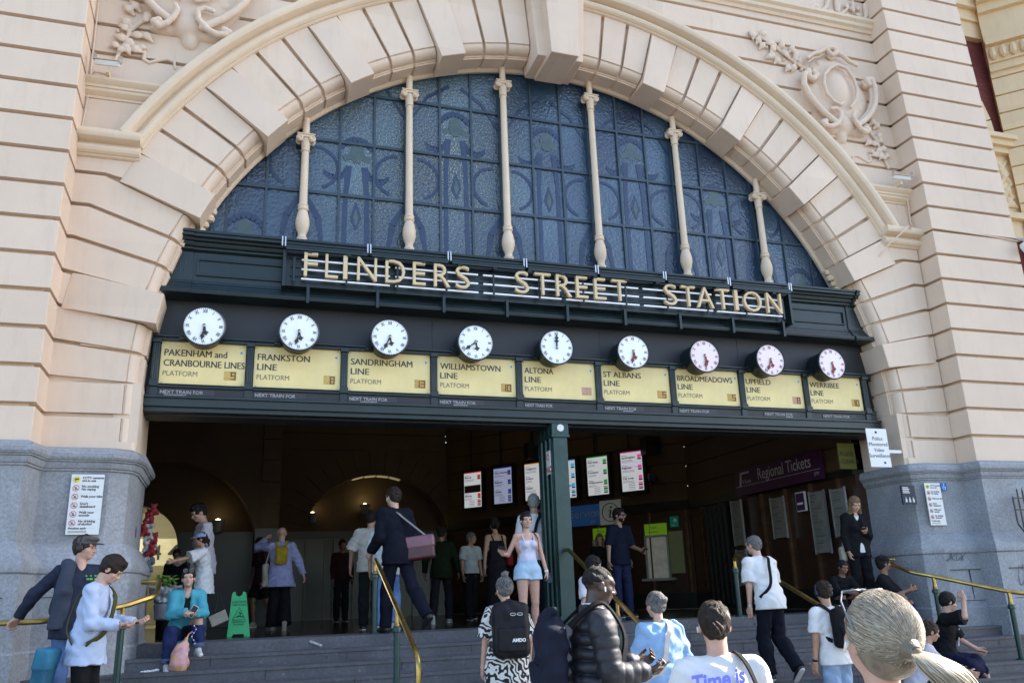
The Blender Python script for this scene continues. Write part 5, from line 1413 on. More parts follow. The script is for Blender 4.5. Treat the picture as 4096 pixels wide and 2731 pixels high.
# bundle of plush toys and wrapped flowers hung at the left jamb
pt_ = empty('plush_toys', (-5.45, 1.0, .6), label='cluster of red and white plush toys hanging at the left jamb', cat='toys')
TOYR = mat('plush_red', (.24, .015, .02), rough=.9, var=.3, nscale=12, bump=.6); TOYW = mat('plush_white', (.36, .33, .32), rough=.9, var=.2, nscale=12, bump=.6); TOYG = mat('plush_grey', (.10, .11, .14), rough=.9, bump=.6)
r_ = random.Random(4)
for i in range(17):
    x, y, z = -5.54 + r_.uniform(-.06, .06), .98 + r_.uniform(-.09, .09), .80 + i * .052
    mt = [TOYG, TOYG, TOYG, TOYW, TOYG, TOYW, TOYR, TOYW, TOYW, TOYR, TOYW, TOYR, TOYR, TOYW, TOYR, TOYR, TOYR][i]; q = r_.uniform(.75, 1.1); a_ = r_.uniform(-.5, .5)
    v = Vol((x - .14, y - .14, z - .12), (x + .14, y + .14, z + .15), .010)
    v.ell((x, y, z), (.058 * q, .055, .060 * q)).ell((x + a_ * .05, y - .03, z + .062), (.043 * q, .042, .038)).ell((x - .032 + a_ * .05, y - .03, z + .095), (.016, .012, .016), k=.006).ell((x + .035 + a_ * .05, y - .03, z + .095), (.016, .012, .016), k=.006)
    v.cap((x - .03, y - .03, z - .01), (x - .045, y - .05, z - .04), .022, .020).cap((x + .03, y - .03, z), (x + .045, y - .05, z - .03), .022, .020).ell((x + a_ * .05, y - .072, z + .055), (.015, .015, .012), k=.01).wrinkle(.003, (70, 60, 50), i)
    o = vol_object('toy', [v], mt, pt_); o.location = -Vector(pt_.location)
fb = empty('flower_bundle', (-5.3, .9, .4), label='bunch of wrapped flowers with green leaves beside the brass rail end', cat='flowers')
m = MB(); r_ = random.Random(8)
for i in range(60):
    a, b_ = r_.uniform(0, 6.28), r_.uniform(.0, .16); c = Vector((-5.27 + b_ * math.cos(a), .95 + b_ * math.sin(a), .72 + r_.uniform(-.08, .10)))
    u = Vector((r_.uniform(-1, 1), r_.uniform(-1, 1), r_.uniform(-.3, 1))).normalized() * .045; w_ = u.orthogonal().normalized() * .018
    m.add([c - u, c - w_, c + u, c + w_], [(0, 1, 2, 3)])
m.build('leaves', mat('fresh_leaf', (.10, .20, .03), rough=.5), fb, recalc=False)
v = Vol((-5.55, .65, .38), (-5.0, 1.25, .78), .014); v.cap((-5.27, .95, .46), (-5.27, .95, .66), .12, .19, cut=2); v.wrinkle(.02, (24, 20, 18), 5)
vol_object('foil_wrap', [v], mat('crinkled_foil', (.30, .31, .33), rough=.35, metal=.3, bump=1.0, bscale=40), fb).location = -Vector(fb.location)
v = Vol((-5.5, .7, .16), (-5.05, 1.2, .5), .014); v.cap((-5.27, .95, .26), (-5.27, .95, .46), .12, .14, cut=2); v.wrinkle(.006, (14, 12, 10), 5)
vol_object('tub', [v], mat('grey_tub', (.2, .2, .23), rough=.5), fb).location = -Vector(fb.location)
tis = MB(); r_ = random.Random(2)
v = Vol((-5.42, -.66, -.28), (-5.10, -.42, -.20), .006); v.ell((-5.27, -.53, -.268), (.07, .03, .012)).ell((-5.22, -.54, -.258), (.04, .025, .016)).ell((-5.33, -.53, -.266), (.05, .02, .008)); v.wrinkle(.004, (60, 50, 40), 1)
tag(vol_object('crumpled_tissue', [v], WHITE), 'crumpled white tissue on the step by the left granite pier', 'tissue')
v = Vol((-3.62, -.32, -.14), (-3.3, -.1, -.02), .006)
for q in range(5): v.ell((-3.5 + .03 * q, -.175 - .004, -.05 - .012 * q), (.025, .008, .018), k=.01)
tag(vol_object('bird_dropping', [v], mat('chalky_white_stain', (.35, .36, .37), rough=.9, var=.4, nscale=40)), 'white bird dropping on the face of the top step', 'stain')

# ================================================================== PEOPLE
class Sculpt:
    """remembers primitives, then makes a field just large enough for them"""
    def __init__(s): s.ops = []; s.lo = np.full(3, 1e9); s.hi = np.full(3, -1e9); s.pl = []; s.wr = None
    def _b(s, p, r):
        p = np.array(p, float); s.lo = np.minimum(s.lo, p - r); s.hi = np.maximum(s.hi, p + r)
    def cap(s, a, b, ra, rb, **k):
        if k.get('op', 'u') == 'u': s._b(a, ra + .02); s._b(b, rb + .02)
        s.ops.append(('cap', (tuple(a), tuple(b), ra, rb), k)); return s
    def ell(s, c, r, Rm=None, **k):
        if k.get('op', 'u') == 'u': s._b(c, max(r) + .02)
        s.ops.append(('ell', (tuple(c), tuple(r), Rm), k)); return s
    def rbox(s, c, hs, rad, Rm=None, **k):
        if k.get('op', 'u') == 'u': s._b(c, float(np.linalg.norm(hs)) + .01)
        s.ops.append(('rbox', (tuple(c), tuple(hs), rad, Rm), k)); return s
    def cut(s, p, n): s.pl.append((tuple(p), tuple(n))); return s
    def wrinkle(s, amp, f=(9, 14, 11), seed=0): s.wr = (amp, f, seed); return s
    def vol(s, h):
        v = Vol(s.lo - 2 * h, s.hi + 2 * h, h)
        for nm, a, k in s.ops: getattr(v, nm)(*a, **k)
        if s.wr: v.wrinkle(*s.wr)
        for p, n in s.pl: v.plane(p, n)
        return v
SKIN = {'light': mat('skin_light', (.56, .33, .24), rough=.5, var=.10, nscale=20), 'tan': mat('skin_tan', (.42, .235, .15), rough=.5, var=.10, nscale=20),
        'brown': mat('skin_brown', (.23, .115, .07), rough=.48, var=.10, nscale=20), 'dark': mat('skin_dark', (.052, .026, .018), rough=.36, var=.10, nscale=20)}
HAIR = {}
for k_, c1, c2 in (('black', (.010, .009, .009), (.03, .026, .026)), ('darkbrown', (.022, .013, .009), (.055, .035, .024)), ('brown', (.045, .027, .017), (.10, .06, .04)), ('blonde', (.20, .14, .075), (.44, .35, .22)),
                   ('grey', (.13, .12, .12), (.33, .32, .31)), ('silver', (.35, .35, .35), (.6, .6, .6)), ('gingerblonde', (.22, .12, .05), (.38, .25, .13))):
    HAIR[k_] = mat('hair_' + k_, tuple(q * .62 for q in c2), rough=.58, spec=.22, col2=tuple(q * .55 for q in c1), nscale=30, stretch=(5, 5, 1), bump=1.0, bscale=34)
def cloth(name, c, var=.10, rough=.85, **k): return mat('cloth_' + name, tuple(q * .92 for q in c), rough=rough, var=var + .06, nscale=k.pop('nscale', 5), bump=k.pop('bump', .6), bscale=k.pop('bscale', 7), spec=.12, bdist=.03, **k)
EYE = mat('eye_dark', (.015, .010, .008), rough=.25, var=0); LIP = mat('lip', (.40, .12, .10), rough=.45, var=0); LIPD = mat('lip_deep', (.12, .04, .035), rough=.45, var=0)
def nrm(v): v = np.array(v, float); return v / (np.linalg.norm(v) + 1e-12)
def rotm(ax, deg):
    return np.array(Matrix.Rotation(R(deg), 3, Vector(ax)))

def hand_prims(S, w_, d, n_, curl, right, sc_=1.0, point=False):
    """palm, four fingers of different lengths and a thumb. w_ wrist, d along the hand, n_ palm normal"""
    d = nrm(d); n_ = nrm(np.array(n_) - d * np.dot(n_, d)); s_ = np.cross(d, n_)     # side
    sg = 1 if right else -1
    th = s_ * sg                                                  # thumb side
    pc = w_ + d * .048 * sc_
    Rm = np.stack([d, th, n_], 1)
    S.cap(w_ - d * .02, w_ + d * .02, .026 * sc_, .026 * sc_, k=.015, sq=(n_, .75))
    S.rbox(pc, (.046 * sc_, .040 * sc_, .014 * sc_), .013 * sc_, Rm, k=.014)
    for i, (off, L) in enumerate(((.030, .070), (.010, .078), (-.011, .072), (-.031, .056))):
        a = w_ + d * .088 * sc_ + th * off * sc_
        c1 = curl * .8 + .06 * i; c2 = curl * 1.7 + .06 * i
        if point and i == 0: c1 = c2 = .05
        d1 = d * math.cos(c1) + n_ * math.sin(c1) + th * off * .9; d1 = nrm(d1)
        b = a + d1 * L * .52 * sc_
        d2 = nrm(d * math.cos(c1 + c2) + n_ * math.sin(c1 + c2)); e = b + d2 * L * .5 * sc_
        S.cap(a, b, .0095 * sc_, .0088 * sc_, k=.004); S.cap(b, e, .0088 * sc_, .007 * sc_, k=.003)
    a = w_ + d * .025 * sc_ + th * .032 * sc_; b = a + nrm(d * .7 + th * .65 + n_ * .25) * .042 * sc_; c = b + nrm(d * .9 + th * .12 + n_ * (.3 + curl * .5)) * .036 * sc_
    S.cap(a, b, .015 * sc_, .011 * sc_, k=.01); S.cap(b, c, .0105 * sc_, .008 * sc_, k=.004)

def person(x, y, z, face, H, label, pose, look, h=.011, seat=False):
    """face: heading in degrees, 0 = into the station, 90 = to the right, 180 = towards the camera side"""
    f_ = look.get('f', 0); g_ = look.get('girth', 1.0)
    rz = -R(face)
    root = empty('person', (x, y, z), rz, label=label, cat='person')
    s = H / 1.75; root.scale = (s, s, s)
    sh = .165 if f_ else .185; hp = .088 if f_ else .086
    lean = pose.get('lean', 2); side = pose.get('side', 0); tw = pose.get('twist', 0)
    Tm = rotm((0, 0, 1), -tw) @ rotm((1, 0, 0), -lean) @ rotm((0, 1, 0), side)
    rt, fw, up = Tm[:, 0], Tm[:, 1], Tm[:, 2]
    L = {}
    dl = {'R': pose.get('legR', ((0.02, .03, -1), (0, -.03, -1))), 'L': pose.get('legL', ((-.02, .03, -1), (0, -.03, -1)))}
    pel = np.array([0, 0, 0.])
    for q, sg in (('R', 1), ('L', -1)):
        hip = pel + np.array([sg * hp, 0, -.03]); kn = hip + nrm(dl[q][0]) * .43; an = kn + nrm(dl[q][1]) * .415
        L['hip' + q], L['kn' + q], L['an' + q] = hip, kn, an
    low = min(L['anR'][2], L['anL'][2])
    dz = (.13 if seat else .085 - low) + pose.get('up', 0)
    dv = np.array([pose.get('dx', 0), pose.get('dy', 0), dz])
    pel = pel + dv
    for k in list(L): L[k] = L[k] + dv
    wa = pel + np.array([0, 0, .04]) + up * .10; ch = wa + up * .20; nb = ch + up * .20
    for q, sg in (('R', 1), ('L', -1)):
        so = ch + up * .135 + rt * sg * sh + up * pose.get('shrug' + q, 0)
        d1, d2 = pose.get('arm' + q, ((sg * .12, .02, -1), (sg * .03, .22, -1)))
        el = so + nrm(d1) * .285; wr = el + nrm(d2) * .25
        L['so' + q], L['el' + q], L['wr' + q] = so, el, wr
    hy, hpch, hr = pose.get('head', (0, 0, 0))
    Hm = rotm((0, 0, 1), -hy - tw) @ rotm((1, 0, 0), -hpch) @ rotm((0, 1, 0), hr)
    hc = nb + up * .045 + Hm[:, 2] * .128 + Hm[:, 1] * .02
    def hd(a, b, c): return hc + Hm[:, 0] * a + Hm[:, 1] * b + Hm[:, 2] * c
    skin = look.get('skin', 'light')
    # ---- body: one continuous surface
    B = Sculpt()
    B.ell(pel + np.array([0, -.005, 0]), (.155 * g_, .115 * g_, .12), k=.05)
    B.cap(pel, wa, .125 * g_, .115 * g_, k=.05, sq=(fw, .75)).cap(wa, ch, .118 * g_, .14, k=.06, sq=(fw, .72))
    B.cap(ch + rt * -.06, ch + rt * .06, .115, .115, k=.05, sq=(fw, .8))
    B.cap(ch + up * .15, ch + up * .15 + rt * sh * .9, .06, .052, k=.05).cap(ch + up * .15, ch + up * .15 - rt * sh * .9, .06, .052, k=.05)
    if f_:
        for sg in (-1, 1): B.ell(ch + rt * sg * .068 + fw * .09 + up * .02, (.058, .05, .058), k=.03)
    B.cap(nb - up * .03, hc - Hm[:, 2] * .06 - Hm[:, 1] * .02, .058 if not f_ else .048, .054 if not f_ else .045, k=.03)
    for q, sg in (('R', 1), ('L', -1)):
        B.cap(L['so' + q], L['el' + q], .052 if not f_ else .043, .039 if not f_ else .034, k=.03).cap(L['el' + q], L['wr' + q], .040 if not f_ else .034, .026, k=.015)
        B.cap(L['hip' + q], L['kn' + q], .088 * g_, .057, k=.04).cap(L['kn' + q], L['an' + q], .054, .037, k=.02)
        c = L['kn' + q] * .68 + L['an' + q] * .32; bk = nrm(np.cross(L['an' + q] - L['kn' + q], (1, 0, 0))); bk = bk if bk[1] < 0 else -bk
        B.ell(c + bk * .018, (.05, .05, .10), k=.04)
    # head
    B2 = Sculpt()
    E = lambda a, b, c, r, **k: B2.ell(hd(a, b, c), r, Hm, **k)
    E(0, -.012, .030, (.076, .095, .084), k=.03); E(0, .022, -.040, (.060, .066, .068), k=.03); E(0, .064, -.083, (.024, .022, .020), k=.02)
    E(.035, .055, -.022, (.026, .026, .026), k=.02); E(-.035, .055, -.022, (.026, .026, .026), k=.02); E(0, .062, .036, (.055, .03, .028), k=.02)
    B2.cap(hd(0, .085, .012), hd(0, .107, -.026), .0085, .0135, k=.012); B2.cap(hd(-.013, .094, -.030), hd(.013, .094, -.030), .009, .009, k=.01)
    B2.cap(hd(-.04, .080, .026), hd(.04, .080, .026), .010, .010, k=.014)
    for sg in (-1, 1):
        E(sg * .031, .100, .006, (.017, .013, .010), k=.010, op='s'); E(sg * .031, .080, .005, (.012, .011, .009), k=.004)
        E(sg * .077, -.008, -.008, (.010, .020, .031), k=.008); E(sg * .090, .000, -.004, (.008, .010, .016), k=.006, op='s')
    E(0, .088, -.052, (.024, .011, .007), k=.007); E(0, .086, -.063, (.020, .011, .007), k=.007)
    B2.cap(nb + up * .0, hd(0, -.02, -.07), .057 if not f_ else .046, .053 if not f_ else .043, k=.03)
    vols = [B.vol(h), B2.vol(min(h * .62, .0065))]
    hs = 1.0 if not f_ else .9
    for q, sg in (('R', 1), ('L', -1)):
        hh = pose.get('hand' + q, {})
        if hh.get('hide'): continue
        HS = Sculpt(); fd = nrm(L['wr' + q] - L['el' + q]); d = nrm(hh.get('d', fd)); n_ = hh.get('n', (-sg, .15, .0))
        HS.cap(L['wr' + q] - fd * .06, L['wr' + q], .030 if not f_ else .027, .026, k=.01)
        hand_prims(HS, L['wr' + q], d, n_, hh.get('curl', .35), q == 'R', hs, hh.get('point', False))
        L['hd' + q] = L['wr' + q] + d * .09; vols.append(HS.vol(min(h * .5, .0052)))
    vol_object('body', vols, SKIN[skin], root)
    if pose.get('faceparts', 1):
        Q = Sculpt()
        for sg in (-1, 1): Q.ell(hd(sg * .031, .0868, .006), (.0125, .007, .0058), Hm, k=.001)
        vol_object('eyes', [Q.vol(.0028)], EYE, root)
        Q = Sculpt()
        for sg in (-1, 1): Q.cap(hd(sg * .016, .0945, .027), hd(sg * .046, .0835, .030), .0038, .003, k=.001)
        vol_object('eyebrows', [Q.vol(.0028)], HAIR[look.get('hair', 'black')] if look.get('hair') in HAIR else EYE, root)
        Q = Sculpt(); Q.ell(hd(0, .0905, -.0525), (.021, .0095, .0045), Hm, k=.001).ell(hd(0, .0885, -.061), (.018, .0095, .0055), Hm, k=.001)
        vol_object('lips', [Q.vol(.0028)], LIPD if skin == 'dark' else LIP, root)
    # ---- hair
    hst = look.get('style', 'short'); hm_ = HAIR.get(look.get('hair', 'black'))
    if hst != 'bald':
        Q = Sculpt(); vo = look.get('vol', .014)
        Q.ell(hd(0, -.018, .036), (.080 + vo * .6, .100 + vo * .6, .086 + vo), Hm, k=.01)
        if vo < 0: pass
        elif hst in ('long', 'tied', 'bun', 'topbun', 'pony'): Q.ell(hd(0, -.045, -.005), (.074, .070, .075), Hm, k=.02)
        else: Q.ell(hd(0, -.055, -.02), (.066, .055, .060), Hm, k=.02)
        if look.get('quiff'): Q.ell(hd(0, .055, .098), (.062, .045, .032), Hm, k=.02); Q.ell(hd(0, -.01, .11), (.065, .06, .03), Hm, k=.02)
        if hst == 'curly' or look.get('mess'):
            rr = np.random.default_rng(abs(hash_(label)) % 9999)
            for _ in range(42 if hst == 'curly' else 22):
                u = nrm(rr.normal(size=3)); u[2] = abs(u[2]) * .9 - .1; u[1] -= .25; u = nrm(u)
                Q.ell(hd(u[0] * .085, -.018 + u[1] * .100, .036 + u[2] * .098), (.021, .021, .018), None, k=.008)
        Q.ell(hd(0, .112, -.035), (.078, .066, .078 if hst != 'fringe' else .070), Hm, k=.012, op='s')
        for sg in (-1, 1): Q.ell(hd(sg * .088, .008, -.012), (.022, .018, .032), Hm, k=.006, op='s')
        if hst == 'long':
            for sg in (-1, 1): Q.cap(hd(sg * .068, -.01, .02), hd(sg * .085, .01, -.15), .030, .036, k=.02); Q.cap(hd(sg * .085, .01, -.15), hd(sg * .08, .03, -.21), .036, .012, k=.02)
            Q.cap(hd(0, -.07, 0), hd(0, -.075, -.19), .07, .06, k=.03)
        if hst == 'longback':
            Q.cap(hd(0, -.07, 0), hd(0, -.085, -.25), .075, .06, k=.03, sq=(Hm[:, 1], .5))
        if hst == 'bun':
            bx, by, bz = look.get('bun', (0, -.135, .02)); Q.ell(hd(bx, by, bz), (.042, .038, .040), Hm, k=.012); Q.cap(hd(bx * .6, by * .7, bz * .8), hd(bx, by, bz), .03, .03, k=.01)
        if hst == 'topbun': Q.ell(hd(0, -.05, .150), (.038, .038, .034), Hm, k=.008); Q.ell(hd(.02, -.06, .165), (.02, .02, .02), Hm, k=.01)
        if hst == 'tied': Q.ell(hd(.0, -.120, -.035), (.034, .034, .038), Hm, k=.012); Q.cap(hd(0, -.12, -.03), hd(.01, -.13, -.12), .022, .012, k=.02)
        Q.wrinkle(.0034, (58, 40, 34), 2)
        vol_object('hair', [Q.vol(min(h * .6, .0062))], hm_, root)
    if look.get('beard'):
        Q = Sculpt(); Q.ell(hd(0, .034, -.062), (.062, .060, .050), Hm, k=.01).ell(hd(0, .066, -.086), (.028, .024, .022), Hm, k=.01).ell(hd(0, .093, -.075), (.026, .020, .0165), Hm, k=.004, op='s').ell(hd(0, .10, -.02), (.05, .04, .03), Hm, k=.006, op='s').cap(hd(-.02, .095, -.043), hd(.02, .095, -.043), .005, .005, k=.003)
        Q.cut(hd(0, 0, -.034), Hm[:, 2]); vol_object('beard', [Q.vol(.006)], HAIR[look['beard']], root)
    # ---- top
    tp = look.get('top')
    if tp:
        m_, slv, hem = tp['mat'], tp.get('sleeve', 'short'), tp.get('hem', .10); th = tp.get('th', .020)
        Q = Sculpt(); fl = tp.get('flare', .0)
        bot = pel - np.array([0, 0, hem - .03])
        if slv == 'none':
            Q.cap(pel, wa, .125 * g_ + th, .112 * g_ + th, k=.04, sq=(fw, .76)).cap(wa, ch + up * .02, .112 * g_ + th, .138 + th * .6, k=.05, sq=(fw, .74))
            Q.cap(ch + rt * -.05, ch + rt * .05, .112 + th * .6, .112 + th * .6, k=.05, sq=(fw, .84))
            if f_:
                for sg in (-1, 1): Q.ell(ch + rt * sg * .068 + fw * .092 + up * .02, (.060, .054, .060), k=.03)
            Q.cut(ch + up * .085, up)
            if hem > .12: Q.cap(bot, pel, .15 * g_ + th, .15 * g_ + th, k=.03, sq=(fw, .8))
            for sg in (-1, 1):
                Q2 = [(ch + up * .07 + rt * sg * .085 + fw * .100), (ch + up * .165 + rt * sg * .095 + fw * .035), (ch + up * .175 + rt * sg * .095 - fw * .02), (ch + up * .07 + rt * sg * .10 - fw * .095)]
        else:
            w0 = .157 * g_ + th
            Q.cap(pel + np.array([0, 0, .02]), bot, w0 + .008, w0 + .016 + fl, k=.05, sq=((0, 1, 0), .82), cut=1)
            Q.cap(wa, pel, .128 * g_ + th, w0, k=.05, sq=(fw, .74)).cap(ch, wa, .142 * g_ + th, .130 * g_ + th, k=.06, sq=(fw, .74))
            Q.cap(ch + rt * -.07, ch + rt * .07, .115 + th * .7, .115 + th * .7, k=.05, sq=(fw, .80))
            Q.cap(ch + up * .145, ch + up * .15 + rt * sh * .90, .066 + th * .4, .052 + th * .5, k=.045).cap(ch + up * .145, ch + up * .15 - rt * sh * .90, .066 + th * .4, .052 + th * .5, k=.045)
            if f_:
                for sg in (-1, 1): Q.ell(ch + rt * sg * .068 + fw * .088 + up * .015, (.062, .055, .06), k=.04)
            for q, sg in (('R', 1), ('L', -1)):
                if slv == 'short':
                    e = L['so' + q] + (L['el' + q] - L['so' + q]) * tp.get('sl', .72)
                    Q.cap(L['so' + q], e, .052 + th * .6, .054 + th * .8 + tp.get('sflare', .008), k=.03, cut=1)
                else:
                    Q.cap(L['so' + q], L['el' + q], .052 + th * .55, .043 + th * .75, k=.03).cap(L['el' + q], L['wr' + q] - nrm(L['wr' + q] - L['el' + q]) * .01, .044 + th * .75, .031 + th * .6, k=.015, cut=1)
            if tp.get('collar'):
                Q.cap(nb - up * .045, nb + up * .018, .085, .066, k=.015, cut=1); Q.cap(nb - up * .03, nb + up * .10, .050, .050, k=.006, op='s')
            if tp.get('vneck'):
                Q.cap(nb + fw * .075 + up * .02, ch + fw * .165 + up * tp['vneck'], .050, .006, k=.006, op='s')
        if tp.get('quilt'):
            for k in range(9): pass
        Q.wrinkle(tp.get('wr', .0050) * (.72 if th > .024 else .55), tp.get('wf', (19, 27, 22)), len(label))
        if slv != 'none': Q.cut(bot + np.array([0, 0, -.0]), (0, -.05, -1))
        vol_object(tp.get('name', 'shirt'), [Q.vol(h)], m_, root)
        if slv == 'none':
            m = MB()
            for sg in (-1, 1):
                P_ = [(ch + up * .05 + rt * sg * .078 + fw * .112), (ch + up * .115 + rt * sg * .085 + fw * .085), (ch + up * .175 + rt * sg * .095 + fw * .040), (ch + up * .205 + rt * sg * .10 - fw * .005), (ch + up * .15 + rt * sg * .10 - fw * .075), (ch + up * .06 + rt * sg * .09 - fw * .115)]
                m.tube(P_, .012, n=6)
            m.build('shoulder_straps', m_, root, local=True)
        if tp.get('jacket'):      # open jacket over the shirt
            J = tp['jacket']; Q = Sculpt(); tj = th + .016
            bot2 = pel - np.array([0, 0, J.get('hem', .16) - .03])
            w0 = .150 * g_ + tj
            Q.cap(pel, bot2, w0 + .012, w0 + .028, k=.05, sq=((0, 1, 0), .80), cut=1).cap(wa, pel, .132 * g_ + tj, w0, k=.05, sq=(fw, .78)).cap(ch, wa, .146 * g_ + tj, .134 * g_ + tj, k=.06, sq=(fw, .78))
            Q.cap(ch + rt * -.07, ch + rt * .07, .118 + tj, .118 + tj, k=.05, sq=(fw, .82))
            Q.cap(ch + up * .145, ch + up * .15 + rt * sh * .92, .070 + tj * .5, .058 + tj, k=.05).cap(ch + up * .145, ch + up * .15 - rt * sh * .92, .070 + tj * .5, .058 + tj, k=.05)
            for q, sg in (('R', 1), ('L', -1)):
                Q.cap(L['so' + q], L['el' + q], .054 + tj * .7, .046 + tj * .8, k=.03).cap(L['el' + q], L['wr' + q] - nrm(L['wr' + q] - L['el' + q]) * .01, .047 + tj * .8, .034 + tj * .8, k=.015, cut=1)
            if f_:
                for sg in (-1, 1): Q.ell(ch + rt * sg * .068 + fw * .094 + up * .015, (.068, .060, .066), k=.05)
            Q.cap(nb - up * .03, nb + up * .12, .056, .056, k=.006, op='s')
            if J.get('open', 1):
                Q.cap(nb + fw * .10, ch + fw * .17 + up * .02, .055, J.get('gap', .03), k=.01, op='s').cap(ch + fw * .17 + up * .02, pel + fw * .17 - np.array([0, 0, .25]), J.get('gap', .03), J.get('gap', .03) + J.get('gapd', .05), k=.01, op='s')
            if J.get('cap_hood'): Q.cap(nb - fw * .07 - rt * .05 - up * .01, nb - fw * .07 + rt * .05 - up * .01, .042, .042, k=.02)
            if J.get('high'): Q.cap(nb - up * .04, nb + up * .055, .095, .078, k=.015, cut=1); Q.cap(nb - up * .02, nb + up * .15, .060, .062, k=.006, op='s')
            Q.wrinkle(J.get('wr', .0065) * .6, J.get('wf', (17, 24, 19)), 3 + len(label))
            Q.cut(bot2, (0, -.05, -1))
            vol_object(J.get('name', 'jacket'), [Q.vol(h)], J['mat'], root)
    # ---- bottom
    bt = look.get('bottom')
    if bt:
        kind = bt.get('kind', 'trousers'); Q = Sculpt(); lo_ = bt.get('loose', .018)
        Q.ell(pel + np.array([0, -.005, .01]), (.158 * g_ + lo_ * .4, .118 * g_ + lo_ * .4, .12), k=.05); Q.cap(pel, pel + np.array([0, 0, .09]), .132 * g_ + .012, .126 * g_ + .012, k=.03, sq=((0, 1, 0), .78))
        for q in 'RL':
            if kind == 'trousers':
                Q.cap(L['hip' + q], L['kn' + q], .089 * g_ + lo_ * .4, .058 + lo_ * .9, k=.035); fl = bt.get('flare', .012)
                e = L['an' + q] + nrm(L['an' + q] - L['kn' + q]) * bt.get('len', .01)
                Q.cap(L['kn' + q], e, .062 + lo_, .044 + lo_ + fl, k=.03, cut=1)
                c = L['kn' + q] * .68 + L['an' + q] * .32; bk = nrm(np.cross(L['an' + q] - L['kn' + q], (1, 0, 0))); bk = bk if bk[1] < 0 else -bk; Q.ell(c + bk * .020, (.058 + lo_, .058 + lo_, .11), k=.04)
            elif kind == 'shorts':
                e = L['hip' + q] + (L['kn' + q] - L['hip' + q]) * bt.get('sl', .35); Q.cap(L['hip' + q], e, .092 * g_ + lo_, .092 * g_ + lo_ + bt.get('flare', .02), k=.03, cut=1)
            elif kind == 'skirt':
                Q.cap(pel, (L['knR'] + L['knL']) / 2 + np.array([0, 0, bt.get('up', -.15)]), .15 * g_ + lo_, .19 + bt.get('flare', 0), k=.03, sq=((0, 1, 0), .8), cut=1)
        Q.wrinkle(bt.get('wr', .0055) * .7, (20, 24, 15), 7 + len(label)); Q.cut(pel + np.array([0, 0, bt.get('rise', .10)]), (0, 0, 1))
        vol_object(bt.get('name', kind), [Q.vol(h)], bt['mat'], root)
        if bt.get('cuff'):
            Q = Sculpt()
            for q in 'RL':
                d = nrm(L['an' + q] - L['kn' + q]); e = L['an' + q] + d * bt.get('len', .01); Q.cap(e - d * .05, e + d * .002, .05 + lo_ + .012, .048 + lo_ + .012, k=.005, cut=2)
            vol_object('turned_cuffs', [Q.vol(h)], bt['cuff'], root)
    # ---- shoes
    shs = look.get('shoes')
    for q, sg in (('R', 1), ('L', -1)):
        a = L['an' + q]; fd = nrm(pose.get('foot' + q, (sg * .12, 1, -.02))); sd = nrm(np.cross(fd, (0, 0, 1))); fu = nrm(np.cross(sd, fd))
        heel = a - fd * .035 - fu * .045; toe = a + fd * .150 - fu * .055
        if shs:
            Q = Sculpt(); Q.cap(a - fu * .0, heel + fd * .02, .044, .042, k=.03).cap(heel, toe, .040, .036, k=.02, sq=(fu, .85)).cap(a + fd * .03 - fu * .005, toe - fd * .03, .036, .030, k=.025)
            Q.cut(a - fu * .072, -fu); so_ = vol_object('shoe', [Q.vol(min(h, .008))], shs['mat'], root)
            Q = Sculpt(); Rm = np.stack([sd, fd, fu], 1); mid = (heel + toe) / 2
            Q.cap(heel - fu * .028, toe - fu * .018, .040, .038, k=.01, sq=(fu, .34)); vol_object('sole', [Q.vol(min(h, .007))], shs.get('sole', WHITE), root).parent = so_
            if look.get('socks'):
                Q = Sculpt(); Q.cap(a + fu * .08, a, .046, .044, k=.01, cut=2); vol_object('sock', [Q.vol(h)], look['socks'], root)
        else:
            Q = Sculpt(); Q.cap(heel, toe, .034, .026, k=.02).cap(a, heel + fd * .03, .036, .032, k=.03); vol_object('foot', [Q.vol(.008)], SKIN[skin], root)
    info = dict(root=root, L=L, Hm=Hm, hc=hc, hd=hd, rt=rt, fw=fw, up=up, ch=ch, wa=wa, pel=pel, nb=nb, h=h, s=s, g=g_, sh=sh)
    return info
def hash_(t):
    q = 0
    for c in t: q = (q * 31 + ord(c)) % 1000003
    return q
def pworld(P, p):
    r_ = P['root']; c, s_ = math.cos(r_.rotation_euler[2]), math.sin(r_.rotation_euler[2]); k = P['s']
    return Vector((r_.location[0] + k * (p[0] * c - p[1] * s_), r_.location[1] + k * (p[0] * s_ + p[1] * c), r_.location[2] + k * p[2]))
def thing_at(P, name, label, cat, group=None):
    """a worn or held thing: its own top-level empty that shares the person's frame"""
    r_ = P['root']; o = empty(name, r_.location, r_.rotation_euler[2], label, cat, group); o.scale = r_.scale; return o
def phone(P, hand, label, d=None, n_=None, col=BLACK, screen=True):
    t = thing_at(P, 'phone', label, 'phone'); w_ = P['L']['hd' + hand]; d = nrm(d); n_ = nrm(np.array(n_) - d * np.dot(n_, d)); s_ = np.cross(d, n_)
    m = MB(); c = w_ + n_ * .012
    m.obox(c, Vector(d) * .075, Vector(s_) * .037, Vector(n_) * .0045); m.build('case', col, t, local=True, bevel=.003)
    m = MB(); m.obox(c + n_ * .0052, Vector(d) * .070, Vector(s_) * .034, Vector(n_) * .0008); m.build('screen', mat('phone_screen', (.02, .022, .03), rough=.1, var=0), t, local=True)
    return t
def strap(m, P, pts, w_=.02, th=.006):
    """a flat band through the points"""
    pts = [np.array(p) for p in pts]; n_ = len(pts); ring = []
    for i, p in enumerate(pts):
        d = nrm(pts[min(i + 1, n_ - 1)] - pts[max(i - 1, 0)]); out = p - (P['ch'] + P['wa']) / 2; out = nrm(out - d * np.dot(out, d)); s_ = np.cross(d, out)
        ring.append([Vector(p + s_ * w_ + out * th), Vector(p - s_ * w_ + out * th), Vector(p - s_ * w_ - out * th), Vector(p + s_ * w_ - out * th)])
    m.loft(ring); return m
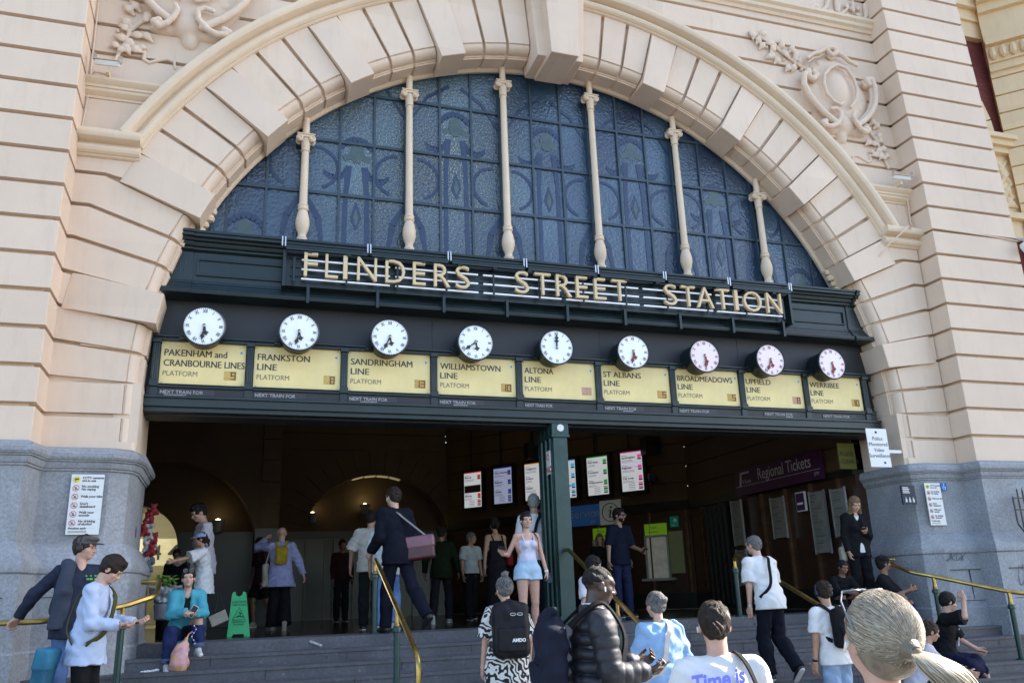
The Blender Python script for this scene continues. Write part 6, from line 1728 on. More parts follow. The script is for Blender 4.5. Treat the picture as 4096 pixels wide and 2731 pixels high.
def smooth_pts(pts, n_=6):
    P_ = [np.array(p, float) for p in pts]; out = []
    for i in range(len(P_) - 1):
        a, b, c, d = P_[max(i - 1, 0)], P_[i], P_[i + 1], P_[min(i + 2, len(P_) - 1)]
        for k in range(n_):
            t = k / n_; out.append(.5 * ((2 * b) + (c - a) * t + (2 * a - 5 * b + 4 * c - d) * t * t + (3 * b - a - 3 * c + d) * t ** 3))
    out.append(P_[-1]); return out
def backpack(P, label, m_, w_=.15, hgt=.23, dep=.075, low=.0, pocket=None, cat='backpack', lid=None, logo=None):
    t = thing_at(P, 'backpack', label, cat); rt, fw, up = P['rt'], P['fw'], P['up']; Rm = np.stack([rt, fw, up], 1)
    c = P['ch'] - fw * (.15 + dep) - up * (.04 + low)
    Q = Sculpt(); Q.rbox(c, (w_, dep, hgt), min(dep, w_) * .8, Rm, k=.02); Q.ell(c + up * hgt * .62, (w_ * .92, dep * .95, hgt * .45), Rm, k=.03); Q.wrinkle(.004, (14, 10, 12), 5); vol_object('pack_body', [Q.vol(.010)], m_, t)
    Q = Sculpt(); Q.rbox(c - fw * dep * .85 - up * hgt * .35, (w_ * .78, dep * .45, hgt * .42), .02, Rm, k=.01); Q.wrinkle(.003, (14, 10, 12), 8); vol_object('front_pocket', [Q.vol(.010)], pocket or m_, t)
    m = MB()
    for sg in (-1, 1):
        ps = smooth_pts([c + rt * sg * w_ * .5 + up * hgt * .8 + fw * dep, P['ch'] + up * .215 + rt * sg * .10 - fw * .05, P['ch'] + up * .225 + rt * sg * .105 + fw * .04, P['ch'] + up * .08 + rt * sg * .115 + fw * .128, P['ch'] - up * .06 + rt * sg * .15 + fw * .10, c + rt * sg * w_ * .9 - up * hgt * .6 + fw * dep])
        strap(m, P, ps, .022, .006)
    m.tube([Vector(c + up * hgt * 1.0 + fw * dep * .6 + rt * a) + Vector(up) * b for a, b in ((-.03, 0), (-.02, .035), (.02, .035), (.03, 0))], .006, n=6)
    m.build('straps', m_, t, local=True)
    if lid: lid(t, P, c, w_, hgt, dep)
    if logo:
        mm_ = MB(); ux = Vector(rt); uy = Vector(up)
        put_text(mm_, logo, .045, Vector(c - fw * (dep * 1.33 + .012) - up * hgt * .42 + rt * -.01), ux, uy, bold=.002); mm_.build('logo', WHITE, t, local=True)
    return t
def headphones(P, m_=BLACK):
    hd, Hm = P['hd'], P['Hm']; Q = Sculpt()
    for sg in (-1, 1): Q.ell(hd(sg * .090, -.008, -.006), (.020, .034, .040), Hm, k=.004)
    vol_object('headphones', [Q.vol(.006), ], m_, P['root'])
    m = MB(); m.tube([Vector(hd(.096 * math.cos(t), -.01, .02 + .112 * math.sin(t))) for t in np.linspace(0, math.pi, 15)], .011, n=8); m.build('headband', m_, P['root'], local=True)
def earbud(P, sg):
    m = MB(); m.tube([Vector(P['hd'](sg * .088, .012, -.006)), Vector(P['hd'](sg * .088, .020, -.034))], [.007, .004], n=8); m.build('earbud', WHITE, P['root'], local=True)
def cap_hat(P, m_, peak=True, flat=False, back=False):
    hd, Hm = P['hd'], P['Hm']; Q = Sculpt()
    Q.ell(hd(0, -.012, .050), (.092, .110, .082 if not flat else .070), Hm, k=.01); Q.cut(hd(0, 0, .040), -Hm[:, 2])
    if flat: Q.ell(hd(0, .03, .088), (.088, .095, .030), Hm, k=.02)
    if peak: Q.ell(hd(0, .120 if not back else -.12, .046), (.062, .062, .010), Hm, k=.008)
    vol_object('cap', [Q.vol(.007)], m_, P['root'])

NAVY = cloth('navy', (.008, .009, .017)); CHAR = cloth('charcoal', (.035, .04, .055)); WHT = cloth('white', (.74, .74, .74), var=.04); OFFW = cloth('offwhite', (.50, .47, .42), var=.06)
LBLUE = cloth('light_blue_shirt', (.46, .55, .74), var=.06); DENIM = cloth('denim', (.09, .15, .30), var=.25, nscale=8); LDENIM = cloth('light_denim', (.26, .36, .52), var=.2, nscale=8); DKDEN = cloth('dark_denim', (.022, .032, .10), var=.2)
BLK = cloth('black', (.012, .012, .014)); TURQ = cloth('turquoise', (.08, .36, .44), var=.12); TEAL = cloth('teal_canvas', (.03, .12, .19), var=.2); OLIVE = cloth('olive', (.09, .085, .03)); GREENC = cloth('dark_green', (.010, .017, .007))
PINKW = cloth('pinkish_white', (.66, .60, .66), var=.05); PEACH = cloth('lilac_blue_shirt', (.36, .38, .62), var=.08); MUST = cloth('mustard', (.42, .29, .03), var=.12); CANVAS = cloth('canvas', (.42, .38, .31), var=.1)
LEATH = mat('oxblood_leather', (.075, .016, .018), rough=.38, var=.3, nscale=5, bump=.2, bscale=60); LEATHL = mat('mauve_leather_flap', (.20, .085, .11), rough=.4, var=.15, bump=.2, bscale=60)
PALEB = cloth('pale_blue_shorts', (.46, .62, .78), var=.06); SHOEB = mat('shoe_black', (.015, .014, .014), rough=.4, var=0); SHOEW = mat('shoe_white', (.62, .62, .62), rough=.5, var=.05); GUM = mat('gum_sole', (.40, .26, .08), rough=.6, var=0)
METALW = mat('watch_steel', (.5, .5, .5), rough=.3, metal=.8, var=0)
YSOLE = mat('yellow_pink_sole', (.55, .38, .10), rough=.5, col2=(.6, .2, .3), nscale=8)
def band(P, hand, m_, name='wrist_band', k=.02, r=.031):
    e = P['L']['el' + hand]; w_ = P['L']['wr' + hand]; d = nrm(w_ - e); m = MB(); m.tube([Vector(w_ - d * (k + .012)), Vector(w_ - d * (k - .012))], r, n=12); m.build(name, m_, P['root'], local=True)
def crossbody(P, label, m_, side=1, cat='strap bag', bag=None, w_=.022, name='shoulder_bag'):
    """strap from the shoulder across to the other hip; bag = (material, centre offset, half size)"""
    t = thing_at(P, name, label, cat); rt, fw, up, ch, pel = P['rt'], P['fw'], P['up'], P['ch'], P['pel']
    m = MB(); so = ch + up * .225 + rt * side * .08
    A_ = [so + up * .012, ch + up * .17 + rt * side * .055 + fw * .115, ch + up * .06 + rt * side * .0 + fw * .175, P['wa'] - rt * side * .08 + fw * .170, pel - rt * side * .205 + fw * .06 + up * .02]
    B_ = [so + up * .012, ch + up * .17 + rt * side * .055 - fw * .125, ch + up * .06 + rt * side * .0 - fw * .168, P['wa'] - rt * side * .08 - fw * .172, pel - rt * side * .205 - fw * .07 + up * .02]
    strap(m, P, smooth_pts(A_), w_); strap(m, P, smooth_pts(B_), w_); m.build('strap', m_, t, local=True)
    if bag:
        bm_, off, hs_ = bag[:3]; Rm = np.stack([rt, fw, up], 1); c = pel - rt * side * .20 + rt * off[0] + fw * off[1] + up * off[2]
        Q = Sculpt(); Q.rbox(c, hs_, min(hs_) * .6, Rm, k=.02).wrinkle(.005, (12, 10, 9), 4); vol_object('bag_body', [Q.vol(.010)], bm_, t)
        Q = Sculpt(); Q.rbox(c + up * hs_[2] * .45 - fw * 0 , (hs_[0] * 1.06, hs_[1] * 1.06, hs_[2] * .62), min(hs_) * .5, Rm, k=.02).wrinkle(.004, (12, 10, 9), 9); vol_object('flap', [Q.vol(.010)], bag[3] if len(bag) > 3 else bm_, t)
    return t

def strands(P, end, n_, mats, w_=.0011, shell=(.086, .106, .096), cy=-.018, cz=.036, amax=2.45, seed=1, low=-.55):
    """combed hair: thin strands from the hairline over the skull to where it is tied"""
    r_ = np.random.default_rng(seed); hd = P['hd']; ms = [MB() for _ in mats]; end = np.array(end, float); c0 = np.array([0, cy, cz])
    ue = nrm((end - c0) / np.array(shell))
    for k in range(n_):
        ang = r_.uniform(-math.pi, math.pi); el = r_.uniform(low, .9)
        st_ = np.array([math.sin(ang), math.cos(ang), el]); st_[1] = min(st_[1], .35 + .5 * max(0, el)); st_ = nrm(st_)
        if st_[1] > .35 and st_[2] < .35: continue
        en_ = nrm(ue + r_.normal(size=3) * .08); pts = []
        for t in np.linspace(0, 1, 8):
            u = nrm(st_ * (1 - t) + en_ * t); q = c0 + u * np.array(shell) + u * (r_.uniform(-.001, .0022) + .002 * math.sin(t * 3.14))
            if t > .85: q = q + (end - q) * (t - .85) / .15 * .7
            pts.append(Vector(hd(*q)))
        ms[int(r_.integers(len(mats)))].tube(pts, [w_ * .4] + [w_] * 6 + [w_ * .7], n=3, smooth=True)
    for mb_, mt in zip(ms, mats): mb_.build('hair_strands', mt, P['root'], local=True, recalc=False, auto=False)
DKH = [mat('strand_%s' % n_, c_, rough=.42, var=.2, spec=.35) for n_, c_ in (('umber', (.030, .020, .014)), ('sepia', (.045, .030, .021)), ('soot', (.018, .013, .011)))]
GRH = [mat('strand_%s' % n_, c_, rough=.42, var=.2, spec=.35) for n_, c_ in (('steel', (.14, .135, .135)), ('ash_grey', (.22, .21, .205)), ('iron', (.075, .07, .07)))]
# 1 man in flat cap leaning back on the left rail
P = person(-5.9, -1.88, -.675, 160, 1.76, 'man in grey flat cap and headphones leaning back on the brass rail in navy top',
    dict(lean=-4, head=(-52, 4, 0), armR=((.75, -.50, -.85), (.35, -.35, -.75)), armL=((-.45, -.55, -.85), (-.35, -.35, -.85)), handR=dict(d=(.3, -.5, -.6), curl=.9, n=(0, .3, -1)), handL=dict(d=(-.2, -.4, -.7), curl=.9, n=(0, .3, -1)),
         legR=((.05, .10, -1), (0, .0, -1)), legL=((-.05, .18, -1), (0, .1, -1))),
    dict(skin='light', hair='brown', girth=1.12, top=dict(mat=cloth('navy_polo', (.028, .034, .060)), sleeve='long', collar=1, vneck=.08, hem=.16, th=.026), bottom=dict(mat=DENIM), shoes=dict(mat=SHOEB)))
cap_hat(P, cloth('grey_tweed', (.11, .105, .10), var=.25, nscale=40), flat=True); headphones(P)
m = MB(); ch, up, rt, fw = P['ch'], P['up'], P['rt'], P['fw']
for i, (a, c) in enumerate(((0, .03), (.03, .04), (.07, .028))): m.box((0, 0, 0), (0, 0, 0)) if 0 else m.obox(Vector(ch - rt * (.045 + a) + fw * .158 + up * (.06 + .0)), Vector(rt) * c * .35, Vector(fw) * .003, Vector(up) * .008)
for a in (-.02, .02, .06, .08): m.obox(Vector(ch - rt * (.05 + a) + fw * .158 + up * .09), Vector(rt) * .007, Vector(fw) * .003, Vector(up) * .006)
m.build('green_chest_logo', mat('logo_green', (.10, .45, .05), var=0), P['root'], local=True)
t = thing_at(P, 'draped_jacket', 'grey blue jacket draped over the shoulder of the man in the flat cap', 'jacket')
Q = Sculpt(); sR = P['L']['soR']; Q.cap(ch + up * .2 + rt * .10 - fw * .05, ch + up * .20 + rt * .12 + fw * .06, .05, .055, k=.03).cap(ch + up * .20 + rt * .12 + fw * .06, ch + rt * .15 + fw * .12 - up * .05, .06, .07, k=.04).cap(ch + rt * .15 + fw * .12 - up * .05, P['pel'] + rt * .17 + fw * .10 - up * .05, .07, .085, k=.04, sq=(fw, .55), cut=1).cap(ch + up * .2 + rt * .10 - fw * .05, P['wa'] + rt * .14 - fw * .13, .05, .08, k=.04)
Q.wrinkle(.007, (12, 14, 9), 4); vol_object('jacket_body', [Q.vol(.011)], cloth('slate_jacket', (.05, .062, .09)), t)

# 2 young man reading his phone
P = person(-5.68, -2.62, -.81, 100, 1.68, 'young man in pale blue shirt looking down at his phone on the left steps',
    dict(lean=7, head=(0, 36, 0), armR=((.12, .14, -1), (-.10, 1, -.10)), armL=((-.06, .30, -1), (.22, 1, -.05)), handR=dict(curl=.7, n=(-.3, 0, 1)), handL=dict(curl=.7, n=(.3, 0, 1)), legR=((.03, .05, -1), (0, -.05, -1)), legL=((-.03, .12, -1), (0, -.1, -1))),
    dict(skin='light', hair='darkbrown', vol=.022, quiff=1, top=dict(mat=LBLUE, sleeve='long', collar=1, hem=.20, th=.030, flare=.02, wr=.007), bottom=dict(mat=BLK), shoes=dict(mat=SHOEB)))
phone(P, 'R', 'black phone held by the young man in the pale blue shirt', (-.25, 1, .25), (-.1, -.25, 1))
crossbody(P, 'teal canvas messenger bag on an olive strap behind the phone reading man', OLIVE, side=-1, cat='messenger bag', bag=(TEAL, (0.02, -.24, -.20), (.13, .07, .16), cloth('teal_flap', (.04, .17, .27))), w_=.028, name='messenger_bag')
band(P, 'R', BLK)

# 3 seated woman in turquoise jacket
P = person(-4.98, -.06, 0.0, 172, 1.57, 'seated woman in turquoise jacket and dark jeans clasping her knee on the top steps',
    dict(lean=20, head=(8, -8, 2), armR=((.12, .62, -.75), (-.72, .72, .12)), armL=((-.10, .62, -.70), (.55, .66, .05)), handR=dict(curl=.6, n=(-.4, .2, -.9)), handL=dict(curl=.6, n=(.4, .1, -.9)),
         legR=((.22, .88, .12), (.05, .10, -1)), legL=((-.10, .72, .48), (-.05, -.02, -1)), footR=(.10, 1, -.05), footL=(-.12, 1, -.03)),
    dict(f=1, skin='light', hair='black', style='longback', girth=1.08, top=dict(mat=BLK, sleeve='long', vneck=.05, hem=.08, th=.014, jacket=dict(mat=TURQ, name='jacket', gap=.045, gapd=.09, cap_hood=1, hem=.18)),
         bottom=dict(mat=DKDEN, cuff=cloth('turned_denim', (.10, .14, .24)), len=-.04), shoes=dict(mat=SHOEW, sole=YSOLE)), h=.009, seat=True)
m = MB(); hd = P['hd']
for sg in (-1, 1): m.lathe([(.004, -.003), (.030, -.003), (.030, .003), (.004, .003)], tuple(hd(sg * .036, .075, .098)), axis='y', n=14)
m.tube([Vector(hd(a, .082, .10)) for a in (-.06, 0, .06)], .004, n=6); m.build('sunglasses', mat('smoked_lens', (.02, .03, .06), rough=.1, var=0), P['root'], local=True)
phone(P, 'R', 'white phone in the hand of the seated woman in turquoise', (-.5, .1, .8), (0, 1, .1), col=WHITE)
t = empty('beaded_strap', (-4.86, -.60, .0), label='purple and white beaded strap dangling by the knee of the seated woman', cat='phone strap')
m = MB(); r_ = random.Random(1)
for i in range(12): m.lathe([(.001, -.009), (.010, 0), (.001, .009)], (-4.845 + .02 * math.sin(i * .8), -.615, .20 - i * .019), n=6, mi=i % 2)
m.build('beads', [WHITE, mat('purple_beads', (.12, .07, .35), var=0)], t)
t = empty('shopping_bag', (-4.98, -.62, -.27), label='colourful pastel shopping bag standing between the feet of the seated woman', cat='shopping bag')
v = Vol((-5.18, -.78, -.29), (-4.80, -.46, .12), .008); v.cap((-4.98, -.62, -.19), (-4.97, -.62, -.06), .105, .085, sq=((0, 1, 0), .6)).cap((-4.97, -.62, -.06), (-4.92, -.62, .06), .07, .02, sq=((0, 1, 0), .6)); v.wrinkle(.010, (22, 20, 18), 2)
vol_object('bag_body', [v], mat('pastel_patchwork', (.62, .36, .44), rough=.5, col2=(.62, .30, .08), nscale=9), t).location = (4.98, .62, .27)
m = MB(); m.tube([(-4.92, -.62, .05), (-4.90, -.60, .11), (-4.86, -.60, .14)], .008, n=6); m.build('bag_handle', mat('pastel_patchwork', None), t)

# 4 girl in cap
P = person(-4.83, 1.35, 0, 262, 1.36, 'girl in white T-shirt, black shorts and pale blue cap reaching left to the rail',
    dict(lean=6, head=(10, 6, 0), armR=((.30, .25, -.85), (.15, .1, -1)), armL=((-.30, .85, -.30), (-.12, .95, -.20)), handL=dict(curl=.8), legR=((.02, .0, -1), (0, -.05, -1)), legL=((-.02, .12, -1), (0, -.12, -1))),
    dict(f=1, skin='tan', hair='darkbrown', style='tied', top=dict(mat=WHT, sleeve='short', sl=.95, sflare=.03, hem=.26, th=.040, flare=.03, wr=.008), bottom=dict(mat=BLK, kind='shorts', sl=.50), shoes=dict(mat=cloth('blue_shoe', (.12, .32, .42))), socks=WHT))
cap_hat(P, cloth('pale_blue_cap', (.34, .42, .60)))
# 5 tall man in white
P = person(-4.86, 2.0, 0, 255, 1.83, 'tall dark haired man in white T-shirt looking down behind the girl',
    dict(lean=4, head=(-6, 28, 0), armR=((.10, .05, -1), (.02, .1, -1)), armL=((-.10, .25, -1), (.1, .7, -.5)), legR=((.03, .0, -1), (0, -.05, -1)), legL=((-.03, .08, -1), (0, -.08, -1))),
    dict(skin='light', hair='black', quiff=1, top=dict(mat=PINKW, sleeve='short', sl=.85, hem=.18, th=.030, wr=.007), bottom=dict(mat=LDENIM), shoes=dict(mat=SHOEW)))
t = empty('white_purse', (-4.60, 1.2, .24), label='flat white purse on a black cord hanging beside the green floor sign', cat='purse')
m = MB(); m.obox((-4.60, 1.2, .25), (.105, 0, .045), (0, .012, 0), (-.028, 0, .068)); m.build('purse_body', CANVAS, t, bevel=.008)
m = MB(); m.tube([(-4.52, 1.2, .33), (-4.58, 1.25, .50), (-4.62, 1.35, .66)], .005, n=6); m.tube([(-4.65, 1.2, .33), (-4.63, 1.25, .50), (-4.63, 1.35, .66)], .005, n=6); m.build('cord', BLACK, t)
# 6 person with shaved head and yellow backpack
P = person(-3.70, 3.4, 0, 2, 1.60, 'person with shaved head in open lilac shirt and yellow backpack walking into the hall',
    dict(lean=3, head=(0, 4, 0), armR=((.45, .15, -.9), (.35, .1, -.9)), armL=((-.65, .55, .05), (.5, .7, .6)), legR=((.03, .05, -1), (0, -.50, -1)), legL=((-.03, .12, -1), (0, 0, -1)), footR=(0, .35, -1)),
    dict(skin='light', style='bald', top=dict(mat=PEACH, sleeve='long', hem=.26, th=.040, flare=.07, wr=.009), bottom=dict(mat=BLK, loose=.03, flare=.05), shoes=dict(mat=CANVAS, sole=CANVAS)))
backpack(P, 'small mustard yellow backpack on the lilac shirted person', MUST, w_=.105, hgt=.15, dep=.055)
t = thing_at(P, 'tote_bag', 'cream canvas tote bag hanging at the left side of the lilac shirted person', 'tote bag')
Q = Sculpt(); c = P['pel'] + np.array([-.26, -.10, -.02]); Q.rbox(c, (.045, .14, .20), .03).wrinkle(.008, (10, 9, 8), 2); vol_object('bag_body', [Q.vol(.011)], CANVAS, t)
m = MB(); so = P['L']['soL']; m.tube([Vector(c + np.array([0, .1, .19])), Vector(so + np.array([.02, .03, .07])), Vector(c + np.array([0, -.1, .19]))], .012, n=6); m.build('handles', CANVAS, t, local=True)
# 7 beige shirt
P = person(-2.52, 1.5, 0, 5, 1.66, 'dark haired man in beige T-shirt seen from behind, left of the suited man',
    dict(lean=3, head=(25, 6, 0), armL=((-.35, .15, -.9), (-.05, .3, -.9)), armR=((.2, .2, -.9), (0, .5, -.6)), legR=((.03, .05, -1), (0, 0, -1)), legL=((-.03, .02, -1), (0, -.1, -1))),
    dict(skin='tan', hair='black', top=dict(mat=OFFW, sleeve='short', sl=.9, sflare=.03, hem=.14, th=.038, wr=.009), bottom=dict(mat=BLK), shoes=dict(mat=SHOEB), socks=WHT))
P = person(-2.42, .75, 0, 12, 1.58, 'person in white T-shirt and blue jeans partly hidden by the suited man',
    dict(lean=10, head=(10, 14, 0), armL=((-.25, .10, -1), (.0, .15, -1)), armR=((.2, .3, -.9), (0, .5, -.6)), legR=((.10, .35, -1), (0, -.35, -1)), legL=((-.03, -.10, -1), (0, -.25, -1))),
    dict(skin='tan', hair='black', top=dict(mat=cloth('pale_mint_tee', (.62, .68, .68)), sleeve='short', sl=.8, hem=.16, th=.034, wr=.009), bottom=dict(mat=cloth('bright_denim', (.13, .24, .50), var=.2), loose=.035), shoes=dict(mat=SHOEW)))
# 8 suited man
P = person(-2.40, -.02, 0, -22, 1.84, 'striding man in dark navy suit with an oxblood satchel at the top of the steps',
    dict(lean=9, head=(-8, 2, 0), armL=((-.18, -.05, -1), (-.02, .75, -.6)), armR=((.18, -.25, -.9), (.02, .35, -.9)), legL=((.02, .30, -1), (0, .05, -1)), legR=((.10, -.38, -1), (.1, -.85, -1)), footR=(.05, .75, -.55)),
    dict(skin='light', hair='darkbrown', quiff=1, top=dict(mat=WHT, sleeve='long', collar=1, hem=.06, jacket=dict(mat=NAVY, hem=.17, gap=.02, gapd=.02)), bottom=dict(mat=cloth('navy_trousers', (.009, .011, .021))), shoes=dict(mat=SHOEB, sole=SHOEB)))
earbud(P, -1)
t = thing_at(P, 'leather_satchel', 'oxblood leather satchel on a long grey strap behind the suited man', 'satchel')
rt, fw, up, pel, ch = P['rt'], P['fw'], P['up'], P['pel'], P['ch']; Rm = np.stack([nrm(rt * .75 - fw * .65), nrm(fw * .75 + rt * .65), up], 1)
c = pel + rt * .20 - fw * .20 + up * .04
Q = Sculpt(); Q.rbox(c - up * .03, (.19, .06, .13), .035, Rm, k=.01); vol_object('bag_body', [Q.vol(.010)], LEATH, t)
Q = Sculpt(); Q.rbox(c + up * .055, (.197, .068, .08), .03, Rm, k=.01); vol_object('flap', [Q.vol(.010)], LEATHL, t)
m = MB(); strap(m, P, smooth_pts([c + up * .10 + Rm[:, 0] * .12, ch + rt * .04 - fw * .17 + up * .05, ch + up * .235 - rt * .07, ch + up * .05 - rt * .05 + fw * .15]), .018, .004); m.build('strap', cloth('grey_webbing', (.28, .27, .30)), t, local=True)
# 9-12 people inside the hall
P = person(-1.0, 3.4, 0, 20, 1.60, 'dark haired man in dark green overshirt walking into the dim hall', dict(lean=6, head=(10, 2, 0), armL=((-.45, .1, -.9), (-.1, .3, -.9)), armR=((.3, .1, -.9), (.1, .4, -.8)), legR=((.1, .35, -1), (0, -.1, -1)), legL=((-.1, -.15, -1), (0, -.6, -1)), footL=(0, .5, -.8)),
    dict(skin='brown', hair='black', mess=1, top=dict(mat=GREENC, sleeve='long', hem=.16, th=.035), bottom=dict(mat=BLK), shoes=dict(mat=CANVAS)))
P = person(-.15, 4.6, 0, 165, 1.56, 'man in white polo shirt and black trousers coming out of the hall', dict(lean=2, head=(-30, 4, 0), legR=((.03, .15, -1), (0, 0, -1)), legL=((-.03, -.1, -1), (0, -.3, -1))),
    dict(skin='tan', hair='grey', top=dict(mat=cloth('pale_polo', (.55, .56, .55)), sleeve='short', collar=1, vneck=.1, hem=.04), bottom=dict(mat=BLK), shoes=dict(mat=SHOEB)))
P = person(-.15, 2.9, 0, -10, 1.67, 'woman in sleeveless black dress with her back turned in the hall', dict(head=(10, 6, 0), armL=((-.15, .05, -1), (-.02, .1, -1)), armR=((.15, .1, -1), (.0, .9, -.3))),
    dict(f=1, skin='tan', hair='black', style='tied', top=dict(mat=BLK, sleeve='none', hem=.1, th=.014), bottom=dict(mat=BLK, kind='skirt', up=-.20), shoes=dict(mat=SHOEB)))
t = thing_at(P, 'red_bag', 'dark red bag at the side of the woman in the black dress', 'bag'); Q = Sculpt(); Q.rbox(P['pel'] + np.array([.24, .02, .10]), (.06, .13, .12), .04).wrinkle(.006, (12, 10, 9), 1); vol_object('bag_body', [Q.vol(.011)], cloth('dark_red', (.16, .012, .02)), t)
P = person(-.18, .78, 0, 8, 1.82, 'grey haired man in white shirt with a dark strap behind the tank top woman', dict(lean=2, head=(4, 2, 0)),
    dict(skin='tan', hair='silver', top=dict(mat=WHT, sleeve='short', hem=.14, th=.026), bottom=dict(mat=NAVY), shoes=dict(mat=SHOEB)))
crossbody(P, 'dark bag strap across the back of the grey haired man', BLK, side=1)
# 13 woman in tank top
P = person(-.72, -.38, -.135, 176, 1.575, 'woman in lilac tank top and pale blue shorts stepping down with a phone in hand',
    dict(lean=0, head=(4, -2, 0), armR=((.40, -.20, -.85), (.62, .75, .02)), armL=((-.26, .02, -1), (-.20, .22, -1)), handR=dict(curl=1.2, d=(.35, .55, .6), n=(-.2, -.2, 1)), handL=dict(curl=.7, n=(.4, -.6, .2)),
         legR=((.04, .10, -1), (.0, .02, -1)), legL=((-.03, .02, -1), (0, -.12, -1))),
    dict(f=1, skin='light', hair='black', style='tied', girth=1.15, top=dict(mat=cloth('lilac_tank', (.66, .64, .78), var=.04), sleeve='none', hem=.0, th=.008, wr=.002, name='tank_top'), bottom=dict(mat=PALEB, kind='shorts', sl=.26, flare=.010, loose=.018, rise=.15, wr=.002), shoes=dict(mat=SHOEW)), h=.009)
earbud(P, 1)
t = thing_at(P, 'phone', 'black phone gripped in the raised hand of the tank top woman', 'phone'); m = MB(); w_ = P['L']['hdR']; m.obox(Vector(w_ + np.array([-.0, .02, .02])), (-.045, .025, -.015), (.0, .008, .022), (.003, .005, -.002)); m.build('case', BLACK, t, local=True)
phone(P, 'L', 'black phone held low in the left hand of the tank top woman', (-.1, .3, -1), (.3, 1, 0))
band(P, 'L', WHITE)
t = thing_at(P, 'shoulder_bag', 'black bag strap over the left shoulder of the tank top woman', 'bag'); m = MB(); strap(m, P, smooth_pts([P['ch'] + P['up'] * .225 - P['rt'] * .10, P['ch'] + P['up'] * .10 - P['rt'] * .14 + P['fw'] * .105, P['wa'] - P['rt'] * .165 + P['fw'] * .06, P['pel'] - P['rt'] * .20 - P['fw'] * .02]), .014, .004); m.build('strap', BLACK, t, local=True)
Q = Sculpt(); Q.rbox(P['pel'] + np.array([-.20, -.16, .02]), (.05, .06, .12), .03); vol_object('bag_body', [Q.vol(.012)], BLK, t)
# 14 zebra dress
def zebra():
    m = bpy.data.materials.new('zebra_print'); m.use_nodes = True; n = m.node_tree; b = n.nodes['Principled BSDF']; b.inputs['Roughness'].default_value = .8
    tc = n.nodes.new('ShaderNodeTexCoord'); wv = n.nodes.new('ShaderNodeTexWave'); wv.bands_direction = 'DIAGONAL'; wv.inputs['Scale'].default_value = 8; wv.inputs['Distortion'].default_value = 15; wv.inputs['Detail'].default_value = 1.5; wv.inputs['Detail Scale'].default_value = 1.1
    n.links.new(tc.outputs['Object'], wv.inputs[0]); r = ramp_mix(n, wv.outputs['Fac'], (.012, .012, .014), (.66, .65, .62), .47, .53); n.links.new(r.outputs[0], b.inputs['Base Color']); return m
ZEB = zebra()
P = person(-1.93, -3.22, -1.08, 8, 1.62, 'woman with grey bun in zebra print dress climbing the steps with a black backpack',
    dict(lean=3, head=(-14, 6, 0), armL=((-.22, .05, -1), (-.10, .15, -1)), armR=((.3, .1, -1), (.05, .5, -.7)), legR=((.03, .1, -1), (0, 0, -1)), legL=((-.03, .0, -1), (0, -.1, -1))),
    dict(f=1, girth=1.18, skin='light', hair='grey', style='topbun', top=dict(mat=ZEB, sleeve='short', sl=.85, sflare=.02, hem=.20, th=.030, name='dress_top', wr=.006), bottom=dict(mat=ZEB, kind='skirt', loose=.05, up=-.10, name='dress_skirt', flare=.05, wr=.009), shoes=dict(mat=SHOEB)), h=.009)
strands(P, (0, -.06, .14), 600, GRH, .0016, (.088, .108, .098), seed=5)
m = MB(); m.tube([Vector(P['hd'](-.093, .004, -.035 + 0 * t)) + Vector((0, .014 * math.cos(t), .014 * math.sin(t))) for t in np.linspace(0, 6.28, 12)], .003, n=5); m.build('hoop_earring', BRASS, P['root'], local=True)
def lid1(t, P, c, w_, hg, dp):
    m = MB(); rt, fw, up = P['rt'], P['fw'], P['up']
    for sg in (-1, 1):
        m.tube([Vector(c + rt * (sg * .035 + .04) - fw * (dp + .045) + up * (hg * .55 + .012 * math.sin(a))) + Vector(rt) * .028 * math.cos(a) for a in np.linspace(0, 6.28, 12)], .004, n=5)
    m.build('hung_sunglasses', METALW, t, local=True)
backpack(P, 'black backpack lettered in white on the zebra dress woman', mat('black_ripstop', (.010, .010, .014), rough=.55, spec=.2, var=.3, bump=.3, bscale=25), w_=.19, hgt=.27, dep=.10, lid=lid1, logo='AMDO')
# 15 man in black puffer jacket
P = person(-2.35, -6.25, -1.215, 96, 1.745, 'man in black quilted jacket looking at his phone in the foreground',
    dict(lean=4, head=(0, 12, 0), armR=((.12, .10, -1), (-.18, 1, .02)), armL=((-.12, .30, -.9), (.15, 1, .1)), handR=dict(curl=.8, n=(-.5, -.1, .9)), handL=dict(curl=.8, n=(.5, 0, .9))),
    dict(skin='dark', hair='black', vol=-.0035, bottom=dict(mat=BLK), shoes=dict(mat=SHOEB)), h=.008)
PUF = mat('black_puffer_nylon', (.012, .013, .020), rough=.55, var=.2, bump=.35, bscale=22)
Q = Sculpt(); L_, ch, up, rt, fw, pel, wa = P['L'], P['ch'], P['up'], P['rt'], P['fw'], P['pel'], P['wa']
for k in range(8):
    q = k / 7; c = pel * (1 - q) + (ch + up * .12) * q - up * .08 * (1 - q); r0 = .165 + .012 * math.sin(q * 3)
    Q.cap(c - rt * .055, c + rt * .055, r0 * .80, r0 * .80, k=.006, sq=(up, .40))
Q.cap(pel, ch + up * .05, .150, .155, k=.01, sq=(fw, .86))
for hnd, sg in (('R', 1), ('L', -1)):
    for a, b, n_, r1, r2 in ((L_['so' + hnd], L_['el' + hnd], 4, .088, .076), (L_['el' + hnd], L_['wr' + hnd] - nrm(L_['wr' + hnd] - L_['el' + hnd]) * .02, 4, .074, .058)):
        d = nrm(b - a)
        for k in range(n_):
            c = a + (b - a) * ((k + .5) / n_); r_ = r1 + (r2 - r1) * k / n_; Q.cap(c - d * .012, c + d * .012, r_, r_ * .98, k=.008, sq=(d, .62))
        Q.cap(a, b, r1 * .86, r2 * .86, k=.01)
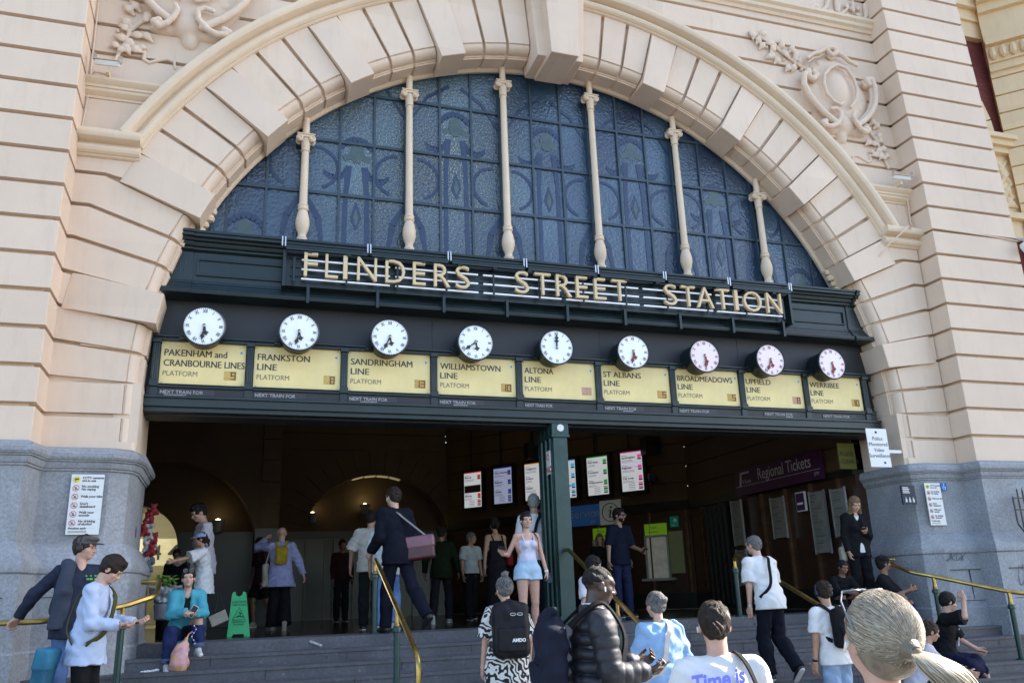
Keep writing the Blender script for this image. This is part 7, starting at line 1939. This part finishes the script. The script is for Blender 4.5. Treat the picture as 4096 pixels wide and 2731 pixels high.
Q.cap(ch + up * .15, ch + up * .15 + rt * .17, .085, .080, k=.03).cap(ch + up * .15, ch + up * .15 - rt * .17, .085, .080, k=.03)
Q.cap(P['nb'] - up * .04, P['nb'] + up * .05, .100, .085, k=.02, cut=1).cap(P['nb'] - up * .02, P['nb'] + up * .15, .064, .068, k=.006, op='s')
Q.wrinkle(.003, (22, 26, 20), 4); vol_object('puffer_jacket', [Q.vol(.008)], PUF, P['root'])
Q = Sculpt(); Q.cap(P['nb'] - up * .02, P['nb'] + up * .062, .078, .070, k=.01, cut=1).cap(P['nb'] - up * .03, P['nb'] + up * .15, .058, .060, k=.004, op='s'); vol_object('white_hood_edge', [Q.vol(.006)], WHT, P['root'])
earbud(P, 1)
phone(P, 'R', 'black phone held up by the man in the quilted jacket', (-.25, 1, .45), (-.2, -.3, 1))
t = thing_at(P, 'backpack', 'large dark navy roll top backpack on the man in the quilted jacket', 'backpack')
Q = Sculpt(); Rm = np.stack([rt, fw, up], 1); c = ch - fw * .30 - up * .14; Q.rbox(c + fw * .03, (.135, .085, .27), .04, Rm, k=.02).ell(c + up * .25 + fw * .02, (.11, .07, .09), Rm, k=.05).cap(c + up * .34 - rt * .08 + fw * .02, c + up * .34 + rt * .08 + fw * .02, .022, .022, k=.02).rbox(c - up * .08 - fw * .06, (.10, .02, .12), .015, Rm, k=.008); Q.wrinkle(.010, (13, 11, 14), 6)
vol_object('pack_body', [Q.vol(.010)], mat('navy_ripstop', (.010, .013, .026), rough=.7, spec=.15, var=.3, bump=.3, bscale=20), t)
m = MB()
for sg in (-1, 1): strap(m, P, smooth_pts([c + rt * sg * .09 + up * .26 + fw * .12, ch + up * .25 + rt * sg * .11 - fw * .03, ch + up * .24 + rt * sg * .12 + fw * .06, ch + up * .06 + rt * sg * .13 + fw * .165, wa + rt * sg * .17 + fw * .10]), .026, .007)
m.build('straps', BLK, t, local=True)
# 16 person climbing beside the post
P = person(-.36, -1.62, -.675, 150, 1.47, 'dark haired youth in white T-shirt coming down beside the green post',
    dict(lean=4, head=(-30, 12, 0), armL=((-.2, .1, -1), (0, .5, -.8)), armR=((.2, .2, -1), (0, .5, -.6)), legR=((.03, .4, -.8), (0, -.2, -1))), dict(skin='light', hair='black', mess=1, vol=.02, top=dict(mat=PINKW, sleeve='short', sl=.8, hem=.16, th=.028), bottom=dict(mat=DENIM), shoes=dict(mat=SHOEW)))
# 17 man in navy polo and sunglasses
P = person(1.80, 2.1, 0, 168, 1.74, 'tattooed man in navy polo, navy trousers and sunglasses standing in the hall mouth',
    dict(head=(-25, 2, 0), armR=((.22, .06, -1), (.10, .05, -1)), armL=((-.20, .05, -.95), (-.05, .75, -.25)), handR=dict(curl=.5), legR=((.07, .04, -1), (0, 0, -1)), legL=((-.07, .03, -1), (0, 0, -1))),
    dict(skin='tan', hair='black', quiff=1, beard='black', top=dict(mat=cloth('navy_polo_shirt', (.012, .016, .034)), sleeve='short', sl=.95, collar=1, vneck=.12, hem=.14), bottom=dict(mat=cloth('navy_chinos', (.020, .026, .070))), shoes=dict(mat=SHOEB)))
m = MB(); hd = P['hd']
for sg in (-1, 1): m.lathe([(.002, -.003), (.024, -.003), (.024, .003), (.002, .003)], tuple(hd(sg * .031, .104, .006)), axis='y', n=12)
m.tube([Vector(hd(a, b, .012)) for a, b in ((-.085, .0), (-.06, .095), (0, .105), (.06, .095), (.085, .0))], .003, n=6); m.build('sunglasses', BLACK, P['root'], local=True)
phone(P, 'L', 'black phone in the raised hand of the man in sunglasses', (.1, .8, .5), (0, -.4, 1))
# 18 people at the windows, and shadows in the hall
P = person(3.3, 6.3, 0, 200, 1.62, 'fair haired woman in black half hidden behind the navy polo man', dict(head=(10, 10, 0)), dict(f=1, skin='light', hair='gingerblonde', style='long', top=dict(mat=BLK, sleeve='long', hem=.14), bottom=dict(mat=BLK), shoes=dict(mat=SHOEB)))
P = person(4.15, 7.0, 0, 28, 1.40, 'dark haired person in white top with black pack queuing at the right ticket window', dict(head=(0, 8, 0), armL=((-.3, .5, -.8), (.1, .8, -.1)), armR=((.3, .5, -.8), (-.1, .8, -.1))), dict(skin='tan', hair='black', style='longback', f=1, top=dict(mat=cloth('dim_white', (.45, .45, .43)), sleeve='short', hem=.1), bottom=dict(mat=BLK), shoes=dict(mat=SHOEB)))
backpack(P, 'black backpack on the person at the ticket window', BLK, w_=.12, hgt=.2, dep=.06)
P = person(-5.35, 4.2, 0, 180, 1.31, 'person in black seen against the lit arcade at the left', dict(head=(0, 10, 0)), dict(skin='brown', hair='black', top=dict(mat=BLK, sleeve='long', hem=.14), bottom=dict(mat=BLK), shoes=dict(mat=SHOEB)))
P = person(-3.9, 6.0, 0, 240, 1.62, 'person in plum top walking away in the dark behind the yellow backpack', dict(lean=5, head=(0, 10, 0), legR=((.03, .3, -1), (0, -.1, -1)), legL=((-.03, -.2, -1), (0, -.5, -1))), dict(skin='brown', hair='black', mess=1, top=dict(mat=cloth('plum', (.05, .025, .04)), sleeve='short', hem=.14), bottom=dict(mat=BLK, kind='shorts', sl=.8), shoes=dict(mat=CANVAS)))
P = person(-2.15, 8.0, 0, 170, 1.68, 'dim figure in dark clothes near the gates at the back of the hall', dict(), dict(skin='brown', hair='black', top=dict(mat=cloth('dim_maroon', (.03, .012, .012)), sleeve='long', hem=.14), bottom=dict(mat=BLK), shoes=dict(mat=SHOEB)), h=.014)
# 19 woman in denim jacket
P = person(-.93, -4.45, -1.215, 2, 1.565, 'woman with grey bun in light denim jacket and blue skirt seen from behind',
    dict(lean=2, head=(-12, 4, 0), armL=((-.30, .02, -1), (.05, .35, -.9)), armR=((.34, .0, -1), (.05, .2, -1))),
    dict(f=1, girth=1.08, skin='light', hair='grey', style='bun', bun=(.03, -.10, .045), top=dict(mat=cloth('sky_denim', (.28, .44, .66), var=.12, nscale=4), sleeve='long', collar=1, hem=.03, th=.045, wr=.012, wf=(16, 22, 18), name='denim_jacket'),
         bottom=dict(mat=cloth('slate_blue_skirt', (.15, .20, .36)), kind='skirt', loose=.05, up=-.25, wr=.010), shoes=dict(mat=SHOEW)), h=.009)
strands(P, (.03, -.10, .045), 600, GRH, .0016, (.088, .108, .098), seed=6)
crossbody(P, 'cream bag on a wide cream strap across the denim jacket', cloth('cream_strap', (.62, .56, .52)), side=1, bag=(cloth('cream_bag', (.60, .58, .56)), (-.02, -.05, -.17), (.10, .05, .13)), w_=.022, cat='shoulder bag')
# 20 person in the lettered T-shirt
P = person(-2.34, -7.75, -1.215, 16, 1.52, 'dark haired person in white T-shirt lettered Time is across the back',
    dict(lean=2, head=(8, 2, 0), armL=((-.22, .1, -1), (.05, .3, -.9)), armR=((.22, .1, -1), (.05, .3, -.9))), dict(skin='light', hair='darkbrown', style='bun', bun=(-.01, -.118, -.02), vol=.008, girth=1.1, top=dict(mat=WHT, sleeve='short', sl=.9, hem=.18, th=.034, wr=.006), bottom=dict(mat=BLK), shoes=dict(mat=SHOEW)), h=.007)
strands(P, (-.01, -.125, -.02), 1100, DKH, .0011, (.083, .104, .093), seed=3)
m = MB(); ch, up, rt, fw = P['ch'], P['up'], P['rt'], P['fw']
vs_, fs_ = text_mesh('Time is', .108, bold=.004, align='CENTER')
out = []
for a, b, c in vs_:
    ux = a; ang = ux / .30; dd = .158 * math.cos(ang * .9) + .0; out.append(tuple(ch + rt * (.30 * math.sin(ang) * .9 - .045) - fw * (dd - .002) + up * (.075 + b + ux * .12) ))
mm_ = MB(); mm_.add(out, fs_); mm_.build('shirt_lettering', mat('periwinkle_print', (.20, .22, .72), var=0), P['root'], local=True)
t = thing_at(P, 'bag_strap', 'black bag strap over the right shoulder of the lettered T-shirt', 'strap'); m = MB(); strap(m, P, smooth_pts([ch + up * .10 + rt * .16 + fw * .12, ch + up * .232 + rt * .10 + fw * .02, ch + up * .17 + rt * .12 - fw * .115, ch + up * .0 + rt * .165 - fw * .15, P['wa'] + rt * .21 - fw * .12]), .016, .004); m.build('band', BLK, t, local=True)
earbud(P, -1)
# 21 older man climbing
P = person(1.86, -2.02, -.675, -6, 1.70, 'grey haired man in white short sleeved shirt bending forward as he climbs the steps',
    dict(lean=17, head=(-14, 6, 0), armL=((-.14, -.10, -1), (-.02, .10, -1)), armR=((.22, .20, -1), (-.1, .8, -.6)), handL=dict(curl=.3), legL=((-.02, .22, -1), (0, -.12, -1)), legR=((.05, .10, -1), (.12, -.70, -1)), footR=(.1, .8, -.75)),
    dict(skin='light', hair='grey', vol=.008, top=dict(mat=WHT, sleeve='short', sl=.85, sflare=.015, hem=.14, th=.034, collar=1, wr=.007, wf=(15, 22, 18)), bottom=dict(mat=NAVY, loose=.026), shoes=dict(mat=SHOEB, sole=SHOEW)), h=.009)
crossbody(P, 'black sling bag strap across the back of the bent grey haired man', BLK, side=1, w_=.018)
band(P, 'L', METALW, 'wrist_watch')
# 22 youth with headphones
P = person(1.72, -3.30, -1.215, -2, 1.615, 'youth in white T-shirt, jeans and blue headphones with a black backpack',
    dict(lean=4, head=(14, 6, 0), armL=((-.14, -.02, -1), (-.10, .12, -1)), armR=((.2, .1, -1), (0, .4, -.8)), legR=((.03, .1, -1), (0, 0, -1)), legL=((-.03, .0, -1), (0, -.1, -1))),
    dict(skin='tan', hair='darkbrown', mess=1, vol=.02, top=dict(mat=WHT, sleeve='short', sl=.75, sflare=.01, hem=.12, th=.026), bottom=dict(mat=LDENIM, loose=.035), shoes=dict(mat=SHOEW)), h=.009)
headphones(P, mat('blue_black_plastic', (.012, .02, .06), rough=.35, var=0)); backpack(P, 'black backpack with a hanging strap on the youth with headphones', BLK, w_=.14, hgt=.22, dep=.08); band(P, 'L', BLK, 'wrist_watch')
# 23 blonde woman in blazer
P = person(4.88, -.10, 0, 192, 1.70, 'blonde woman in black suit looking at her phone against the right jamb',
    dict(lean=3, head=(0, 24, 0), armR=((.16, -.02, -1), (-.05, .2, -1)), armL=((-.12, .02, -1), (.62, .75, .22)), handL=dict(curl=.8, n=(.2, -.2, 1)), legR=((.03, .03, -1), (0, -.02, -1)), legL=((-.03, .03, -1), (0, -.02, -1))),
    dict(f=1, skin='light', hair='gingerblonde', style='long', top=dict(mat=WHT, sleeve='long', hem=.10, vneck=.1, th=.006, wr=.0008, jacket=dict(mat=BLK, hem=.16, gap=.035, gapd=.03, wr=.004)), bottom=dict(mat=BLK), shoes=dict(mat=SHOEB)), h=.009)
phone(P, 'L', 'dark phone held by the blonde woman in the black suit', (.3, .9, .35), (0, -.35, 1))
crossbody(P, 'pale shoulder bag hanging behind the blonde woman in black', CANVAS, side=1, bag=(CANVAS, (.32, -.05, -.05), (.05, .07, .13)), w_=.008) if 0 else None
t = thing_at(P, 'white_bag', 'small white bag hanging at the side of the blonde woman in black', 'bag'); Q = Sculpt(); Q.rbox(P['pel'] + np.array([.24, -.06, -.08]), (.05, .07, .12), .04); vol_object('bag_body', [Q.vol(.012)], CANVAS, t)
m = MB(); m.tube([Vector(P['pel'] + np.array([.24, -.06, .02])), Vector(P['L']['soR'] + np.array([.02, 0, .075])), Vector(P['pel'] + np.array([.24, -.02, .02]))], .006, n=6); m.build('strap', CANVAS, t, local=True)
# 24 seated man in black cap
P = person(4.88, -.40, -.135, 138, 1.72, 'seated man in black cap and lettered black T-shirt at the right granite pier',
    dict(lean=14, head=(-30, -4, 0), armR=((.15, .50, -.75), (-.45, .8, .30)), armL=((-.15, .5, -.7), (.45, .8, .28)), handR=dict(curl=.9), handL=dict(curl=.9), legR=((.25, .8, .45), (.1, .1, -1)), legL=((-.25, .9, .30), (-.1, .1, -1))),
    dict(skin='brown', hair='black', top=dict(mat=BLK, sleeve='short', sl=.9, hem=.06, th=.030), bottom=dict(mat=DKDEN), shoes=dict(mat=SHOEB)), seat=True)
cap_hat(P, cloth('black_cap', (.012, .012, .014)))
mm_ = MB(); put_text(mm_, 'ROLL IN', .052, Vector(P['ch'] + P['fw'] * .170 + P['rt'] * .10 - P['up'] * .02), Vector(-P['rt']), Vector(P['up']), bold=.002); mm_.build('shirt_lettering', WHITE, P['root'], local=True)
P = person(4.36, -.12, 0, 185, 1.45, 'person all in black sitting in the shade behind the man in the black cap', dict(lean=25, head=(0, 15, 0), armR=((.1, .6, -.7), (-.2, .9, 0)), armL=((-.1, .6, -.7), (.2, .9, 0)), legR=((.15, .8, .4), (0, .1, -1)), legL=((-.15, .8, .4), (0, .1, -1))), dict(skin='brown', hair='black', top=dict(mat=BLK, sleeve='long', hem=.06), bottom=dict(mat=BLK), shoes=dict(mat=SHOEB)), seat=True)
# 25 cross-legged youth
P = person(4.66, -1.74, -.675, 140, 1.70, 'youth in black T-shirt sitting cross legged on the right steps with hand to his ear',
    dict(lean=12, head=(-30, 14, 0), armR=((.25, .62, .10), (-.28, .10, .95)), armL=((-.20, .30, -.9), (-.10, .75, -.5)), handR=dict(curl=.9, d=(-.4, -.4, .8)), handL=dict(curl=.8), legR=((.62, .75, -.16), (-.95, .15, -.22)), legL=((-.62, .75, -.16), (.95, .22, -.22)), footR=(-.8, .5, -.1), footL=(.8, .5, -.1)),
    dict(skin='light', hair='black', vol=.022, top=dict(mat=BLK, sleeve='short', sl=.95, sflare=.02, hem=.08, th=.036), bottom=dict(mat=cloth('indigo_trousers', (.014, .016, .045)), loose=.035)), seat=True)
m = MB(); r_ = random.Random(3)
for k in range(7): a, b = r_.uniform(-.06, .06), r_.uniform(-.05, .05); m.obox(Vector(P['ch'] + P['fw'] * .172 + P['rt'] * a - P['up'] * (.12 - b)), Vector(P['rt']) * r_.uniform(.008, .028), Vector(P['fw']) * .003, Vector(P['up']) * r_.uniform(.006, .02))
m.obox(Vector(P['ch'] + P['fw'] * .168 + P['up'] * .04), Vector(P['rt']) * .03, Vector(P['fw']) * .003, Vector(P['up']) * .008); m.build('shirt_print', WHITE, P['root'], local=True)
phone(P, 'L', 'dark phone in the lowered hand of the cross legged youth', (0, .9, -.2), (0, .3, 1))
# 26 curly head below
P = person(3.50, -2.45, -.945, 120, 1.66, 'curly haired person in white T-shirt sitting low on the steps beside the blonde head',
    dict(lean=22, head=(-10, 16, 0), armR=((.15, .55, -.8), (-.1, .95, -.15)), armL=((-.15, .55, -.8), (.1, .95, -.15)), legR=((.15, .8, .4), (0, .1, -1)), legL=((-.15, .8, .4), (0, .1, -1))), dict(skin='tan', hair='brown', style='curly', vol=.016, top=dict(mat=PINKW, sleeve='short', sl=.9, hem=.06, th=.03), bottom=dict(mat=CHAR), shoes=dict(mat=SHOEW)), h=.009, seat=True)

# 27 blonde woman right in front of the camera
P = person(-2.82, -9.4, -1.215, 9, 1.56, 'blonde woman with a ponytail and raised sunglasses, largest of all',
    dict(lean=0, head=(-4, -18, 0), armL=((-.15, .1, -1), (.05, .3, -.9)), armR=((.15, .1, -1), (.05, .3, -.9)), faceparts=1), dict(f=1, skin='light', hair='blonde', style='none_', top=dict(mat=WHT, sleeve='short', sl=.9, hem=.1, th=.022, collar=1, name='shirt'), bottom=dict(mat=BLK), shoes=dict(mat=SHOEW)), h=.008)
hd, Hm, root = P['hd'], P['Hm'], P['root']
q_ = Vector((-2.965, -9.563, 0.266)) - pworld(P, P['hc']); root.location = Vector(root.location) + Vector((q_.x, q_.y, q_.z))
for o_ in [c for c in root.children if c.name.startswith('hair')]: bpy.data.objects.remove(o_)
Q = Sculpt(); Q.ell(hd(0, -.020, .034), (.092, .112, .100), Hm, k=.01).ell(hd(0, -.05, -.02), (.078, .070, .070), Hm, k=.02).ell(hd(0, .118, -.040), (.082, .066, .082), Hm, k=.012, op='s')
for sg in (-1, 1): Q.ell(hd(sg * .098, .008, -.020), (.034, .030, .042), Hm, k=.006, op='s')
Q.ell(hd(0, -.135, .02), (.026, .03, .026), Hm, k=.02)
BASEH = mat('hair_blonde_root', (.24, .19, .13), rough=.5, col2=(.12, .09, .06), nscale=18, bump=.6, bscale=40)
vol_object('hair', [Q.vol(.005)], BASEH, root)
HS_ = [mat('hair_strand_%s' % n_, c_, rough=.45, var=.2, nscale=9, spec=.3) for n_, c_ in (('ash', (.29, .25, .19)), ('honey', (.36, .295, .205)), ('pale', (.50, .44, .34)), ('brown', (.14, .108, .078)))]
r_ = np.random.default_rng(11)
base = np.array(hd(0, -.150, .022)); ms = [MB() for _ in HS_]
def surf(u):                       # point on the hair shell in head coordinates
    u = nrm(u); return np.array([u[0] * .090, -.020 + u[1] * .110, .034 + u[2] * .100])
for k in range(1500):
    # start on the hairline, run over the skull to the tie
    ang = r_.uniform(-2.45, 2.45)
    st_ = np.array([math.sin(ang) * .98, .52 * math.cos(ang * .75) + .08, math.cos(ang) * .80 + .02]); st_ = nrm(st_ + r_.normal(size=3) * .07)
    en_ = nrm(np.array([0, -1, -.05]) + r_.normal(size=3) * .05); pts = []
    for t in np.linspace(0, 1, 11):
        u = st_ * (1 - t) + en_ * t; u = nrm(u); q = surf(u) * 1.0; lift = .005 * math.sin(t * math.pi) + r_.uniform(-.001, .0025)
        qq = q + nrm(q - np.array([0, -.02, .034])) * lift
        if t > .86: qq = qq * (1 - (t - .86) / .14) + np.array([0, -.150, .022]) * ((t - .86) / .14)
        pts.append(Vector(hd(*qq)))
    ms[int(r_.choice(4, p=[.36, .30, .16, .18]))].tube(pts, [.0004] + [.0011] * 9 + [.0008], n=4, smooth=True)
for k in range(700):            # the nape, combed up
    a_ = r_.uniform(-1.0, 1.0); st_ = nrm(np.array([math.sin(a_) * .95, -.55 * math.cos(a_) - .1, r_.uniform(-.95, -.35)])); en_ = nrm(np.array([0, -1, -.05]) + r_.normal(size=3) * .06); pts = []
    for t in np.linspace(0, 1, 8):
        u = nrm(st_ * (1 - t) + en_ * t); q = np.array([u[0] * .084, -.030 + u[1] * .100, .022 + u[2] * .104]) + u * (.002 + r_.uniform(0, .002))
        if t > .8: q = q * (1 - (t - .8) / .2) + np.array([0, -.150, .022]) * ((t - .8) / .2)
        pts.append(Vector(hd(*q)))
    ms[int(r_.choice(4, p=[.26, .12, .06, .56]))].tube(pts, [.0004] + [.0011] * 6 + [.0008], n=4, smooth=True)
tail = smooth_pts([base, base + Hm[:, 1] * -.035 + Hm[:, 0] * .015 + Hm[:, 2] * -.005, base + Hm[:, 1] * -.060 + Hm[:, 0] * .055 + Hm[:, 2] * -.040, base + Hm[:, 1] * -.07 + Hm[:, 0] * .105 + Hm[:, 2] * -.11, base + Hm[:, 1] * -.06 + Hm[:, 0] * .15 + Hm[:, 2] * -.20, base + Hm[:, 1] * -.05 + Hm[:, 0] * .17 + Hm[:, 2] * -.32], 5)
for k in range(760):
    a = r_.uniform(0, 6.28); rr = math.sqrt(r_.uniform(0, 1)); pts = []; ph = r_.uniform(0, 6)
    for i, p in enumerate(tail):
        t = i / (len(tail) - 1); wd = .012 + .056 * min(1, t * 3) * (1 - .25 * t); a2 = a + .7 * t + .12 * math.sin(t * 9 + ph)
        pts.append(Vector(p + (Hm[:, 0] * math.cos(a2) + Hm[:, 1] * math.sin(a2) * .7) * wd * rr))
    ms[int(r_.choice(4, p=[.30, .34, .26, .10]))].tube(pts, [.0012] + [.0017] * (len(tail) - 2) + [.0005], n=4, smooth=True)
for mb_, mt in zip(ms, HS_): mb_.build('hair_strands', mt, root, local=True, recalc=False, auto=False)
m = MB(); m.tube([Vector(base + (Hm[:, 0] * math.cos(t) + Hm[:, 2] * math.sin(t)) *   .0135 - Hm[:, 1] * .004) for t in np.linspace(0, 2 * math.pi, 16)], .0045, n=8); m.build('hair_tie', mat('brown_hair_tie', (.06, .04, .03), var=0), root, local=True)
m = MB()
for sg in (-1, 1):
    m.tube([Vector(hd(sg * .036 + .028 * math.cos(t), .078 - .020 * math.sin(t), .112 + .010 * math.sin(t))) for t in np.linspace(0, 2 * math.pi, 18)], .0019, n=6)
    m.tube([Vector(hd(*q)) for q in ((sg * .066, .076, .113), (sg * .094, .040, .098), (sg * .101, .0, .070), (sg * .100, -.03, .04))], .0022, n=6)
m.tube([Vector(hd(*q)) for q in ((-.010, .078, .114), (0, .078, .116), (.010, .078, .114))], .003, n=6)
t = thing_at(P, 'sunglasses', 'pale framed sunglasses pushed up on the blonde head closest to the camera', 'sunglasses'); m.build('frame', mat('pale_glasses_frame', (.22, .24, .27), rough=.3, var=0), t, local=True)
m = MB()
for sg in (-1, 1): m.loft([[Vector(hd(sg * .036 + .026 * math.cos(t), .078 - .019 * math.sin(t) + o_, .112 + .009 * math.sin(t) + o_)) for t in np.linspace(0, 2 * math.pi, 17)[:-1]] for o_ in (0, .002)])
m.build('lens', mat('smoked_lens', None), t, local=True)
earbud(P, -1)
